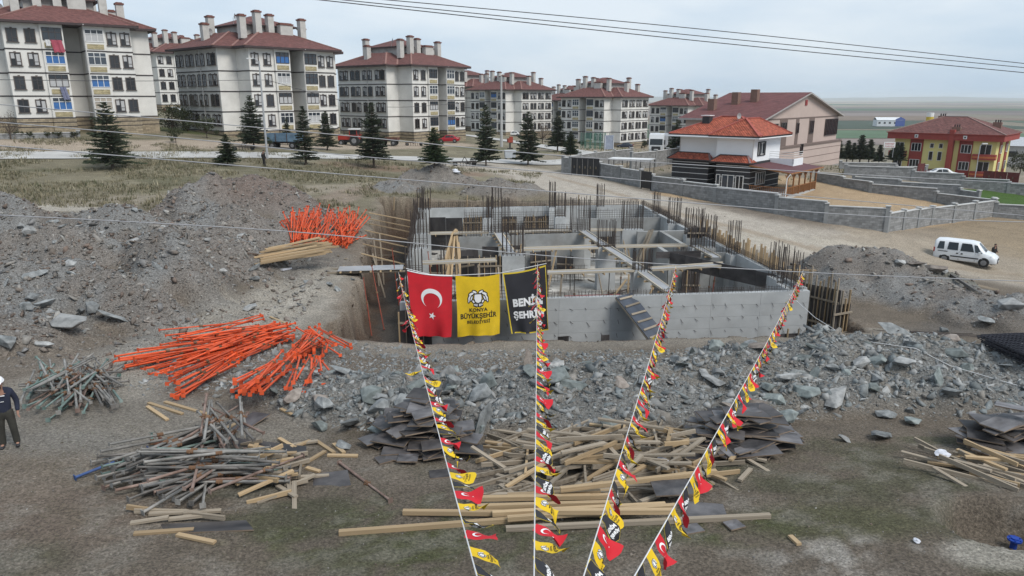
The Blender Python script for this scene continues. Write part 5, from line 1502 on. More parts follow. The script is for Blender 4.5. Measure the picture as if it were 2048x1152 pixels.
# debris on the basement floor
for k in range(110):
    u, v = rng.uniform(1, 20), rng.uniform(1, 28)
    a = rng.uniform(0, 3.14); L = rng.uniform(.5, 2.6)
    p = Vector((u, v, WBOT + .17 + rng.uniform(0, .12))); d = Vector((math.cos(a), math.sin(a), rng.normal(0, .02))) * L / 2
    plank_thing('plank', '%s %s timber lying on the basement floor %s' % ('short' if L < 1.4 else 'long', 'grey' if k % 3 else 'yellow', 'by the ' + ('front' if v < 8 else 'back' if v > 19 else 'middle') + (', left' if u < 7 else ', right' if u > 14 else ', centre')), 'timber', bloc(*(p - d)), bloc(*(p + d)), .1, .05, wood_w if k % 3 else wood_f, 'timbers on the basement floor')
for k in range(44):
    u, v = rng.uniform(1, 20), rng.uniform(1, 26)
    o = put('plywood_sheet', unit(ply_m), None, mx=BM @ Matrix.Translation((u, v, WBOT + .16 + .02 * (k % 3))) @ Matrix.Rotation(rng.uniform(0, 3), 4, 'Z') @ Matrix.Rotation(rng.normal(0, .05), 4, 'X') @ Matrix.Diagonal((rng.uniform(.6, 1.6), rng.uniform(.4, .8), .018, 1)))
    tag(o, 'dark sheet lying on the basement floor by the ' + ('front' if v < 8 else 'back' if v > 19 else 'middle') + (', left' if u < 7 else ', right' if u > 14 else ', centre'), 'plywood sheet', 'sheets on the basement floor')
# dark panels standing about the rooms, bundles of rods and stacked boards
for k, (u, v, w) in enumerate(((8.6, 17.5, 1.6), (10.6, 17.5, 1.2), (5.0, 17.5, 1.4), (14.2, 23.7, 2.2), (17.5, 23.7, 1.8), (10.8, 25.7, 2.4), (7.2, 25.7, 1.6), (17.2, 9.1, 1.2), (18.9, 16.9, 1.5), (9.4, 24.0, 1.8), (1.0, 15.2, 1.2), (19.4, 19.2, 1.0))):
    shutter('dark plywood panel leaning against an inner wall, ' + ('front' if v < 12 else 'back' if v > 20 else 'middle') + ' ' + ('left' if u < 7 else 'right' if u > 14 else 'centre') + (' room' if k % 2 else ' room, by the column'), (u, v), (u + w, v + rng.normal(0, .15)), WBOT + .13, WBOT + rng.uniform(1.2, 2.3), int(rng.integers(0, 4)), (-.1, .4), 1, rails=1)
for k in range(26):
    u, v, a = rng.uniform(1.5, 19), rng.uniform(2, 28), rng.uniform(0, 3.14)
    L = rng.uniform(1.5, 4.5); d = Vector((math.cos(a), math.sin(a), 0)) * L / 2; p = Vector((u, v, WBOT + .2 + rng.uniform(0, .2)))
    b = MB()
    for j in range(7):
        o = Vector((rng.normal(0, .12), rng.normal(0, .12), rng.uniform(0, .06))); b.bar(p - d + o, p + d + o + Vector((0, 0, rng.normal(0, .03))), .03)
    tag(put('rod_bundle', b.mesh('rod_bundle', rebar_m), None, mx=BM), 'dark bundle of steel rods on the basement floor, ' + ('front' if v < 8 else 'back' if v > 19 else 'middle') + (' left' if u < 7 else ' right' if u > 14 else ' centre'), 'rebar', 'rod bundles on the basement floor', 'stuff')
t = tag(put('red_beam_stack', None, None, bloc(11.2, 8.4, WBOT + .15), (0, 0, BA)), 'stack of red shuttering beams behind the front columns', 'beam stack')
for k in range(3):
    for j in range(2): beam('beam', (-1.6, j * .2, .1 + k * .2), (1.9, j * .2 + rng.normal(0, .03), .1 + k * .2), .16, .17, M('red beam paint', (.38, .035, .03), .6), t)
# ladder-like ramp on the front wall
t = thing('ramp', 'dark plywood ramp with timber cleats leaning on the front wall', 'ramp')
r0, r1 = Vector(bloc(11.0, -.02, WTOP + .08)), Vector(bloc(12.6, -2.15, WBOT + 1.0))
d = r1 - r0; side = d.cross(Vector((0, 0, 1))).normalized()
if True:
    mx = frame(r0, r1); t.matrix_basis = mx; L = d.length
    beam('ramp_board', (-L / 2, 0, 0), (L / 2, 0, 0), 1.25, .03, M('blue black ply', (.055, .065, .085), .5, .3, 2, .1, dirt=.5), t)
    for k in range(7): beam('cleat', (-L / 2 + (k + .4) * L / 7, -.55, .045), (-L / 2 + (k + .4) * L / 7 + rng.normal(0, .03), .55, .045), .1, .05, wood_w, t)
    for s in (-.6, .6): beam('side_rail', (-L / 2, s, -.06), (L / 2, s, -.06), .05, .1, wood_w, t)
# gangway over the left trench
t = thing('gangway', 'pale grey plywood gangway on cross timbers over the left trench', 'gangway', bloc(-1.7, 8.8, WTOP - .35), BA)
beam('deck_sheet', (-2.3, -.02, .05), (-.2, 0, .05), 1.25, .02, ply_g, t); beam('deck_sheet', (-.19, 0, .06), (1.5, 0, .06), 1.2, .02, ply_g, t)
for k in range(7): beam('bearer', (-2.1 + .58 * k, -.85, 0), (-2.1 + .58 * k + rng.normal(0, .04), .85, 0), .1, .06, wood_f, t)
for s in (-.45, .45): beam('stringer', (-2.9, s, -.08), (1.7, s, -.08), .08, .1, wood_w, t)
# spill: fallen shutter blocks at the foot of the front wall, a plank across the right corner
for u, w in ((7.9, .55), (10.0, .42)):
    o = put('plywood_block', unit(ply_m), None, mx=BM @ Matrix.Translation((u, -.55, WBOT + .95)) @ Matrix.Rotation(.1, 4, 'Z') @ Matrix.Diagonal((w, .06, .6, 1)))
    tag(o, 'black square board leaning at the wall foot, ' + ('below the black banner' if u < 9 else 'left of the ramp'), 'board')
plank_thing('plank', 'pale plank pointing out over the right wall to the earth heap', 'timber', bloc(BW - .1, 3.6, WTOP + .25), bloc(BW + 2.2, 3.5, WTOP + .2), .12, .04, wood_f)
plank_thing('plank', 'upright timber at the front left corner of the wall', 'timber', bloc(-.05, -.25, WBOT + .2), bloc(-.05, -.25, WTOP - .4), .1, .06, wood_f)
for k, (u, v) in enumerate(((-2, 31.6), (1.2, 31.9), (4.6, 32.0), (14.8, 31.2))):
    plank_thing('plank', 'short pale stake standing on the back rim of the pit', 'stake', bloc(u, v, WTOP - .3), bloc(u + .1, v + .1, WTOP + .9), .1, .05, wood_f, 'stakes on the back rim')
# ------------------------------------------------------------------ heaps of props, timber and sheets
def rpt(poly):
    """random photo point inside a box (x0, y0, x1, y1)"""
    return rng.uniform(poly[0], poly[2]), rng.uniform(poly[1], poly[3])

JOINED = {}
def prop_joined(key, p, q, m):
    """a prop deep in the heap, too hidden to pick out: joined with the others of its heap"""
    b = JOINED.setdefault(key, (MB(), [], {}))
    if m.name not in b[2]: b[2][m.name] = len(b[1]); b[1].append(m)
    k = b[2][m.name]; f = p.lerp(q, .58)
    b[0].tube(p, f, .034, n=5, mi=k, caps=False).tube(f, q, .026, n=5, mi=k, caps=False)
    mx = frame(p, q).to_3x3()
    b[0].box(p, (.012, .12, .12), mx, k).box(q, (.012, .12, .12), mx, k)

def prop_heap(what, where, group, A_, B_, n, L, mats, hmax, njoin=0, rise=0.0, steep=None):
    """n props from a box of photo points A_ (near ends) towards a box B_, piled up to hmax metres; njoin more lie hidden under them"""
    for k in range(n + njoin):
        a, c = G(*rpt(A_)), G(*rpt(B_))
        hid = k >= n
        m = mats[rng.integers(0, len(mats))]
        if steep is not None:                              # standing against a slope
            d = Vector((rng.normal(steep[1], .36), 1.0, rng.uniform(*steep[0]))).normalized()
            p = a + Vector((0, rng.uniform(0, .9) + (.5 if hid else 0), .05 + hmax * rng.uniform(0, .5)))
            q = p + d * L
        else:
            mid = (a + c) / 2; d = (c - a); d.z = 0; d.normalize()
            lay_ = hmax * (rng.uniform(0, .45) if hid else rng.uniform(.25, 1) ** 1.2)
            z = max(hz(mid.x, mid.y), .5 * (hz(mid.x - d.x, mid.y - d.y) + hz(mid.x + d.x, mid.y + d.y)))
            sl = (hz(mid.x + d.x * L * .4, mid.y + d.y * L * .4) - hz(mid.x - d.x * L * .4, mid.y - d.y * L * .4)) / (.8 * L)
            t = rng.normal(0, .035) + sl + rise * rng.uniform(.3, 1) * (lay_ / hmax)
            if (a - c).length > L * 1.1:                       # lie from one end of the heap or from the other
                e = (a + Vector((d.x, d.y, 0)) * L / 2) if rng.uniform() < .55 else (c - Vector((d.x, d.y, 0)) * L / 2)
                mid = Vector((e.x, e.y, 0)); z = hz(e.x, e.y)
            o = Vector((mid.x, mid.y, z + .06 + lay_)); h = Vector((d.x, d.y, t)).normalized() * (L / 2)
            p, q = o - h, o + h
        if rng.uniform() < .45: p, q = q, p
        if hid:
            prop_joined(where, p, q, m); continue
        px_ = (a.x / max(a.y, 1), )
        pos = ('with its end at the left edge of' if k % 3 == 0 else 'well inside') if False else ''
        shade = {'pr_green': 'green'}.get('', '')
        col_ = m.name.split()[0] if m is not orange_m else 'orange red'
        col_ = {'worn': 'worn ' + m.name.split()[1], 'grey': 'grey', 'rusty': 'rusty', 'dark': 'dark'}.get(col_, col_)
        lv = '' if steep is not None else (', high up' if lay_ > .75 * hmax else ', low down' if lay_ < .4 * hmax else '')
        steel_prop('%s %s %s%s' % (col_, what, where, lv), p, q, m, group, plate=.12 if m is orange_m else .085)

SPROP = 'steel prop'
prop_heap(SPROP, 'in the left arm of the front orange heap', 'orange props of the front heap, left arm', (222, 724, 320, 752), (545, 668, 590, 690), 18, 4.1, [orange_m], .45, 12)
prop_heap(SPROP, 'in the left arm of the front orange heap', 'orange props of the front heap, left arm', (320, 685, 420, 715), (520, 660, 600, 690), 18, 3.7, [orange_m], .7, 10, .08)
prop_heap(SPROP, 'in the middle fan of the front orange heap', 'orange props of the front heap, middle fan', (322, 772, 390, 804), (525, 668, 590, 686), 20, 3.9, [orange_m], .5, 8, .08)
prop_heap(SPROP, 'in the middle fan of the front orange heap', 'orange props of the front heap, middle fan', (310, 735, 380, 765), (500, 672, 570, 690), 12, 3.7, [orange_m], .6, 10, .08)
prop_heap(SPROP, 'in the right fan of the front orange heap', 'orange props of the front heap, right fan', (466, 812, 545, 842), (605, 680, 655, 704), 30, 3.7, [orange_m], .75, 12, .16)
prop_heap(SPROP, 'in the right fan of the front orange heap', 'orange props of the front heap, right fan', (560, 755, 650, 800), (600, 668, 680, 695), 14, 3.2, [orange_m], .6, 8, .14)
prop_heap(SPROP, 'lying askew on the right orange fan', 'orange props lying askew on the right fan', (595, 672, 625, 690), (665, 715, 705, 765), 9, 3.0, [orange_m], .9)
prop_heap(SPROP, 'in the dense orange heap by the earth mound', 'orange props of the back heap', (580, 490, 700, 500), (600, 440, 660, 446), 46, 2.9, [orange_m], .8, 130, steep=((.3, .85), -.25))
prop_heap(SPROP, 'at the right end of the back orange heap', 'orange props at the right end of the back heap', (660, 484, 700, 500), (695, 460, 735, 478), 12, 2.7, [orange_m], .5, 4)
pr_green = M('worn green paint', (.075, .175, .15), .7, .35, 3, .05, c2=(.17, .20, .185), dirt=.5, orand=.2)
pr_grey = M('grey galvanised', (.15, .145, .135), .7, .3, 3, .05, c2=(.225, .215, .20), dirt=.45, orand=.2)
pr_rust = M('rusty brown', (.13, .075, .055), .8, .3, 3, .05, c2=(.22, .16, .135), dirt=.4, orand=.2)
pr_blue = M('worn blue paint', (.035, .075, .20), .7, .3, 3, .05, dirt=.3)
pr_dark = M('dark old steel', (.075, .07, .065), .75, .35, 3, .05, c2=(.14, .13, .12), dirt=.4, orand=.2)
prop_heap('steel prop', 'in the old heap behind the man', 'old props of the left heap', (45, 815, 190, 845), (75, 740, 250, 760), 30, 2.7, [pr_green, pr_grey, pr_grey, pr_rust, pr_green], .7, 14, .14)
prop_heap('steel prop', 'right end of the old heap behind the man', 'old props of the left heap', (185, 795, 255, 832), (140, 738, 210, 752), 14, 2.6, [pr_green, pr_grey, pr_grey, pr_dark], .6, 8, .10)
prop_heap('steel prop', 'at the left end of the old heap behind the man', 'old props of the left heap', (50, 770, 120, 800), (200, 760, 250, 800), 7, 2.3, [pr_dark, pr_grey, pr_dark], .5, 8)
prop_heap('steel prop', 'in the left part of the lower left heap', 'old props of the lower left heap', (190, 930, 290, 990), (390, 880, 470, 915), 22, 2.6, [pr_grey, pr_dark, pr_rust, pr_dark, pr_green, pr_grey, pr_grey], .6, 14)
prop_heap('steel prop', 'lying level in the lower left heap', 'old props of the lower left heap', (300, 950, 340, 985), (490, 945, 600, 980), 18, 2.6, [pr_grey, pr_green, pr_grey, pr_rust, pr_dark], .7, 8)
prop_heap('steel prop', 'pointing away in the lower left heap', 'old props of the lower left heap', (400, 900, 520, 950), (400, 860, 500, 885), 14, 2.2, [pr_grey, pr_grey, pr_dark, pr_rust], .9, 6, .2)
prop_heap('steel prop', 'at the front of the lower left heap', 'old props of the lower left heap', (230, 985, 420, 1010), (400, 935, 520, 960), 12, 2.3, [pr_dark, pr_grey, pr_rust], .4, 10)
steel_prop('rust red steel prop lying foremost across the lower left heap', G(425, 1020) + Vector((0, 0, .45)), G(608, 950) + Vector((0, 0, .5)), pr_rust, None)
steel_prop('long grey steel prop reaching down from the lower left heap to the loose boards', G(285, 1035) + Vector((0, 0, .1)), G(495, 950) + Vector((0, 0, .6)), pr_grey, None)
steel_prop('blue steel prop pointing left from the lower left heap', G(150, 962) + Vector((0, 0, .08)), G(300, 920) + Vector((0, 0, .3)), pr_blue, None)
steel_prop('long brown steel pole lying by the square dark board', G(680, 930) + Vector((0, 0, .06)), G(780, 1005) + Vector((0, 0, .06)), pr_rust, None)
steel_prop('short green prop stub standing by the rusty bracket', G(306, 912) + Vector((0, 0, .05)), G(309, 905) + Vector((0, 0, .55)), pr_green, None)

def place_word(q, z, hmax):
    w = 'left end of' if q[0] < -.25 else 'right end of' if q[0] > .25 else 'middle of'
    return (('on top, ' if z > .55 * hmax else '') + w, ', far side' if q[1] < -.2 else ', near side' if q[1] > .2 else '')
def timber_heap(what, group, box, n, ang, sd_, L0, L1, hmax, mats, w=.052, h=.10, njoin=0):
    J = MB()
    for k in range(n + njoin):
        q = rng.normal(0, .32, 2).clip(-.5, .5); hid = k >= n
        p = G(box[0] + (q[0] + .5) * (box[2] - box[0]), box[1] + (q[1] + .5) * (box[3] - box[1]))
        a = R(rng.normal(ang, sd_)); L = L0 + (L1 - L0) * rng.uniform() ** 1.6
        z = hmax * (1 - min(1, np.hypot(*q) * 1.9)) * (rng.uniform(0, .5) if hid else rng.uniform(.2, 1.0)) + .06
        d = Vector((math.cos(a), math.sin(a), rng.normal(0, .09))) * L / 2
        p = p + Vector((0, 0, z))
        m = mats[rng.integers(0, len(mats))]
        if hid: J.bar(p - d, p + d, w, h); continue
        a_, b_ = place_word(q, z, hmax)
        lab = '%s %s %s %s%s' % ('short' if L < (L0 + L1) * .42 else 'long', 'yellow timber' if m is wood_f else 'grey weathered timber', a_, what, b_)
        tag(beam('timber', p - d, p + d, *( (w, h) if rng.uniform() < .5 else (h, w)), m), lab, 'timber', group)
    if njoin: tag(put('timber_pieces', J.mesh('timber_pieces', wood_w)), 'timbers lying hidden low in ' + what, 'timber', kind='stuff')
timber_heap('the big timber heap', 'timbers of the big loose heap', (1015, 862, 1490, 985), 120, 8, 44, .6, 2.2, 1.1, [wood_w, wood_w, wood_f], njoin=70)
timber_heap('the big timber heap', 'timbers of the big loose heap', (1000, 880, 1300, 990), 30, 15, 24, 1.0, 2.8, .95, [wood_w, wood_f, wood_w])
timber_heap('the right edge timber heap', 'timbers of the right heap', (1905, 905, 2070, 968), 36, -38, 16, .8, 2.3, .5, [wood_w, wood_f, wood_w])
timber_heap('the lower left boards', 'timbers in the lower left heap', (470, 890, 610, 1000), 34, 10, 45, .5, 1.3, .4, [wood_f, wood_w])
timber_heap('the foremost boards', 'timbers before the lower left heap', (300, 1020, 500, 1065), 7, 12, 16, .7, 1.3, .08, [wood_f, wood_w])
for key, (b_, ms_, _) in JOINED.items():
    tag(put('steel_props', b_.mesh('steel_props', ms_)), 'props lying hidden ' + key, 'prop', kind='stuff')
def laid(label, a, c, w, h, m, lift=0.0, cat='timber', group=None, nm='timber'):
    p, q = G(*a), G(*c); L = Vector((0, 0, lift + h / 2))
    return tag(beam(nm, p + L, q + L, w, h, m), label, cat, group)
# the long new beams lying side by side
for k, (a, c, l) in enumerate([((678, 1070), (1075, 1040), 0), ((806, 1030), (1215, 1034), .02), ((1012, 1062), (1540, 1036), .0), ((1015, 1050), (1350, 1025), .1), ((985, 1040), (1330, 1022), .1), ((955, 1028), (1240, 1020), .12),
                               ((975, 995), (1160, 990), 0), ((1120, 1012), (1430, 975), .35), ((1100, 1045), (1345, 1044), .2), ((960, 1016), (1180, 1012), .18), ((1060, 1010), (1225, 1004), .1), ((1015, 1008), (1200, 1000), .15)]):
    laid(('longest', 'leftmost', 'foremost grey', 'second', 'third', 'middle', 'dark far', 'slanting upper', 'short upper', 'hindmost', 'thin hind', 'pale hind')[k] + ' square timber of the long row lying across the front', a, c, .1, .1, wood_f if k not in (6, 2) else wood_w, l, group='long timbers lying across the front')
for a, c, lab in (((295, 815), (335, 842), 'short board end pointing down, left of the front orange heap'), ((297, 808), (365, 830), 'upper of the three loose boards under the front orange heap'), ((330, 806), (420, 832), 'longest of the three loose boards under the front orange heap'),
                  ((600, 935), (650, 905), 'thin pale stick lying aslant right of the lower left heap'), ((655, 913), (716, 914), 'short timber before the boulders, lying level'), ((632, 884), (668, 908), 'wide short timber before the boulders'), ((668, 890), (688, 908), 'narrow stick beside the wide short timber'),
                  ((613, 938), (640, 946), 'short timber right of the lower left heap'), ((448, 862), (472, 850), 'small wood block above the lower left heap'), ((355, 1072), (430, 1088), 'foremost short timber at the lower left'), ((268, 1070), (388, 1062), 'pale timber on the dark board at the lower left'),
                  ((562, 820), (585, 832), 'broken timber beside the orange heap'), ((540, 640 - 5), (580, 652), 'thin branch of wood on the track'), ((1580, 1075), (1598, 1092), 'small stick on the bare ground right of the timbers')):
    laid(lab, a, c, .1, .05, wood_f, .01)
# plywood stacks
def sheet_heap(what, group, box, n, hmax, s0, s1, m=ply_m):
    for k in range(n):
        q = rng.normal(0, .24, 2).clip(-.5, .5)
        p = G(box[0] + (q[0] + .5) * (box[2] - box[0]), box[1] + (q[1] + .5) * (box[3] - box[1]))
        z = hmax * (1 - min(1, np.hypot(*q) * 1.6)) * rng.uniform(.1, 1) + .03
        mx = Matrix.Translation((p.x, p.y, p.z + z)) @ Matrix.Rotation(rng.normal(.05, .38), 4, 'Z') @ Matrix.Rotation(rng.normal(.03, .07), 4, 'X') @ Matrix.Rotation(rng.normal(0, .07), 4, 'Y')
        i_ = int(rng.integers(0, 5)); L = rng.uniform(s0, s1)
        o = put('plywood_sheet', SHEET[i_], None, mx=mx @ Matrix.Diagonal((L, rng.uniform(.3, .6), 1.5, 1)))
        a_, b_ = place_word(q, z, hmax)
        tag(o, '%s plywood sheet %s %s%s' % ('worn grey' if i_ in (2, 4) else 'black', a_, what, b_), 'plywood sheet', group)
def sheet_mesh(m, seed):
    r = random.Random(seed)
    P = [(-.5, -.5), (.5, -.5 + r.uniform(0, .1)), (.5 - r.uniform(0, .12), .5), (-.5, .5 - r.uniform(0, .06))]
    b = MB(); b.prism(P, -.011, .011, 1, top=False); b.face([(x, y, .011) for x, y in P]); b.face([(x, y, -.011) for x, y in reversed(P)])
    return b.mesh('plywood_sheet', [m, ply_e])
ply_w = M('worn grey film plywood', (.065, .062, .066), .5, .4, 1.6, .1, 20, c2=(.12, .115, .118), orand=.4, dirt=.35)
SHEET = [sheet_mesh(ply_m, 1), sheet_mesh(ply_m, 2), sheet_mesh(ply_w, 3), sheet_mesh(ply_m, 5), sheet_mesh(ply_w, 4)]
sheet_heap('the stack left of the timbers', 'plywood sheets of the left stack', (758, 838, 955, 925), 100, 1.5, .5, 1.15)
sheet_heap('the stack right of the timbers', 'plywood sheets of the right stack', (1392, 858, 1568, 915), 100, 1.5, .55, 1.4)
sheet_heap('the stack at the right edge', 'plywood sheets of the far right stack', (1935, 868, 2100, 918), 50, 1.2, .5, 1.3)
def sheet(label, px, py, w, d, rz, m=0, tilt=0.0, lift=.03):
    p = G(px, py)
    o = put('plywood_sheet', SHEET[m], None, mx=Matrix.Translation((p.x, p.y, p.z + lift)) @ Matrix.Rotation(R(rz), 4, 'Z') @ Matrix.Rotation(tilt, 4, 'X') @ Matrix.Diagonal((w, d, 1.4, 1)))
    tag(o, label, 'plywood sheet')
sheet('square black board lying alone right of the lower left heap', 665, 962, .85, .75, 12, 0)
sheet('dark board lying at the lower right tip of the front orange heap', 490, 850, .6, 1.5, -20, 2)
sheet('long dark strip of plywood above the lower left heap', 540, 895, 2.3, .42, -14, 0)
sheet('dark board under the pale timber at the lower left', 390, 1058, 2.4, .35, 4, 0)
sheet('grey sheet in the timber heap, right end', 1345, 1000, .9, .55, 4, 2, .1, .3)
sheet('grey sheet under the right end of the long timbers', 1410, 1025, .9, .6, -10, 2, .05)
sheet('small dark sheet before the long timbers, right end', 1468, 1052, .35, .3, 20, 2)
sheet('dark sheet before the long timbers beside the string', 1385, 1060, .4, .3, 15, 2)
sheet('small dark board scrap before the left plywood stack', 880, 950, .5, .4, 10, 0)
sheet('dark upright sheet leaning on the right plywood stack', 1440, 890, .6, .65, 30, 0, 1.0, .45)
# plank stack by the pit edge
for k in range(22):
    i, j = k % 6, k // 6
    a, c = G(497 + j * 18 + i * 2, 507 + i * 5), G(668 - (i % 3) * 12, 528 + i * 4)
    d = (c - a); d.z = 0; d.normalize()
    p = a.lerp(c, .5); p.z = max(hz(p.x, p.y), hz(a.x, a.y), hz(c.x, c.y))
    h = Vector((d.x, d.y, rng.normal(0, .012))) * 2.0
    o = Vector((rng.normal(0, .05), 0, .05 + .11 * j))
    tag(beam('timber', p - h + o, p + h + o, .13, .09, wood_f), 'long yellow timber of the stack at the pit edge, ' + ('bottom layer' if j == 0 else 'top layer' if j == 3 else 'inner layer') + (', near side' if i > 3 else ', far side' if i < 2 else ''), 'timber', 'timbers of the stack at the pit edge')
for a, c in (((690, 520), (800, 524)), ((676, 514), (790, 512))): laid('timber running from the timber stack under the gangway', a, c, .1, .08, wood_w, .05, group='timbers under the gangway')
o = laid('white paper bag lying before the timber stack', (562, 541), (580, 538), .25, .1, M('white paper', (.55, .56, .6), .7), .0, 'bag', nm='bag')

# ------------------------------------------------------------------ flags
red_c = M('red cloth', (.50, .012, .022), .75, .1, 2, .05, 60)
yel_c = M('yellow cloth', (.66, .44, .012), .75, .1, 2, .05, 60)
blk_c = M('black cloth', (.022, .022, .027), .7, .15, 2, .05, 60)
wht_p = M('white print', (.72, .72, .72), .75, .04, bump=0)
blk_p = M('black print', (.02, .018, .015), .75, .05, bump=0)
yel_p = M('yellow hem', (.62, .46, .03), .75, .05, bump=0)
cord_m = M('white cord', (.62, .62, .62), .7, .05, bump=0)

_txt = {}
def text_poly(s, width, bold=.022):
    """lettering as flat polygons: (verts2d, faces), centred, given width"""
    key = (s, bold)
    if key not in _txt:
        cu = bpy.data.curves.new('lettering', 'FONT'); cu.body = s; cu.align_x = 'CENTER'; cu.offset = bold; cu.resolution_u = 3; cu.space_character = 1.06
        o = bpy.data.objects.new('lettering', cu); col.objects.link(o)
        bpy.context.view_layer.update()
        me = bpy.data.meshes.new_from_object(o.evaluated_get(bpy.context.evaluated_depsgraph_get()))
        v = np.array([p.co[:2] for p in me.vertices]); f = [tuple(p.vertices) for p in me.polygons]
        bpy.data.objects.remove(o); bpy.data.curves.remove(cu); bpy.data.meshes.remove(me)
        v[:, 0] -= (v[:, 0].min() + v[:, 0].max()) / 2
        _txt[key] = (v, f, np.ptp(v[:, 0]))
    v, f, w = _txt[key]
    return v * (width / w), f

class Print:
    """flat print in cloth coordinates (u right, v down)"""
    def __init__(s): s.v, s.f, s.m = [], [], []
    def poly(s, pts, m):
        i = len(s.v); s.v += [tuple(p) for p in pts]; s.f.append(tuple(range(i, i + len(pts)))); s.m.append(m)
    def tris(s, v, f, m):
        i = len(s.v); s.v += [tuple(p) for p in v]; s.f += [tuple(i + k for k in q) for q in f]; s.m += [m] * len(f)
    def text(s, t, cu, cv, w, m, bold=.022, cap=None):
        v, f = text_poly(t, w, bold)
        q = np.stack([cu + v[:, 0], cv - v[:, 1] * (1 if cap is None else cap)], 1)
        s.tris(q, f, m)
    def strip(s, o_, i_, m):
        for k in range(len(o_) - 1): s.poly([o_[k], o_[k + 1], i_[k + 1], i_[k]], m)

def crescent(P, cx, cy, R_, m, n=36):
    """opens downwards (towards +v)"""
    r_, off = R_ * .80, R_ * .25
    x = (off * off + R_ * R_ - r_ * r_) / (2 * off)
    a = math.acos(x / R_)                                # half angle of the gap, from +v
    y = math.sqrt(max(0, R_ * R_ - x * x))
    b_ = math.atan2(y, x - off)
    o_, i_ = [], []
    for k in range(n + 1):
        f = k / n
        t = a + (2 * math.pi - 2 * a) * f
        o_.append((cx + R_ * math.sin(t), cy + R_ * math.cos(t)))
        t2 = b_ + (2 * math.pi - 2 * b_) * f
        i_.append((cx + r_ * math.sin(t2), cy + off + r_ * math.cos(t2)))
    P.strip(o_, i_, m)

def star(P, cx, cy, r, m, rot=0.3):
    pts = [(cx + (r if k % 2 == 0 else r * .38) * math.sin(k * math.pi / 5 + rot), cy - (r if k % 2 == 0 else r * .38) * math.cos(k * math.pi / 5 + rot)) for k in range(10)]
    for k in range(10): P.poly([(cx, cy), pts[k], pts[(k + 1) % 10]], m)

def eagle(P, cx, cy, s, mw, mb):
    """two-headed eagle crest, white with black lines; s is half its width"""
    def both(pts, m, g=1.0):
        for sg in (1, -1):
            q = [(cx + sg * x * s, cy + y * s) for x, y in pts]
            P.poly(q if sg > 0 else q[::-1], m)
    def ell(x, y, rx, ry, a, m, n=12):
        ca, sa = math.cos(a), math.sin(a)
        both([(x + rx * math.cos(t) * ca - ry * math.sin(t) * sa, y + rx * math.cos(t) * sa + ry * math.sin(t) * ca) for t in [6.283 * k / n for k in range(n)]], m)
    for x, y, rx, ry, a in ((.62, -.42, .30, .17, .5), (.80, -.10, .34, .12, 1.1), (.86, .18, .32, .10, 1.35), (.62, .02, .30, .11, 1.2), (.30, -.62, .26, .15, -.5), (.45, .34, .12, .2, .5)):
        ell(x, y, rx + .05, ry + .05, a, mb)
    both([(0, -.45), (.36, -.42), (.42, .05), (.30, .45), (0, .6)], mb); both([(0, .42), (.42, .5), (.5, .78), (.2, .95), (0, .9)], mb)
    for x, y, rx, ry, a in ((.62, -.42, .25, .11, .5), (.80, -.10, .28, .07, 1.1), (.86, .18, .27, .055, 1.35), (.62, .02, .25, .06, 1.2), (.30, -.62, .21, .10, -.5), (.45, .34, .08, .15, .5)):
        ell(x, y, rx, ry, a, mw)
    both([(0, -.38), (.30, -.36), (.35, .02), (.24, .38), (0, .5)], mw)
    for k in range(3): both([(.08 + .12 * k, .58), (.15 + .12 * k, .58), (.17 + .12 * k, .82 - .05 * k), (.08 + .12 * k, .84 - .05 * k)], mw)
    both([(.05, -.12), (.2, -.16), (.2, -.08), (.05, -.04)], mb); both([(.0, .16), (.18, .1), (.14, .2), (0, .26)], mb)

def design(kind, W, L):
    P = Print()
    if kind == 'red':
        crescent(P, .52 * W, .40 * L - .02 * W, .25 * W, 0); star(P, .515 * W, .665 * L, .095 * W, 0)
    elif kind == 'yellow':
        eagle(P, .5 * W, .36 * L, .24 * W, 0, 1)
        P.text('KONYA', .5 * W, .588 * L, .42 * W, 1, .032, 1.0); P.text('BÜYÜKŞEHİR', .5 * W, .70 * L, .84 * W, 1, .03, 1.2); P.text('BELEDİYESİ', .5 * W, .79 * L, .54 * W, 1, .024, 1.0)
    else:
        e = .028 * W
        for q in ([(0, 0), (W, 0), (W, e * 1.4), (0, e * 1.4)], [(0, L - e), (W, L - e), (W, L), (0, L)], [(0, 0), (e, 0), (e, L), (0, L)], [(W - e * .5, 0), (W, 0), (W, L), (W - e * .5, L)]): P.poly(q, 2)
        P.text('BENİM', .52 * W, .565 * L, .74 * W, 0, .05, 1.15); P.text('ŞEHRİM', .52 * W, .76 * L, .78 * W, 0, .05, 1.15)
    return P

def cloth_mesh(W, L, fn, m, nu=10, nv=14):
    V = [fn(W * i / nu, L * j / nv) for j in range(nv + 1) for i in range(nu + 1)]
    Fc = [(j * (nu + 1) + i, (j + 1) * (nu + 1) + i, (j + 1) * (nu + 1) + i + 1, j * (nu + 1) + i + 1) for j in range(nv) for i in range(nu)]
    me = bpy.data.meshes.new('cloth'); me.from_pydata(V, [], Fc); me.materials.append(m)
    me.polygons.foreach_set('use_smooth', [True] * len(Fc)); me.update()
    return me

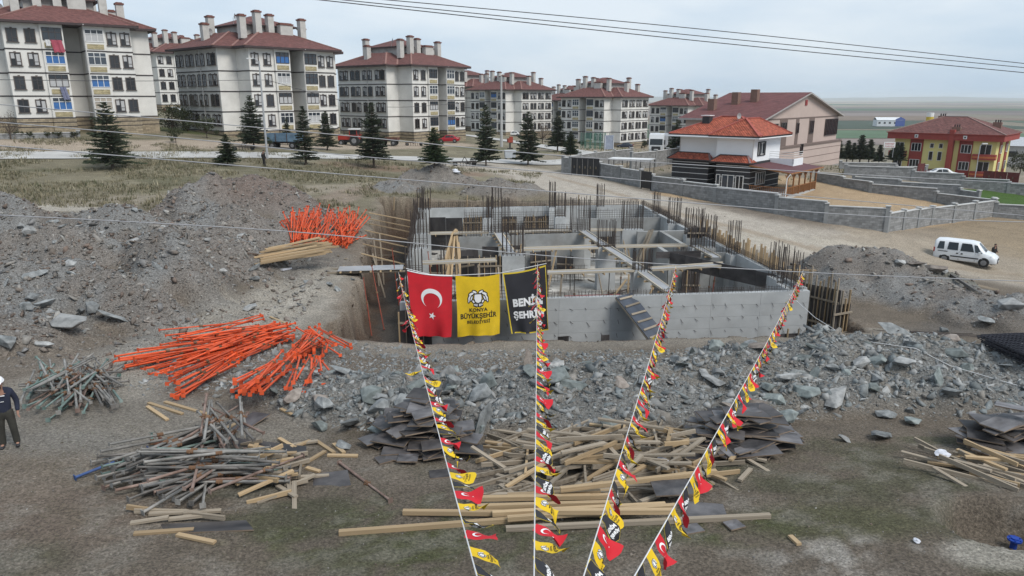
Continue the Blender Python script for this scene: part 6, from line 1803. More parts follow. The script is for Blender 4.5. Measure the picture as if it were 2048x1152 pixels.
def print_mesh(P, fn, lift, nm='print', only=None, cuts=.22, both=False):
    bm = bmesh.new()
    for f, m in zip(P.f, P.m):
        if only is not None and m not in only: continue
        try: bf = bm.faces.new([bm.verts.new((*P.v[k], 0)) for k in f]); bf.material_index = m
        except ValueError: pass
    bmesh.ops.triangulate(bm, faces=bm.faces[:])
    for _ in range(3):
        lg = [e for e in bm.edges if e.calc_length() > cuts]
        if not lg: break
        bmesh.ops.subdivide_edges(bm, edges=lg, cuts=1); bmesh.ops.triangulate(bm, faces=[f for f in bm.faces if len(f.verts) > 3])
    me = bpy.data.meshes.new(nm); bm.to_mesh(me); bm.free()
    n = len(me.vertices); a = np.empty(n * 3); me.vertices.foreach_get('co', a); a = a.reshape(-1, 3)
    order = np.zeros(n)
    for p in me.polygons:
        for k in p.vertices: order[k] = p.material_index
    out, out2 = np.empty_like(a), np.empty_like(a); e = 1e-3
    for i in range(n):
        u, v = a[i, 0], a[i, 1]
        p = Vector(fn(u, v)); du = Vector(fn(u + e, v)) - p; dv = Vector(fn(u, v + e)) - p
        nr = dv.cross(du).normalized()
        k = lift * (1 + .6 * (order[i] == 0))
        out[i] = p + nr * k; out2[i] = p - nr * k
    if both:
        fs = [tuple(p.vertices) for p in me.polygons]; ms = [p.material_index for p in me.polygons]
        me2 = bpy.data.meshes.new(nm)
        me2.from_pydata([tuple(q) for q in out] + [tuple(q) for q in out2], [], fs + [tuple(k + n for k in reversed(f)) for f in fs])
        for mm in (wht_p, blk_p, yel_p): me2.materials.append(mm)
        me2.polygons.foreach_set('material_index', ms + ms); me2.update()
        return me2
    me.vertices.foreach_set('co', out.ravel())
    for mm in (wht_p, blk_p, yel_p): me.materials.append(mm)
    me.update()
    return me

# the three big banners hung from a rope across the front wall; corners from the photo at their real distance
def banner(label, kind, c4, D, seed):
    TL, TR, BR, BL = [pt(px, py, d) for (px, py), d in zip(c4, D)]
    W = ((TR - TL).length + (BR - BL).length) / 2; L = ((BL - TL).length + (BR - TR).length) / 2
    r = random.Random(seed); ph = [r.uniform(0, 6.28) for _ in range(6)]
    o = TL.copy()
    def fn(u, v):
        s, t = u / W, v / L
        p = (TL * (1 - s) + TR * s) * (1 - t) + (BL * (1 - s) + BR * s) * t - o
        p.z -= .10 * math.sin(math.pi * s) * (1 - t) ** 2
        wv = .045 * math.sin(5.5 * s + 2.2 * t + ph[0]) + .045 * t * math.sin(9 * s - 3 * t + ph[1]) + .11 * t * t * t * math.sin(5 * s + 5 * t + ph[2]) + .05 * t ** 4 * math.sin(17 * s + ph[5]) + .02 * t * math.sin(15 * (s + .6 * t) + ph[3])
        p.y -= .06 + wv
        p.x += .02 * t * math.sin(6 * t + ph[4])
        return tuple(p)
    m = {'red': red_c, 'yellow': yel_c, 'black': blk_c}[kind]
    t = thing('banner', label, 'flag', tuple(o))
    put('cloth', cloth_mesh(W, L, fn, m, 26, 34), t)
    P = design(kind, W, L)
    if kind == 'red':
        n = 36
        q = Print(); q.v, q.f, q.m = P.v, P.f[:n], P.m[:n]; put('crescent', print_mesh(q, fn, .012), t)
        q = Print(); q.v, q.f, q.m = P.v, P.f[n:], P.m[n:]; put('star', print_mesh(q, fn, .012), t)
        b = MB()
        for k in range(12): b.tube(fn(W * k / 12, 0), fn(W * (k + 1) / 12, 0), .025, n=5)
        put('hem', b.mesh('hem', wht_p), t)
    elif kind == 'yellow':
        ne = len([1 for v in P.f if len(v) > 3 or True])
        e = Print(); eagle(e, .5 * W, .36 * L, .24 * W, 0, 1); put('emblem', print_mesh(e, fn, .010), t)
        q = Print(); q.v, q.f, q.m = P.v, P.f[len(e.f):], P.m[len(e.f):]; put('lettering', print_mesh(q, fn, .012), t)
    else:
        put('lettering', print_mesh(P, fn, .012, 'lettering', only=(0,)), t); put('hem', print_mesh(P, fn, .008, 'hem', only=(2,)), t)
    return t
banner('large red flag with white crescent and star hung on the basement front', 'red', [(815, 540), (905, 551), (903, 674), (826, 671)], (32.55, 32.6, 32.3, 32.3), 3)
banner('large yellow banner with double eagle crest and black lettering', 'yellow', [(911, 551), (999, 547), (1000, 667), (916, 674)], (32.6, 32.65, 32.35, 32.35), 5)
banner('large black banner with white lettering and yellow hem', 'black', [(1005, 545), (1091, 529), (1097, 661), (1023, 667)], (32.7, 32.75, 32.45, 32.4), 8)
def rope(label, pts, r, m=cord_m, cat='rope', nm='rope', sag=0.0, n=10, kind=None):
    cu = bpy.data.curves.new(nm, 'CURVE'); cu.dimensions = '3D'; cu.bevel_depth = r; cu.bevel_resolution = 1
    P = []
    for a, c in zip(pts[:-1], pts[1:]):
        for k in range(n): 
            f = k / n; q = Vector(a).lerp(Vector(c), f); q.z -= sag * 4 * f * (1 - f); P.append(q)
    P.append(Vector(pts[-1]))
    sp_ = cu.splines.new('POLY'); sp_.points.add(len(P) - 1)
    for i, q in enumerate(P): sp_.points[i].co = (*q, 1)
    tmp = bpy.data.objects.new(nm, cu); col.objects.link(tmp)
    me = bpy.data.meshes.new_from_object(tmp.evaluated_get(bpy.context.evaluated_depsgraph_get()))
    bpy.data.objects.remove(tmp); bpy.data.curves.remove(cu)
    me.materials.clear(); me.materials.append(m)
    return tag(put(nm, me), label, cat)
rope('white rope holding the three banners', [pt(812, 537, 32.55), pt(860, 549, 32.6), pt(908, 551, 32.6), pt(1002, 546, 32.66), pt(1093, 527, 32.75)], .018)
for k, (px, py) in enumerate(((811, 536), (1094, 526))):
    a = pt(px, py, 32.7); u, v = to_uv(a.x, a.y)
    plank_thing('post', ['left upright pole the banner rope is tied to', 'right upright pole the banner rope is tied to'][k], 'pole', (a.x, a.y + .25, WBOT + 2.2), (a.x, a.y + .12, a.z + .25), .06, .06, rebar_m)

# ------------------------------------------------------------------ strings of pennants
PW, PL = .18, .275
def pennant_set(kind, n=5):
    out = []
    for k in range(n):
        r = random.Random(100 * k + len(kind)); ph = [r.uniform(0, 6.28) for _ in range(4)]; amp = r.uniform(.010, .026); curl = r.uniform(-.5, .9); tw = r.uniform(-.35, .35)
        def fn(u, v, ph=ph, amp=amp, curl=curl, tw=tw):
            s, t = u / PW, v / PL
            a = curl * t * t * .8
            y = PL * (t * math.sin(a * .6)) * .7 + amp * t * math.sin(7 * t + 3 * s + ph[0]) * 1.4 + amp * .8 * t * math.sin(5 * s + ph[1]) + tw * (s - .5) * PW * t * 1.6
            z = -PL * t * math.cos(a * .5) + .012 * t * math.sin(4 * s + ph[2])
            return ((s - .5) * PW * (1 - .08 * t), y, z)
        m = {'red': red_c, 'yellow': yel_c, 'black': blk_c}[kind]
        cl = cloth_mesh(PW, PL, fn, m, 5, 8)
        P = design(kind, PW, PL)
        out.append((cl, print_mesh(P, fn, .0022, 'print', cuts=.07, both=True)))
    return out
PEN = {k: pennant_set(k) for k in ('red', 'yellow', 'black')}
def bunting(label, far, near, seed, tilt0, tilt1, droop, back=2.2):
    r = random.Random(seed)
    a, c = far, near
    d = (c - a).normalized()
    end = c + d * back
    t = thing('pennant_string', label, 'bunting', tuple(a), 0, 'pennant strings running to the basement')
    L = (end - a).length
    sag = .22
    def pos(s):
        f = s / L; p = a.lerp(end, f) - a; p.z -= sag * 4 * f * (1 - f); return p
    b = MB(); n = 40
    for k in range(n): b.tube(pos(L * k / n), pos(L * (k + 1) / n), .006, n=5, caps=False)
    put('cord', b.mesh('cord', cord_m), t)
    s = .5; k = seed
    while s < L - .2:
        kind = ('red', 'yellow', 'black')[k % 3]; k += 1
        p = pos(s); tg = (pos(s + .05) - p).normalized()
        f = s / L
        # hang direction: blown to the photo's right near the camera, drooping and flapping both ways far off
        ang = R(tilt1 + (tilt0 - tilt1) * f ** .8 + r.uniform(-14, 14))
        sgn = 1 if r.random() > .45 * (1 - f) - .12 else -1
        hang = Vector((math.cos(ang) * sgn, 0, -math.sin(ang)))
        hang = (hang - tg * hang.dot(tg)).normalized()
        hang = (hang + tg * r.uniform(-.25, .25)).normalized()
        x = -tg                                                     # along the cord, away from the camera
        zax = -hang
        x = (x - zax * x.dot(zax)).normalized()
        y = zax.cross(x)
        m = Matrix((x, y, zax)).transposed().to_4x4(); m.translation = p
        cl, pr = PEN[kind][r.randrange(5)]
        o = put('pennant', cl, t, mx=m); put('print', pr, o)
        s += .312 + r.uniform(-.03, .03)
    return t
def npt(px): return pt(px, 1152, 4.57)
bunting('leftmost pennant string, tied beside the red flag', pt(797, 545, 33.0), npt(957), 1, 12, 78, 1)
bunting('second pennant string, crossing the black banner', pt(1075, 526, 32.3), npt(1068), 2, 25, 80, 1)
bunting('third pennant string, from the rebar behind the ramp', pt(1352, 530, 35.5), npt(1164), 6, 52, 80, 1)
bunting('rightmost pennant string, tied at the right front corner rebar', pt(1607, 540, 35.2), npt(1263), 4, 62, 76, 1)
# ------------------------------------------------------------------ vehicles
tyre_m = M('tyre rubber', (.02, .02, .02), .85, .2)
rim_m = M('wheel rim', (.22, .22, .225), .4, .1, bump=0)
car_glass = glass_mat('car glass', (.02, .025, .028), .05)
blackp = M('black plastic', (.025, .025, .027), .6, .1)
lamp_w = M('head lamp', (.55, .56, .58), .15, .05, bump=0)
lamp_r = M('tail lamp', (.30, .015, .012), .3, .05, bump=0)
plate_m = M('number plate', (.6, .6, .58), .5, .05, bump=0)

def wheel(parent, x, y, r, w=.2, rim=.62, side=1):
    o = put('wheel', MB().tube((0, -w / 2, 0), (0, w / 2, 0), r, n=18).mesh('wheel', tyre_m), parent, (x, y, r))
    b = MB(); b.disc((0, -w / 2 - .004 if side < 0 else w / 2 + .004, 0), r * rim, (0, side, 0), 14)
    for k in range(5):
        t = 6.283 * k / 5; b.bar((0, side * (w / 2 + .01), 0), (r * rim * .95 * math.cos(t), side * (w / 2 + .01), r * rim * .95 * math.sin(t)), .05, .02)
    put('rim', b.mesh('rim', rim_m), o)

class Body:
    """car body from stations along x: each (x, sill half width, sill z, belt half width, belt z, roof-edge half width, roof-edge z, crown z)"""
    def __init__(s, st): s.st = st
    def at(s, x):
        a = [q[0] for q in s.st]
        return [float(np.interp(x, a, [q[k] for q in s.st])) for k in range(1, 8)]
    def ring(s, x):
        w0, z0, w1, z1, w2, z2, z3 = s.at(x)
        zm = (z0 + z1) / 2
        h = [(w0 * .96, z0), (w0, z0 + .08), ((w0 + w1) / 2 * 1.025, zm), (w1, z1), (w1 * .5 + w2 * .5 + .012, z1 * .5 + z2 * .5), (w2, z2), (w2 * .8, z2 * .35 + z3 * .65), (w2 * .4, z3 - .005), (0, z3)]
        return [(x, -y, z) for y, z in h] + [(x, y, z) for y, z in reversed(h[:-1])]
    def mesh(s, m, n=26):
        xs = sorted(set([q[0] for q in s.st] + list(np.linspace(s.st[0][0], s.st[-1][0], n))))
        R_ = [s.ring(x) for x in xs]; k = len(R_[0]); V = [p for r in R_ for p in r]; F_ = []
        for i in range(len(xs) - 1):
            for j in range(k - 1): F_.append((i * k + j, i * k + j + 1, (i + 1) * k + j + 1, (i + 1) * k + j))
            F_.append((i * k + k - 1, i * k, (i + 1) * k, (i + 1) * k + k - 1))
        F_.append(tuple(range(k))[::-1]); F_.append(tuple((len(xs) - 1) * k + j for j in range(k)))
        me = bpy.data.meshes.new('body'); me.from_pydata(V, [], F_); me.materials.append(m)
        me.polygons.foreach_set('use_smooth', [True] * len(F_)); me.update()
        for f in me.polygons[-2:]: f.use_smooth = False
        return me
    def side(s, x, t, sg, out=.012):
        w0, z0, w1, z1, w2, z2, z3 = s.at(x)
        return (x, sg * (w1 + (w2 - w1) * t + out), z1 + (z2 - z1) * t)
    def low(s, x, t, sg, out=.012):
        w0, z0, w1, z1, w2, z2, z3 = s.at(x)
        return (x, sg * ((w0 + (w1 - w0) * t) * (1 + .025 * (1 - abs(2 * t - 1))) + out), z0 + (z1 - z0) * t)
    def top(s, x, f, out=.012):
        w0, z0, w1, z1, w2, z2, z3 = s.at(x)
        y = f * w2 * .98; k = abs(f)
        return (x, y, z3 + (z2 - z3) * k ** 2 + out)

def vehicle(label, cat, p, heading, st, paint, wheels, wr, sidewin, screen, rearscr=None, nm='parked_car', extra=True):
    t = thing(nm, label, cat, tuple(p), heading)
    B = Body(st); put('body', B.mesh(paint), t)
    for sg in (-1, 1):
        for (xa, xb, xc, xd) in sidewin:                 # lower rear, lower front, upper front, upper rear
            b = MB()
            for i in range(5):
                for j in range(3):
                    g = lambda s_, t_: B.side((xa + (xb - xa) * s_) * (1 - t_) + (xd + (xc - xd) * s_) * t_, .08 + .82 * t_, sg, .028)
                    q = [g(i / 5, j / 3), g((i + 1) / 5, j / 3), g((i + 1) / 5, (j + 1) / 3), g(i / 5, (j + 1) / 3)]
                    b.face(q if sg < 0 else q[::-1])
            put('side_window', b.mesh('side_window', car_glass), t)
        for x in wheels:
            b = MB(); b.disc((x, sg * (B.at(x)[0] * 1.02 + .012), wr + .02), wr * 1.17, (0, sg, 0), 18); put('wheel_arch', b.mesh('wheel_arch', blackp), t)
            wheel(t, x, sg * (B.at(x)[0] - .06), wr, .2, .64, sg)
    xa, xb = screen; b = MB(); n = 6
    for i in range(n):
        f0, f1 = -1 + 2 * i / n, -1 + 2 * (i + 1) / n
        b.face([B.top(xb, f0 * .93), B.top(xb, f1 * .93), B.top(xa, f1 * .93), B.top(xa, f0 * .93)])
    put('windscreen', b.mesh('windscreen', car_glass), t)
    if rearscr:
        xa, xb = rearscr; b = MB()
        for i in range(n):
            f0, f1 = -.9 + 1.8 * i / n, -.9 + 1.8 * (i + 1) / n
            b.face([B.top(xb, f0), B.top(xb, f1), B.top(xa, f1), B.top(xa, f0)])
        put('rear_window', b.mesh('rear_window', car_glass), t)
    x1, x0 = st[-1][0], st[0][0]
    if extra:
        w0, z0, w1, z1, w2, z2, z3 = B.at(x1 - .05)
        for sg in (-1, 1):
            b = MB(); b.face([B.low(x1 - .02, .7, sg, .005), B.low(x1 - .45, .80, sg, .014), B.low(x1 - .45, .98, sg, .014), B.low(x1 - .05, .95, sg, .01)][::1 if sg < 0 else -1])
            b.box((x1 - .03, sg * w0 * .78, z0 + (z1 - z0) * .8), (.09, .22, .14)); put('headlight', b.mesh('headlight', lamp_w), t)
            w0r, z0r, w1r, z1r = B.at(x0 + .03)[:4]
            b = MB(); b.box((x0 + .03, sg * w1r * .97, z1r * .98), (.1, .1, .36)); put('tail_light', b.mesh('tail_light', lamp_r), t)
        b = MB(); b.box((x1 - .02, 0, z0 + .12), (.12, w0 * 1.7, .2)); b.box((x1 - .02, 0, z0 + (z1 - z0) * .72), (.07, w0 * .9, .13)); put('bumper', b.mesh('bumper', blackp), t)
        b = MB(); b.box((x1 + .045, 0, z0 + .13), (.02, .5, .11)); put('number_plate', b.mesh('number_plate', plate_m), t)
    return t, B
hd = G(1960, 536) - G(1893, 520)
vp = (G(1960, 536) + G(1893, 520)) / 2
hv = math.atan2(hd.y, hd.x) - R(10)
vp = vp + Vector((-math.sin(hv), math.cos(hv), 0)) * .8
vp.z = hz(vp.x, vp.y)
VAN = [(-2.2, .80, .36, .84, 1.02, .68, 1.66, 1.72), (-2.08, .86, .28, .90, 1.06, .74, 1.76, 1.83), (-1.6, .88, .26, .915, 1.06, .76, 1.79, 1.88), (0.3, .88, .26, .915, 1.04, .74, 1.78, 1.87), (.78, .88, .26, .91, 1.03, .70, 1.70, 1.79),
       (1.42, .88, .26, .89, 1.02, .70, 1.08, 1.12), (1.9, .85, .27, .84, .88, .62, .93, .98), (2.12, .78, .28, .76, .74, .55, .78, .83), (2.22, .62, .32, .6, .66, .45, .68, .70)]
van_w = M('white van paint', (.66, .68, .70), .28, .03, bump=0, spec=.5)
VT, VB = vehicle('white passenger van parked on the dirt road', 'van', vp, hv, VAN, van_w, (-1.38, 1.36), .33,
                 [(-1.98, -1.48, -1.50, -1.86), (-1.25, -.50, -.52, -1.20), (-.32, .62, .40, -.28), (.70, 1.22, .80, .55)], (.84, 1.40), nm='white_van')
for sg in (-1, 1):
    b = MB(); b.face([VB.low(-.98, .38, sg, .02), VB.low(.98, .38, sg, .02), VB.low(.98, .5, sg, .02), VB.low(-.98, .5, sg, .02)][::1 if sg < 0 else -1]); put('side_strip', b.mesh('side_strip', blackp), VT)
    b = MB(); b.face([VB.low(-1.9, .82, sg, .02), VB.low(-1.2, .82, sg, .02), VB.low(-1.2, .9, sg, .02), VB.low(-1.9, .9, sg, .02)][::1 if sg < 0 else -1]); put('slide_rail', b.mesh('slide_rail', blackp), VT)
    for x in (-.52, -.2):
        b = MB(); p = VB.low(x, .78, sg, .03); b.box(p, (.13, .04, .09)); put('door_handle', b.mesh('door_handle', blackp), VT)
    for x in (-1.38, -.4, .72):
        b = MB(); q0, q1 = VB.low(x - .009, .1, sg, .007), VB.low(x + .009, .98, sg, .007); b.face([q0, (x + .009, *q0[1:]), q1, (x - .009, *q1[1:])][::1 if sg < 0 else -1]); put('door_seam', b.mesh('door_seam', blackp), VT)
    b = MB(); p = VB.side(1.0, .05, sg, .12); b.box(p, (.14, .2, .2)); put('mirror', b.mesh('mirror', van_w), VT)

SEDAN = [(-2.1, .72, .38, .74, .82, .55, .86, .88), (-1.6, .82, .26, .83, .92, .60, .98, 1.0), (-1.0, .84, .24, .84, .92, .60, 1.30, 1.34), (-.2, .84, .24, .85, .92, .60, 1.38, 1.43), (.45, .84, .24, .85, .9, .58, 1.30, 1.35), (1.0, .84, .24, .84, .88, .60, .93, .96), (1.7, .82, .26, .80, .74, .55, .78, .82), (2.05, .70, .34, .66, .62, .48, .64, .66)]
def sedan(label, px, py, heading, paint, D=None, up=0.0):
    p = G(px, py) if D is None else pt(px, py, D)
    p.z = hz(p.x, p.y) + up
    return vehicle(label, 'car', p, R(heading), SEDAN, paint, (-1.25, 1.3), .31, [(-1.25, -.45, -.5, -.9), (-.38, .6, .38, -.42)], (.5, .98), (-1.55, -1.02))
redcar = M('red car paint', (.30, .012, .02), .3, .05, bump=0); dkcar = M('dark blue car paint', (.025, .032, .05), .3, .05, bump=0); whcar = M('white car paint', (.62, .63, .64), .35, .04, bump=0)
sedan('small red car under the green awning by the third apartment block', 897, 285, 178, redcar)
sedan('dark blue car parked by the shrubs before the signboard block', 1250, 296, 165, dkcar)
sedan('white car parked between the two left apartment blocks, nearer', 352, 224, 10, whcar, 168); sedan('white car parked between the two left apartment blocks, farther', 330, 222, 10, whcar, 175)
sedan('white car seen above the roadside behind the tall conifer', 1027, 272, 175, whcar)
sedan('white car half hidden by the garden wall before the yellow house', 1886, 357, -14, whcar)
# lorry
t = thing('lorry', 'white lorry with tall cab facing the road junction', 'lorry', tuple(G(1312, 312)), R(-105))
b = MB(); P_ = [(-1.2, .9), (1.15, .9), (1.25, 1.3), (1.25, 1.9), (1.0, 3.0), (.7, 3.7), (-1.2, 3.8)]
for s in (0,):
    n = len(P_); i = len(b.v); b.v += [(x, -1.22, z) for x, z in P_] + [(x, 1.22, z) for x, z in P_]
    for k in range(n): b.f.append((i + k, i + (k + 1) % n, i + n + (k + 1) % n, i + n + k)); b.m.append(0)
    b.f.append(tuple(i + k for k in range(n))[::-1]); b.m.append(0); b.f.append(tuple(i + n + k for k in range(n))); b.m.append(0)
cab = put('cab', b.mesh('cab', whcar), t)
b = MB(); b.face([(1.262, -1.08, 1.95), (1.262, 1.08, 1.95), (1.03, 1.05, 2.95), (1.03, -1.05, 2.95)]); put('windscreen', b.mesh('windscreen', car_glass), t)
for sg in (-1, 1):
    b = MB(); b.face([(.1, sg * 1.23, 1.95), (1.0, sg * 1.23, 1.95), (.85, sg * 1.23, 2.8), (.1, sg * 1.23, 2.8)][::1 if sg < 0 else -1]); put('side_window', b.mesh('side_window', car_glass), t)
    b = MB(); b.box((1.28, sg * .9, .95), (.1, .4, .22)); put('headlight', b.mesh('headlight', lamp_w), t)
    b = MB(); b.box((1.15, sg * 1.42, 2.4), (.12, .22, .75)); put('mirror', b.mesh('mirror', blackp), t)
    for x in (.55, -2.2, -3.4, -9, -10.2): wheel(t, x, sg * 1.05, .5, .3, .55, sg)
b = MB(); b.box((1.27, 0, 1.35), (.05, 1.5, .7)); b.box((1.27, 0, .6), (.1, 2.3, .35)); put('grille', b.mesh('grille', blackp), t)
b = MB(); b.span(-4.5, .8, -.45, .45, .75, .95); b.span(-13.2, -3, -.5, .5, .95, 1.15); put('chassis', b.mesh('chassis', blackp), t)
b = MB(); b.span(-13.4, -2.2, -1.24, 1.24, 1.2, 3.3); put('trailer_body', b.mesh('trailer_body', M('tarp', (.30, .31, .33), .7)), t)
# tractor
trp = G(706, 291); t = thing('tractor', 'old red tractor with white roofed cab standing in the yard', 'tractor', tuple(trp), R(172))
red_t = M('tractor red', (.33, .032, .02), .5, .15)
b = MB(); b.span(.2, 2.1, -.4, .4, .9, 1.55); b.span(2.0, 2.25, -.42, .42, .8, 1.5); put('bonnet', b.mesh('bonnet', red_t), t)
b = MB(); b.span(-1.1, .3, -.3, .3, .55, 1.0); b.span(.3, 2.0, -.25, .25, .5, .9); put('chassis', b.mesh('chassis', blackp), t)
b = MB()
for x in (-1.0, .25):
    for y in (-.7, .7): b.bar((x, y, 1.2), (x * .9, y * .92, 2.45), .09)
b.span(-1.1, .3, -.72, .72, 1.0, 1.5); cab = put('cab', b.mesh('cab', red_t), t)
b = MB(); b.span(-.98, .2, -.66, .66, 1.5, 2.4); put('cab_glass', b.mesh('cab_glass', car_glass), cab)
b = MB(); b.span(-1.15, .4, -.8, .8, 2.45, 2.62); put('cab_roof', b.mesh('cab_roof', alu_m), cab)
for sg in (-1, 1):
    wheel(t, -.55, sg * .78, .78, .42, .5, sg); wheel(t, 1.65, sg * .68, .45, .26, .5, sg)
    b = MB(); b.tube((-.55, sg * .6, .78), (-.55, sg * 1.05, .78), .86, n=16, caps=True); 
    b = MB(); b.box((-.55, sg * .8, 1.62), (1.3, .5, .06)); put('mudguard', b.mesh('mudguard', red_t), t)
b = MB(); b.tube((1.3, .2, 1.5), (1.3, .2, 2.3), .05, n=6); put('exhaust', b.mesh('exhaust', blackp), t)
def trailer(label, px, py, hd_, L, paint, hgt=.8, D=None):
    t = thing('farm_trailer', label, 'trailer', tuple(G(px, py)), R(hd_))
    b = MB()
    b.span(-L / 2, L / 2, -1.05, -1.0, 1.0, 1.0 + hgt); b.span(-L / 2, L / 2, 1.0, 1.05, 1.0, 1.0 + hgt); b.span(-L / 2, -L / 2 + .05, -1, 1, 1.0, 1.0 + hgt); b.span(L / 2 - .05, L / 2, -1, 1, 1.0, 1.0 + hgt); b.span(-L / 2, L / 2, -1, 1, .92, 1.0)
    put('side_board', b.mesh('side_board', paint), t)
    b = MB()
    for x in np.linspace(-L / 2, L / 2, 4):
        for s in (-1, 1): b.box((x, s * 1.07, 1.0 + hgt / 2), (.08, .06, hgt + .1))
    b.span(-L / 2, L / 2, -.4, -.3, .7, .92); b.span(-L / 2, L / 2, .3, .4, .7, .92); b.bar((L / 2, 0, .8), (L / 2 + 1.4, 0, .6), .12); put('chassis', b.mesh('chassis', M('rusty frame', (.07, .045, .035), .8)), t)
    for x in (-L * .3, L * .3):
        for s in (-1, 1): wheel(t, x, s * .85, .45, .25, .5, s)
    return t
trailer('faded blue farm trailer parked behind the street lamp', 570, 297, 176, 4.6, M('faded blue paint', (.085, .15, .22), .7, .3, 1.5, .1, c2=(.12, .19, .26), dirt=.6), 1.0)
trailer('rusty flat trailer behind the tractor', 778, 291, 175, 3.2, M('rusty red paint', (.12, .05, .035), .8, .3), .3)
def implement(label, px, py, rz, s, c):
    t = thing('farm_implement', label, 'farm implement', tuple(G(px, py)), R(rz)); m = M('implement ' + label[:12], c, .8, .3)
    b = MB(); b.bar((-1.6, 0, .6), (1.6, 0, .6), .12); b.bar((-1.6, .7, .6), (1.6, .7, .6), .12); b.bar((-1.6, 0, .6), (-1.6, .7, .6), .1); b.bar((1.6, 0, .6), (1.6, .7, .6), .1); b.bar((0, .3, .6), (0, -1.4, .5), .1); b.bar((-.4, .3, .6), (0, .4, 1.3), .08); b.bar((.4, .3, .6), (0, .4, 1.3), .08)
    put('beam_frame', b.mesh('beam_frame', m), t)
    b = MB()
    for k in range(8): b.bar((-1.5 + .43 * k, .35 * (k % 2), .6), (-1.45 + .43 * k, .35 * (k % 2) + .2, .02), .06)
    put('tine', b.mesh('tine', m), t)
    for sg in (-1, 1): wheel(t, sg * 1.3, .35, .32, .18, .5, sg)
    t.scale = (s,) * 3
implement('dark rusty harrow lying by the dirt track', 930, 333, 10, .95, (.04, .035, .03)); implement('rusty implement in the yard right of the tractor', 828, 292, 5, .9, (.10, .07, .05)); implement('rusty harrow at the roadside left of the lamp post', 487, 301, 15, .8, (.06, .05, .04))
implement('bent steel frame standing on the bank behind the basement', 945, 328, 60, .6, (.05, .045, .04))

# ------------------------------------------------------------------ street furniture, poles, cables
pole_m = M('galvanised pole', (.34, .35, .36), .5, .08, bump=0)
def lamp_post(label, px, py, h, arm, conc_=False, two=False, r=.11):
    p = G(px, py); t = thing('lamp_post', label, 'lamp post', tuple(p))
    m = conc_l if conc_ else pole_m
    put('pole', MB().tube((0, 0, 0), (0, 0, h), r * 1.25, r * .75, 8).mesh('pole', m), t)
    for s in ((arm, -arm) if two else (arm,)):
        b = MB(); b.tube((0, 0, h - .1), (s * .5, 0, h + .25), .035, n=5); b.tube((s * .5, 0, h + .25), (s, 0, h + .3), .035, n=5); a = put('arm', b.mesh('arm', pole_m), t)
        put('lamp_head', MB().box((s * 1.15, 0, h + .3), (.65, .26, .13)).mesh('lamp_head', alu_m), a)
    return t
lamp_post('steel street lamp by the blue farm trailer', 535, 318, 11.0, -.9)
lamp_post('concrete pole standing right of the tall conifer', 1003, 294, 12.5, .2, True, r=.22)
lamp_post('concrete pole before the small apartment block', 1073, 275, 13.0, .2, True, r=.2)
lamp_post('floodlight pole with two heads before the signboard block', 1208, 290, 13.5, .9, False, True)
lamp_post('slender street lamp left of the lorry', 1330, 290, 12, -.9)
lamp_post('thin lamp post before the yellow house', 1948, 366, 4.9, .5, r=.05)
# signboard on two legs, green cage, waste bin, red machine, kiosk
t = thing('signboard', 'grey blank back of a signboard on two white legs', 'sign', tuple(G(1217, 312)), R(14))
b = MB(); b.span(-.85, .85, -.05, .05, 1.1, 3.4); put('board', b.mesh('board', M('sign back', (.24, .27, .33), .5)), t)
for x in (-.75, .75): put('leg', MB().tube((x, -.12, 0), (x, -.12, 3.3), .05, n=6).mesh('leg', alu_m), t)
t = thing('fenced_cage', 'green mesh cage beside the signboard', 'fence', tuple(G(1190, 298)), R(12)); gm_ = M('green mesh paint', (.07, .17, .13), .6)
for x in np.linspace(-2.6, 2.6, 6):
    for y in (-1.3, 1.3): put('post', MB().tube((x, y, 0), (x, y, 3.2), .06, n=5).mesh('post', gm_), t)
b = MB()
for y in (-1.3, 1.3):
    for k in range(9): b.bar((-2.6, y, .3 + .35 * k), (2.6, y, .3 + .35 * k), .03)
    for k in range(22): b.bar((-2.6 + .25 * k, y, .2), (-2.6 + .25 * k, y, 3.2), .025)
tag(put('mesh_panel', b.mesh('mesh_panel', gm_), t), kind='stuff')
t = thing('waste_container', 'grey steel waste container at the roadside', 'waste container', tuple(G(1020, 319)), R(8))
b = MB(); b.box((0, 0, .75), (1.5, 1.1, 1.0), taper=1.12); put('bin', b.mesh('bin', M('galvanised bin', (.40, .42, .44), .5, .15)), t)
b = MB(); b.box((0, 0, 1.32), (1.7, 1.25, .12)); b.bar((-.85, 0, 1.1), (.85, 0, 1.1), .06); put('lid', b.mesh('lid', M('galvanised lid', (.46, .48, .50), .5, .15)), t)
for x in (-.6, .6):
    for y in (-.4, .4): put('castor', MB().tube((x, y - .04, .13), (x, y + .04, .13), .13, n=8).mesh('castor', tyre_m), t)
t = thing('water_pump', 'small red machine on a post at the roadside above the bin', 'machine', tuple(G(1020, 298)), R(20)); 
b = MB(); b.box((0, 0, 1.5), (.9, .7, .7)); b.box((.2, 0, 2.0), (.5, .5, .3)); put('housing', b.mesh('housing', M('machine red', (.28, .05, .03), .6)), t)
b = MB(); b.tube((0, 0, 0), (0, 0, 1.2), .15, n=6); b.bar((-.5, 0, .1), (.5, 0, .1), .2); put('stand', b.mesh('stand', blackp), t)
t = thing('awning', 'green awning shelter behind the red car', 'shelter', tuple(G(893, 279)), R(8))
b = MB(); b.face([(-2.2, -1.2, 2.3), (2.2, -1.2, 2.3), (2.2, 1.2, 2.8), (-2.2, 1.2, 2.8)]); b.span(-2.2, 2.2, 1.15, 1.2, 0, 2.75); put('cover', b.mesh('cover', M('dark green cover', (.018, .05, .04), .7)), t)
for x in (-2.1, 2.1): put('post', MB().tube((x, -1.15, 0), (x, -1.15, 2.3), .05, n=5).mesh('post', pole_m), t)
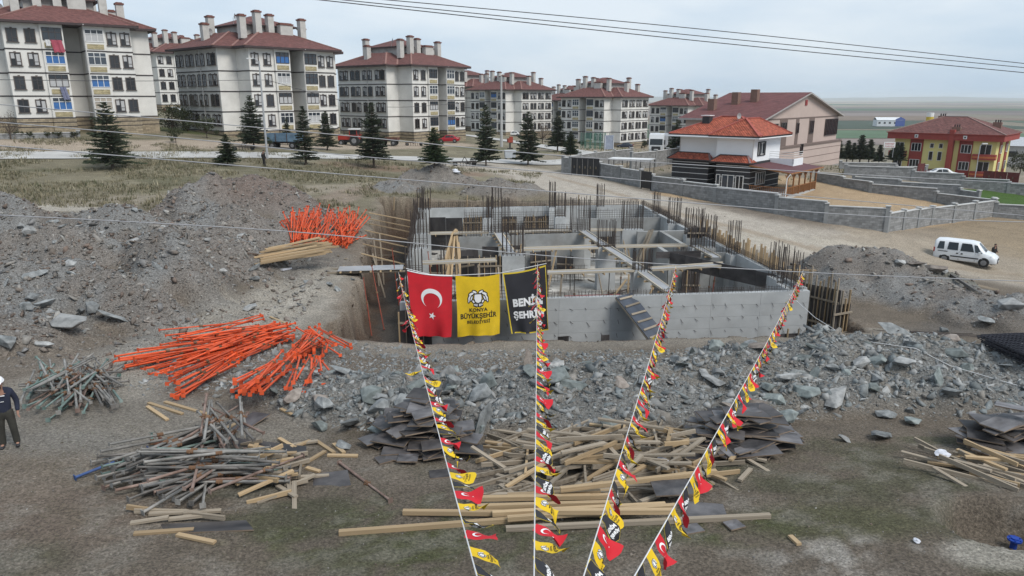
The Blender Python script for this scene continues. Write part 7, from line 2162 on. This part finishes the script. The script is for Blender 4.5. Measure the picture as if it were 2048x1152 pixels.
t = thing('notice_board', 'white board with red writing between the conifers by the yellow house', 'sign', tuple(pt(1779, 291, 136) - Vector((0, 0, 1.6))), R(-8))
b = MB(); b.span(-1.0, 1.0, -.04, .04, 1.2, 2.25); bo = put('board', b.mesh('board', alu_m), t)
for x in (-.8, .8): put('leg', MB().tube((x, 0.08, -.6), (x, .08, 1.3), .05, n=5).mesh('leg', pole_m), t)
b = MB(); r_ = random.Random(4)
for row, n in ((1.88, 7), (1.42, 6)):
    for k in range(n):                                                # blurred red letters, two lines, not legible in the photo
        x = -.82 + 1.64 * (k + .5) / n; b.span(x - .09, x - .04, -.055, -.045, row - .12, row + .16); b.span(x - .09, x + .07, -.055, -.045, row + .11 - .1 * (k % 2), row + .16 - .1 * (k % 2)); b.span(x + .03, x + .07, -.056, -.046, row - .12 * (k % 3 > 0), row + .13)
put('lettering', b.mesh('lettering', M('red lettering', (.4, .05, .06), .7)), bo)
# power cables: photo points at the cable's real distance
wire_m = M('aluminium cable', (.30, .30, .31), .5, .05, bump=0)
wire_d = M('dark cable', (.06, .06, .062), .6, .05, bump=0)
CAB = [('topmost power cable across the sky on the right', [(600, -16), (1400, 58), (2160, 139)], (21, 24, 27), .013, wire_d), ('second power cable across the sky on the right', [(600, -9), (1400, 72), (2160, 146)], (21, 24, 27), .013, wire_d), ('lowest power cable across the sky on the right', [(560, -9), (1400, 82), (2160, 156)], (21, 24, 27), .014, wire_d),
       ('thin cable running to the street lamp from the left', [(-100, 158), (250, 162), (531, 160)], (60, 75, 86.5), .03, wire_d), ('thin cable from the street lamp to the concrete pole', [(533, 160), (770, 214), (1002, 196)], (86.5, 100, 118), .03, wire_d),
       ('upper of the pale cables sloping across the left', [(-100, 200), (350, 240), (700, 272), (1130, 312), (1640, 345), (2150, 372)], (19, 20, 21, 22.5, 24, 26), .014, wire_m), ('second pale cable sloping across the left', [(-100, 236), (350, 275), (700, 311), (1130, 347), (1640, 395), (2150, 440)], (19, 20, 21, 22, 24, 26), .014, wire_m),
       ('third pale cable crossing above the basement', [(-100, 283), (581, 340), (1140, 386), (1740, 432), (2150, 447)], (19, 20.5, 22, 24, 25.5), .016, wire_m), ('lowest pale cable crossing before the basement', [(-100, 425), (565, 462), (1100, 512), (1640, 546), (2150, 566)], (18, 19.5, 21, 23, 25), .015, wire_m)]
for lab, pts, Ds, r, m in CAB:
    P = [pt(px, py, d) for (px, py), d in zip(pts, Ds)]
    # smooth through the points
    Q = []
    for i in range(len(P) - 1):
        p0, p1, p2, p3 = P[max(0, i - 1)], P[i], P[i + 1], P[min(len(P) - 1, i + 2)]
        for k in range(8):
            f = k / 8; Q.append(.5 * ((2 * p1) + (p2 - p0) * f + (2 * p0 - 5 * p1 + 4 * p2 - p3) * f * f + (3 * p1 - p0 - 3 * p2 + p3) * f ** 3))
    Q.append(P[-1])
    rope(lab, Q, r, m, 'cable', 'power_cable', n=1)
Q = [pt(1578, 588, 33.9)] + [pt(px, py, d) for px, py, d in ((1630, 635, 31), (1690, 672, 28.5))] + [G(1745, 690) + Vector((0, 0, .1)), G(1830, 700) + Vector((0, 0, .06)), G(1900, 735) + Vector((0, 0, .06)), G(2060, 782) + Vector((0, 0, .06))]
rope('white rope trailing from the basement corner over the rubble bank', Q, .012, cord_m, 'rope', 'rope', .0, 5)

# ------------------------------------------------------------------ trees
bark = M('bark', (.085, .065, .05), .95, .25, 4, .4)
def leaf_mat(name, c, c2):
    m = M(name, c, .75, .3, 1.2, 0, c2=c2, orand=.18, spec=.2)
    return m
needle = leaf_mat('dark conifer needles', (.028, .040, .026), (.058, .074, .044))
needle2 = leaf_mat('green conifer needles', (.022, .040, .020), (.050, .072, .034))
def conifer_meshes(seed, H, Wd, dens=1.0, gap=.12):
    r = random.Random(seed)
    tr = MB().tube((0, 0, -.3), (0, 0, H * .97), .035 * H ** .8, .01, 7)
    cr = MB()
    z = H * r.uniform(.10, .16)
    while z < H * .985:
        f = (z / H - .1) / .9
        L = Wd * (1 - f) ** .8 * r.uniform(.75, 1.12) + .12
        nb = int((7 if f < .7 else 5) * dens)
        a0 = r.uniform(0, 6.28)
        for k in range(nb):
            if r.random() < gap: continue
            a = a0 + 6.283 * k / nb + r.uniform(-.3, .3); l = L * r.uniform(.6, 1.15)
            up = r.uniform(.0, .22) if f < .6 else r.uniform(.15, .5)
            dx, dy = math.cos(a), math.sin(a)
            p0 = Vector((0, 0, z + r.uniform(-.1, .1))); p1 = p0 + Vector((dx * l, dy * l, l * up - .10 * l * l / max(.5, Wd)))
            tr.tube(p0, p0.lerp(p1, .8), .018 * H ** .3, .006, 4, caps=False)
            n = max(5, int(l * 13))
            for j in range(n):
                t = .12 + .88 * (j + r.random()) / n
                c = p0.lerp(p1, t); sz = (.42 - .16 * t) * (.55 + .45 * l / (Wd + .01)) * r.uniform(.6, 1.35)
                sd_ = r.choice((-1, 1)); tip = c + Vector((dx * .6 - dy * sd_ * .8, dy * .6 + dx * sd_ * .8, r.uniform(-.25, .35))) * sz
                w = Vector((-dy, dx, r.uniform(-.8, .8))) * sz * .33
                cr.face([c - w * .6 + Vector((dx, dy, 0)) * .05, tip, c + w * .9 - Vector((dx, dy, .3)) * sz * .3])
                tip2 = c + Vector((dx * .9, dy * .9, r.uniform(-.5, .15))) * sz
                cr.face([c - Vector((0, 0, sz * .25)), tip2, c + Vector((0, 0, sz * .22))])
        z += H * r.uniform(.028, .045)
    return tr, cr
CON = {}
for key, args, m in (('a', (1, 7.0, 2.9, 1.9, .06), needle), ('b', (2, 7.0, 2.2, 1.8, .06), needle), ('c', (3, 6.0, 2.7, 1.9, .04), needle2), ('d', (4, 7.0, 1.6, 1.4, .18), needle), ('e', (5, 5.0, 1.5, 1.7, .05), needle)):
    tr, cr = conifer_meshes(*args)
    CON[key] = (tr.mesh('trunk', bark), cr.mesh('crown', m), args[1])
def conifer(label, px, pyb, pyt, key, wscale=1.0, group='conifers along the road', lean=0.0):
    p = G(px, pyb); d = p.y
    top = pt(px, pyt, d); h = top.z - p.z; wscale *= rng.uniform(.70, .92)
    t = thing('conifer', label, 'tree', tuple(p), rng.uniform(0, 6.28), group)
    k = h / CON[key][2]; t.scale = (k * wscale, k * wscale, k)
    put('trunk', CON[key][0], t); put('crown', CON[key][1], t)
    return t
conifer('bushy conifer before the right end of the left apartment block', 226, 338, 203, 'a', 1.15); conifer('short conifer on the grass left of the lamp post', 456, 330, 268, 'c', 1.35); conifer('dense tall conifer behind the lamp post', 508, 296, 190, 'a', 1.05)
conifer('slim ragged conifer right of the blue trailer', 612, 330, 212, 'd', 1.3); conifer('dense conifer left of the tractor', 655, 300, 222, 'a', 1.15); conifer('conifer on the grass before the rusty trailer', 748, 336, 205, 'b', 1.1); conifer('short broad conifer before the red car', 869, 333, 255, 'c', 1.25)
conifer('tallest roadside conifer right of the red car', 972, 332, 208, 'a', .85); conifer('dark conifer behind the dirt road bend', 1056, 330, 222, 'a', .92); conifer('slender conifer beside the green cage', 1115, 304, 222, 'b', 1.1); conifer('small conifer behind the black gate wall', 1141, 314, 262, 'c', 1.2)
conifer('dark conifer between the lorry and the white house', 1352, 320, 238, 'b', 1.2); conifer('small conifer before the balconies of the second block', 576, 290, 236, 'b', 1.0); conifer('small dark conifer before the signboard block', 1178, 286, 240, 'b', 1.2); conifer('little conifer at the corner of the signboard block', 1228, 290, 264, 'e', 1.1)
conifer('tiny conifer on the far slope between the left blocks', 328, 206, 184, 'e', 1.0)
for k, (px, pb, ptp) in enumerate(((1676, 312, 277), (1694, 314, 279), (1720, 316, 268), (1738, 315, 277), (1758, 318, 288), (1787, 316, 283), (1800, 316, 284), (1706, 313, 284))):
    D_ = 137
    p = pt(px, pb + 2, D_); top = pt(px, ptp, D_); h = top.z - p.z; p.z -= .6
    t = thing('conifer', ('leftmost', 'second', 'tallest', 'fourth', 'low sixth', 'seventh', 'rightmost', 'third, farther')[k] + ' conifer of the row between the beige building and the yellow house', 'tree', tuple(p), k * 1.1, 'conifer row by the yellow house')
    s = (h + .6) / CON['e'][2]; t.scale = (s * 1.15, s * 1.15, s); put('trunk', CON['e'][0], t); put('crown', CON['e'][1], t)
def bush_meshes(seed, n, rx, rz, m, leaf=.28):
    r = random.Random(seed); tr = MB(); cr = MB(); tr.tube((0, 0, -.2), (0, 0, rz * 1.1), .09, .03, 6)
    cl = [(Vector((r.gauss(0, .45) * rx, r.gauss(0, .45) * rx, rz * r.uniform(.35, 1.75))), r.uniform(.35, .75) * rx * .7) for _ in range(13)]
    for c, q in cl: tr.tube((0, 0, rz * .4), c, .04, .012, 4, caps=False)
    for _ in range(n):
        c, q = r.choice(cl); d = Vector((r.gauss(0, 1), r.gauss(0, 1), r.gauss(0, .8))); d = d.normalized() * q * r.uniform(.5, 1.05)
        p = c + d; a = Vector((r.gauss(0, 1), r.gauss(0, 1), r.gauss(0, 1))).normalized() * leaf; b2 = Vector((r.gauss(0, 1), r.gauss(0, 1), r.gauss(0, 1))).normalized() * leaf * .6
        cr.face([p, p + a, p + a * .5 + b2])
    return tr.mesh('trunk', bark), cr.mesh('crown', m)
leaf_g = leaf_mat('dark olive leaves', (.026, .034, .018), (.055, .062, .030)); leaf_b = leaf_mat('dry brown twigs', (.08, .06, .045), (.13, .10, .075))
BUSH = [bush_meshes(1, 1500, 2.0, 1.7, leaf_g), bush_meshes(2, 1100, 1.4, 1.9, leaf_g), bush_meshes(3, 420, 1.3, 1.7, leaf_b, .16)]
def bush(label, px, py, k, s, D=None, nm='tree', cat='tree'):
    p = G(px, py) if D is None else pt(px, py, D)
    t = thing(nm, label, cat, tuple(p), rng.uniform(0, 6), None); t.scale = (s,) * 3
    put('trunk', BUSH[k][0], t); put('crown', BUSH[k][1], t)
bush('round dark pine in the gap right of the left apartment block', 346, 264, 0, 1.15); bush('dark olive tree left of the second block corner', 376, 262, 0, 1.0); bush('small tree before the second block', 414, 276, 1, .9); bush('thin sapling on the verge before the gap', 352, 286, 1, .6)
bush('bare brown tree at the left edge before the first block', 22, 279, 2, 1.0); bush('bare thin tree before the third block', 790, 276, 2, 1.1); bush('reddish leafless tree by the small block', 1085, 288, 2, 1.5); bush('dark shrub before the signboard block', 1262, 292, 1, .7, nm='shrub', cat='shrub'); bush('olive shrub left of the lorry', 1288, 300, 1, .75, nm='shrub', cat='shrub'); bush('low shrub at the green cage', 1165, 296, 1, .5, nm='shrub', cat='shrub')
bush('dark shrub by the third block balconies', 908, 279, 1, .9, nm='shrub', cat='shrub'); bush('shrub mass at the right edge by the yellow house', 2040, 345, 0, 1.1, 136, 'shrub', 'shrub')
for k, px in enumerate((60, 95, 118, 150, 40)): bush(('second', 'third', 'fourth', 'rightmost', 'leftmost')[k] + ' clipped low shrub in the bed before the left block', px, 277, 1, .28, nm='shrub', cat='shrub')
# low garden wall and rail before the left block
b_ = ln((-60, 280), (158, 276)); block_wall('low white garden wall before the left apartment block', b_, .55, pier=9)

# grass: dry tufts on the field behind, moss and short grass in front (past counting)
def tufts(name, xs, ys, hs, cols, n=5, w=.03, lean=.35, seed=0):
    r = np.random.default_rng(seed); N = len(xs); z = height(xs, ys)
    V = np.zeros((N, n, 3, 3)); a = r.uniform(0, 6.283, (N, n)); hh_ = hs[:, None] * r.uniform(.5, 1.1, (N, n)); l = r.normal(0, lean, (N, n)) * hh_
    ox, oy = r.normal(0, .5, (N, n)) * hs[:, None], r.normal(0, .5, (N, n)) * hs[:, None]
    cx, cy = xs[:, None] + ox, ys[:, None] + oy; ca, sa = np.cos(a), np.sin(a)
    ww = w * (hs[:, None] / .3)
    for k, (s, up) in enumerate(((-1, 0), (1, 0), (0, 1))):
        V[:, :, k, 0] = cx + s * ww * ca + up * l * sa; V[:, :, k, 1] = cy + s * ww * sa - up * l * ca; V[:, :, k, 2] = z[:, None] - .02 + up * hh_
    V = V.reshape(-1, 3); F_ = np.arange(len(V)).reshape(-1, 3)
    me = bpy.data.meshes.new(name); me.vertices.add(len(V)); me.vertices.foreach_set('co', V.ravel()); me.loops.add(len(V)); me.loops.foreach_set('vertex_index', F_.ravel()); me.polygons.add(len(F_)); me.polygons.foreach_set('loop_start', np.arange(0, len(V), 3)); me.update(calc_edges=True)
    c = cols[r.integers(0, len(cols), N)] * r.uniform(.75, 1.2, (N, 1)); c = np.repeat(c, n * 3, 0)
    at_ = me.attributes.new('tint', 'FLOAT_COLOR', 'POINT'); at_.data.foreach_set('color', np.concatenate([c, np.ones((len(c), 1))], 1).ravel().astype(np.float32))
    me.materials.append(grass_m); tag(put(name, me), kind='stuff')
grass_m = attr_mat('grass blades', 'tint', .9, 0, 5, .15, 3)[0]
xs, ys, ss = scatter(60000, -75, 6, 54, 92, lambda x, y: .75 * sstep(-.5, .5, fbm(x * .3, y * .3, 12)) * (x < (y - 60) * .12) * (heap_mask(x, y)[1] < .1) * clear_pit(x, y), .16, .5, 2.0)
tufts('dry_grass', xs, ys, ss, np.array([(.24, .21, .14), (.19, .168, .11), (.14, .13, .08), (.27, .24, .17), (.085, .09, .05)]), 6, .03, .45, 1)
xs, ys, ss = scatter(100000, -16, 18, 9, 18, lambda x, y: sstep(-.1, .5, fbm(x * .35, y * .5, 41)), .02, .07, 2.0)
tufts('short_grass', xs, ys, ss, np.array([(.10, .105, .05), (.15, .135, .08), (.075, .09, .03), (.19, .165, .11)]), 5, .02, .6, 2)
xs, ys, ss = scatter(9000, 6, 60, 90, 190, lambda x, y: .5 * sstep(0, .5, fbm(x * .15, y * .15, 43)), .2, .6, 2.0)
tufts('verge_grass', xs, ys, ss, np.array([(.10, .115, .05), (.15, .15, .08), (.2, .18, .1)]), 5, .05, .5, 3)

# ------------------------------------------------------------------ people
def skin_mesh(name, verts, edges, radii, m, sub=2, root=0):
    me = bpy.data.meshes.new(name); me.from_pydata(verts, edges, [])
    o = bpy.data.objects.new(name, me); col.objects.link(o)
    o.modifiers.new('skin', 'SKIN').use_smooth_shade = True
    sv = me.skin_vertices[0].data if me.skin_vertices else None
    if sv is None:
        bm = bmesh.new(); bm.from_mesh(me); bm.verts.layers.skin.verify(); bm.to_mesh(me); bm.free(); sv = me.skin_vertices[0].data
    for k, r in enumerate(radii): sv[k].radius = (r if hasattr(r, '__len__') else (r, r)); sv[k].use_root = (k == root)
    s = o.modifiers.new('sub', 'SUBSURF'); s.levels = s.render_levels = sub
    bpy.context.view_layer.update()
    out = bpy.data.meshes.new_from_object(o.evaluated_get(bpy.context.evaluated_depsgraph_get()))
    bpy.data.objects.remove(o); out.name = name
    out.materials.clear(); out.materials.append(m)
    out.polygons.foreach_set('use_smooth', [True] * len(out.polygons))
    return out
skin_c = M('skin', (.30, .165, .115), .6, .1, 8, .05)
def person(label, loc, rz, top_m, leg_m, helmet=None, s=1.0, hands='down', hair_m=None):
    """stands facing local -y; joints from the ground up in metres for a 1.78 m figure"""
    t = thing('person', label, 'person', tuple(loc), rz); t.scale = (s,) * 3
    J, E, Rr = [], [], []
    def j(p, r, par=None):
        J.append(p); Rr.append(r)
        if par is not None: E.append((par, len(J) - 1))
        return len(J) - 1
    pel = j((0, 0, .96), (.125, .09)); ab = j((0, .0, 1.12), (.125, .09), pel); ch = j((0, .01, 1.33), (.165, .115), ab); nk = j((0, .0, 1.50), (.058, .058), ch); hd0 = j((0, -.035, 1.585), (.073, .085), nk); hd1 = j((0, -.05, 1.69), (.078, .092), hd0); j((0, -.03, 1.755), (.05, .06), hd1)
    j((0, -.135, 1.635), (.017, .017), hd0)                                   # nose
    arms = {}
    for sg in (-1, 1):
        hip_ = j((sg * .10, 0, .90), (.10, .105), pel); kn = j((sg * .125, -.03 if sg > 0 else .01, .50), (.062, .065), hip_); an = j((sg * .145, .02, .10), (.042, .045), kn); j((sg * .16, -.12, .045), (.04, .035), an)
        sh_ = j((sg * .19, .01, 1.42), (.062, .062), ch)
        if hands == 'down': el, wr = (sg * .275, .05, 1.15), (sg * .275, -.05, .92)
        else: el, wr = (sg * .25, .0, 1.16), (sg * .08, -.24, 1.13)
        e = j(el, (.046, .046), sh_); w = j(wr, (.03, .03), e); d = (Vector(wr) - Vector(el)).normalized()
        pm_ = Vector(wr) + d * .085; pk = j(tuple(pm_), (.034, .020), w)
        side = Vector((0, 1, 0)).cross(d).normalized() if hands != 'down' else Vector((0, 1, 0)); inn = d.cross(side).normalized()
        for k, l in enumerate((.062, .075, .07, .055)):
            base = pm_ + side * (.024 * (1.5 - k)) + d * .03; a1 = j(tuple(base), .0095, pk); a2 = j(tuple(base + d * l * .55 + inn * .012), .0088, a1); j(tuple(base + d * l + inn * .035), .0075, a2)
        th = Vector(wr) + d * .035 - side * -.04; a1 = j(tuple(th), .011, w); j(tuple(th + d * .045 + side * .02), .009, a1)
        arms[sg] = (el, wr)
    put('body', skin_mesh('body', J, E, Rr, skin_c, 1), t)
    # hoodie or jacket
    V = [(0, 0, .80), (0, 0, 1.06), (0, .01, 1.33), (0, .01, 1.50)]; ED = [(0, 1), (1, 2), (2, 3)]; RR = [(.175, .135), (.172, .128), (.187, .137), (.092, .088)]
    for sg in (-1, 1):
        el, wr = arms[sg]; i = len(V); V += [(sg * .195, .01, 1.42), el, tuple(Vector(el).lerp(Vector(wr), 1.1))]; ED += [(2, i), (i, i + 1), (i + 1, i + 2)]; RR += [(.082, .08), (.068, .066), (.05, .048)]
    V.append((0, .10, 1.47)); ED.append((3, len(V) - 1)); RR.append((.11, .05))
    tp = put('hoodie', skin_mesh('hoodie', V, ED, RR, top_m, 2), t)
    V = [(0, 0, 1.06), (0, 0, .90)]; ED = [(0, 1)]; RR = [(.165, .125), (.16, .125)]
    for sg in (-1, 1):
        i = len(V); V += [(sg * .10, 0, .82), (sg * .125, -.03 if sg > 0 else .01, .50), (sg * .147, .015, .035)]; ED += [(1, i), (i, i + 1), (i + 1, i + 2)]; RR += [(.108, .112), (.085, .085), (.074, .078)]
    put('trousers', skin_mesh('trousers', V, ED, RR, leg_m, 2), t)
    for sg in (-1, 1):
        put('shoe', skin_mesh('shoe', [(sg * .145, .055, .055), (sg * .15, -.05, .05), (sg * .165, -.17, .042)], [(0, 1), (1, 2)], [(.05, .052), (.052, .045), (.045, .036)], blackp, 2), t)
    hm = hair_m or M('dark hair', (.02, .015, .012), .8)
    bm = bmesh.new(); bmesh.ops.create_uvsphere(bm, u_segments=14, v_segments=10, radius=1); bmesh.ops.delete(bm, geom=[v for v in bm.verts if v.co.z < -.25 and v.co.y < .35], context='VERTS'); me = bpy.data.meshes.new('hair'); bm.to_mesh(me); bm.free(); me.materials.append(hm)
    put('hair', me, t, (0, -.032, 1.70), (R(-12), 0, 0), (.083, .100, .088))
    b = MB(); b.box((0, -.128, 1.595), (.05, .02, .012)); put('mouth', b.mesh('mouth', M('lips', (.20, .07, .06), .6)), t)
    b = MB()
    for sg in (-1, 1): b.box((sg * .032, -.133, 1.672), (.026, .012, .012))
    put('eye', b.mesh('eye', M('eye dark', (.02, .015, .012), .3)), t)
    b = MB(); b.box((0, -.115, 1.572), (.09, .05, .05)); put('beard', b.mesh('beard', hm), t)
    for sg in (-1, 1): put('ear', MB().box((sg * .082, -.025, 1.655), (.018, .035, .06)).mesh('ear', skin_c), t)
    if helmet:
        bm = bmesh.new(); bmesh.ops.create_uvsphere(bm, u_segments=18, v_segments=12, radius=1); bmesh.ops.delete(bm, geom=[v for v in bm.verts if v.co.z < -.05], context='VERTS'); me = bpy.data.meshes.new('helmet'); bm.to_mesh(me); bm.free(); me.materials.append(helmet)
        me.polygons.foreach_set('use_smooth', [True] * len(me.polygons))
        h = put('helmet', me, t, (0, -.04, 1.715), (R(10), 0, 0), (.118, .140, .115))
        b = MB(); b.box((0, -1.05, .0), (1.3, .55, .07)); b.tube((0, 0, -.06), (0, 0, .04), 1.06, n=18); put('brim', b.mesh('brim', helmet), h)
    return t, tp
navy = M('navy cloth', (.018, .022, .04), .9, .2, 5, .3, 30); olive = M('dark olive cloth', (.038, .036, .030), .9, .25, 5, .3, 30)
PT, TP = person('man in white helmet, navy hoodie and dark trousers at the left edge', G(22, 893), R(28), navy, olive, M('white helmet', (.75, .76, .78), .35, .03, bump=0))
b = MB(); b.box((.045, -.135, 1.36), (.085, .012, .02)); b.box((-.06, -.137, 1.24), (.05, .012, .012)); b.box((0.02, -.137, 1.215), (.07, .012, .010)); put('chest_print', b.mesh('chest_print', wht_p), TP)
jk = M('black jacket', (.014, .014, .015), .85, .2)
cv, sv_ = math.cos(hv), math.sin(hv)
pq = VT.location + Vector((cv * 1.75 - sv_ * 1.6, sv_ * 1.75 + cv * 1.6, 0)); pq.z = hz(pq.x, pq.y)
person('person in black jacket standing behind the van bonnet', pq, R(20), jk, jk, s=.99, hands='front')
person('person in dark clothes standing at the foot of the street lamp', G(529, 333), R(150), M('dark grey cloth', (.03, .028, .027), .9, .2), M('dark grey cloth', (.03, .028, .027), .9, .2), s=1.0)

# ------------------------------------------------------------------ small things
# rolls of reinforcing mesh at the right edge: sheets stacked flat
t0 = G(2015, 705)
for k in range(7):
    t = thing('mesh_sheet', ('lowest', 'second', 'third', 'middle', 'fifth', 'sixth', 'topmost')[k] + ' dark reinforcing mesh sheet in the stack at the right edge', 'reinforcing mesh', (t0.x + 2.2 + rng.normal(0, .08), t0.y + rng.normal(0, .1), t0.z + .06 + .055 * k), R(8) + rng.normal(0, .02), 'reinforcing mesh sheets at the right edge')
    if k == 0:
        b = MB()
        for i in range(34): b.bar((-2.6 + i * .155, -1.1, 0), (-2.6 + i * .155, 1.1, .0), .022)
        for i in range(15): b.bar((-2.6, -1.1 + i * .157, .015), (2.6, -1.1 + i * .157, .015), .022)
        MS = b.mesh('wire_grid', M('blue black steel', (.022, .023, .032), .6, .2, bump=0))
    tag(put('wire_grid', MS, t, (0, 0, 0), (rng.normal(0, .02), 0, 0)), kind='stuff')
for k in range(5):
    a, c = G(1720 + 25 * k, 662 + 1.5 * k), G(1945 + 20 * k, 672 + 3 * k)
    rope('long thin rebar rod lying from the right heap foot to the mesh stack', [a + Vector((0, 0, .1)), (a + c) / 2 + Vector((0, 0, .12)), c + Vector((0, 0, .12))], .016, rebar_m, 'rebar', 'rebar_rod', .03)['group'] = 'rebar rods lying by the mesh stack'
for a, c, lab in (((1902, 552), (1960, 590), 'dark beam lying aslant behind the right heap'), ((1925, 566), (1995, 582), 'brown timber lying behind the right heap'), ((1930, 575), (1958, 590), 'short pale timber behind the right heap')):
    laid(lab, a, c, .14, .14, wood_w if 'dark' not in lab else pr_dark, .0)
# blue hydrant in its hole
p = G(2026, 1096); t = thing('hydrant', 'blue flanged water valve standing in the dug hole at the lower right', 'hydrant', (p.x, p.y, p.z - .02)); bl = M('blue enamel', (.012, .05, .30), .35, .1, bump=0)
put('stem', MB().tube((0, 0, -.1), (0, 0, .20), .065, n=14).mesh('stem', bl), t); fl_ = MB().tube((0, 0, .20), (0, 0, .235), .135, n=20); fl_.tube((0, 0, .235), (0, 0, .26), .07, n=14)
fo = put('flange', fl_.mesh('flange', bl), t)
for k in range(6): put('bolt', MB().tube((.105 * math.cos(k * 1.047), .105 * math.sin(k * 1.047), .235), (.105 * math.cos(k * 1.047), .105 * math.sin(k * 1.047), .255), .014, n=6).mesh('bolt', bl), fo)
# litter
for px, py, lab in ((1833, 1085, 'crumpled white paper on the bare ground at the lower right'), (910, 344, 'white sack lying on the grass by the dirt track'), (1322, 945, 'crumpled white cloth on the right end of the timber heap'), (1880, 930, 'pale cloth bundle on the right timber heap')):
    p = G(px, py); s = .07 if px == 1833 else .16 if py > 500 else .55
    bm = bmesh.new(); bmesh.ops.create_icosphere(bm, subdivisions=2, radius=1)
    for v in bm.verts: v.co *= rng.uniform(.6, 1.2); v.co.z *= .45
    me = bpy.data.meshes.new('litter'); bm.to_mesh(me); bm.free(); me.materials.append(M('white paper', (.55, .56, .6), .7))
    tag(put('litter', me, None, (p.x, p.y, p.z + (.05 if px not in (1322, 1880) else .3)), (0, 0, rng.uniform(0, 3)), (s * 1.3, s, s)), lab, 'litter')
# rusty bracket by the stub
p = G(311, 890); tag(put('bracket', MB().box((0, 0, .03), (.3, .12, .05)).box((.1, 0, .1), (.05, .12, .14)).mesh('bracket', M('rust', (.12, .05, .03), .9, .3)), None, (p.x, p.y, p.z + .02), (0, .3, .9)), 'rusty steel bracket above the lower left prop heap', 'bracket')
# weeds by the field edge: reddish bare soil clods behind the basement
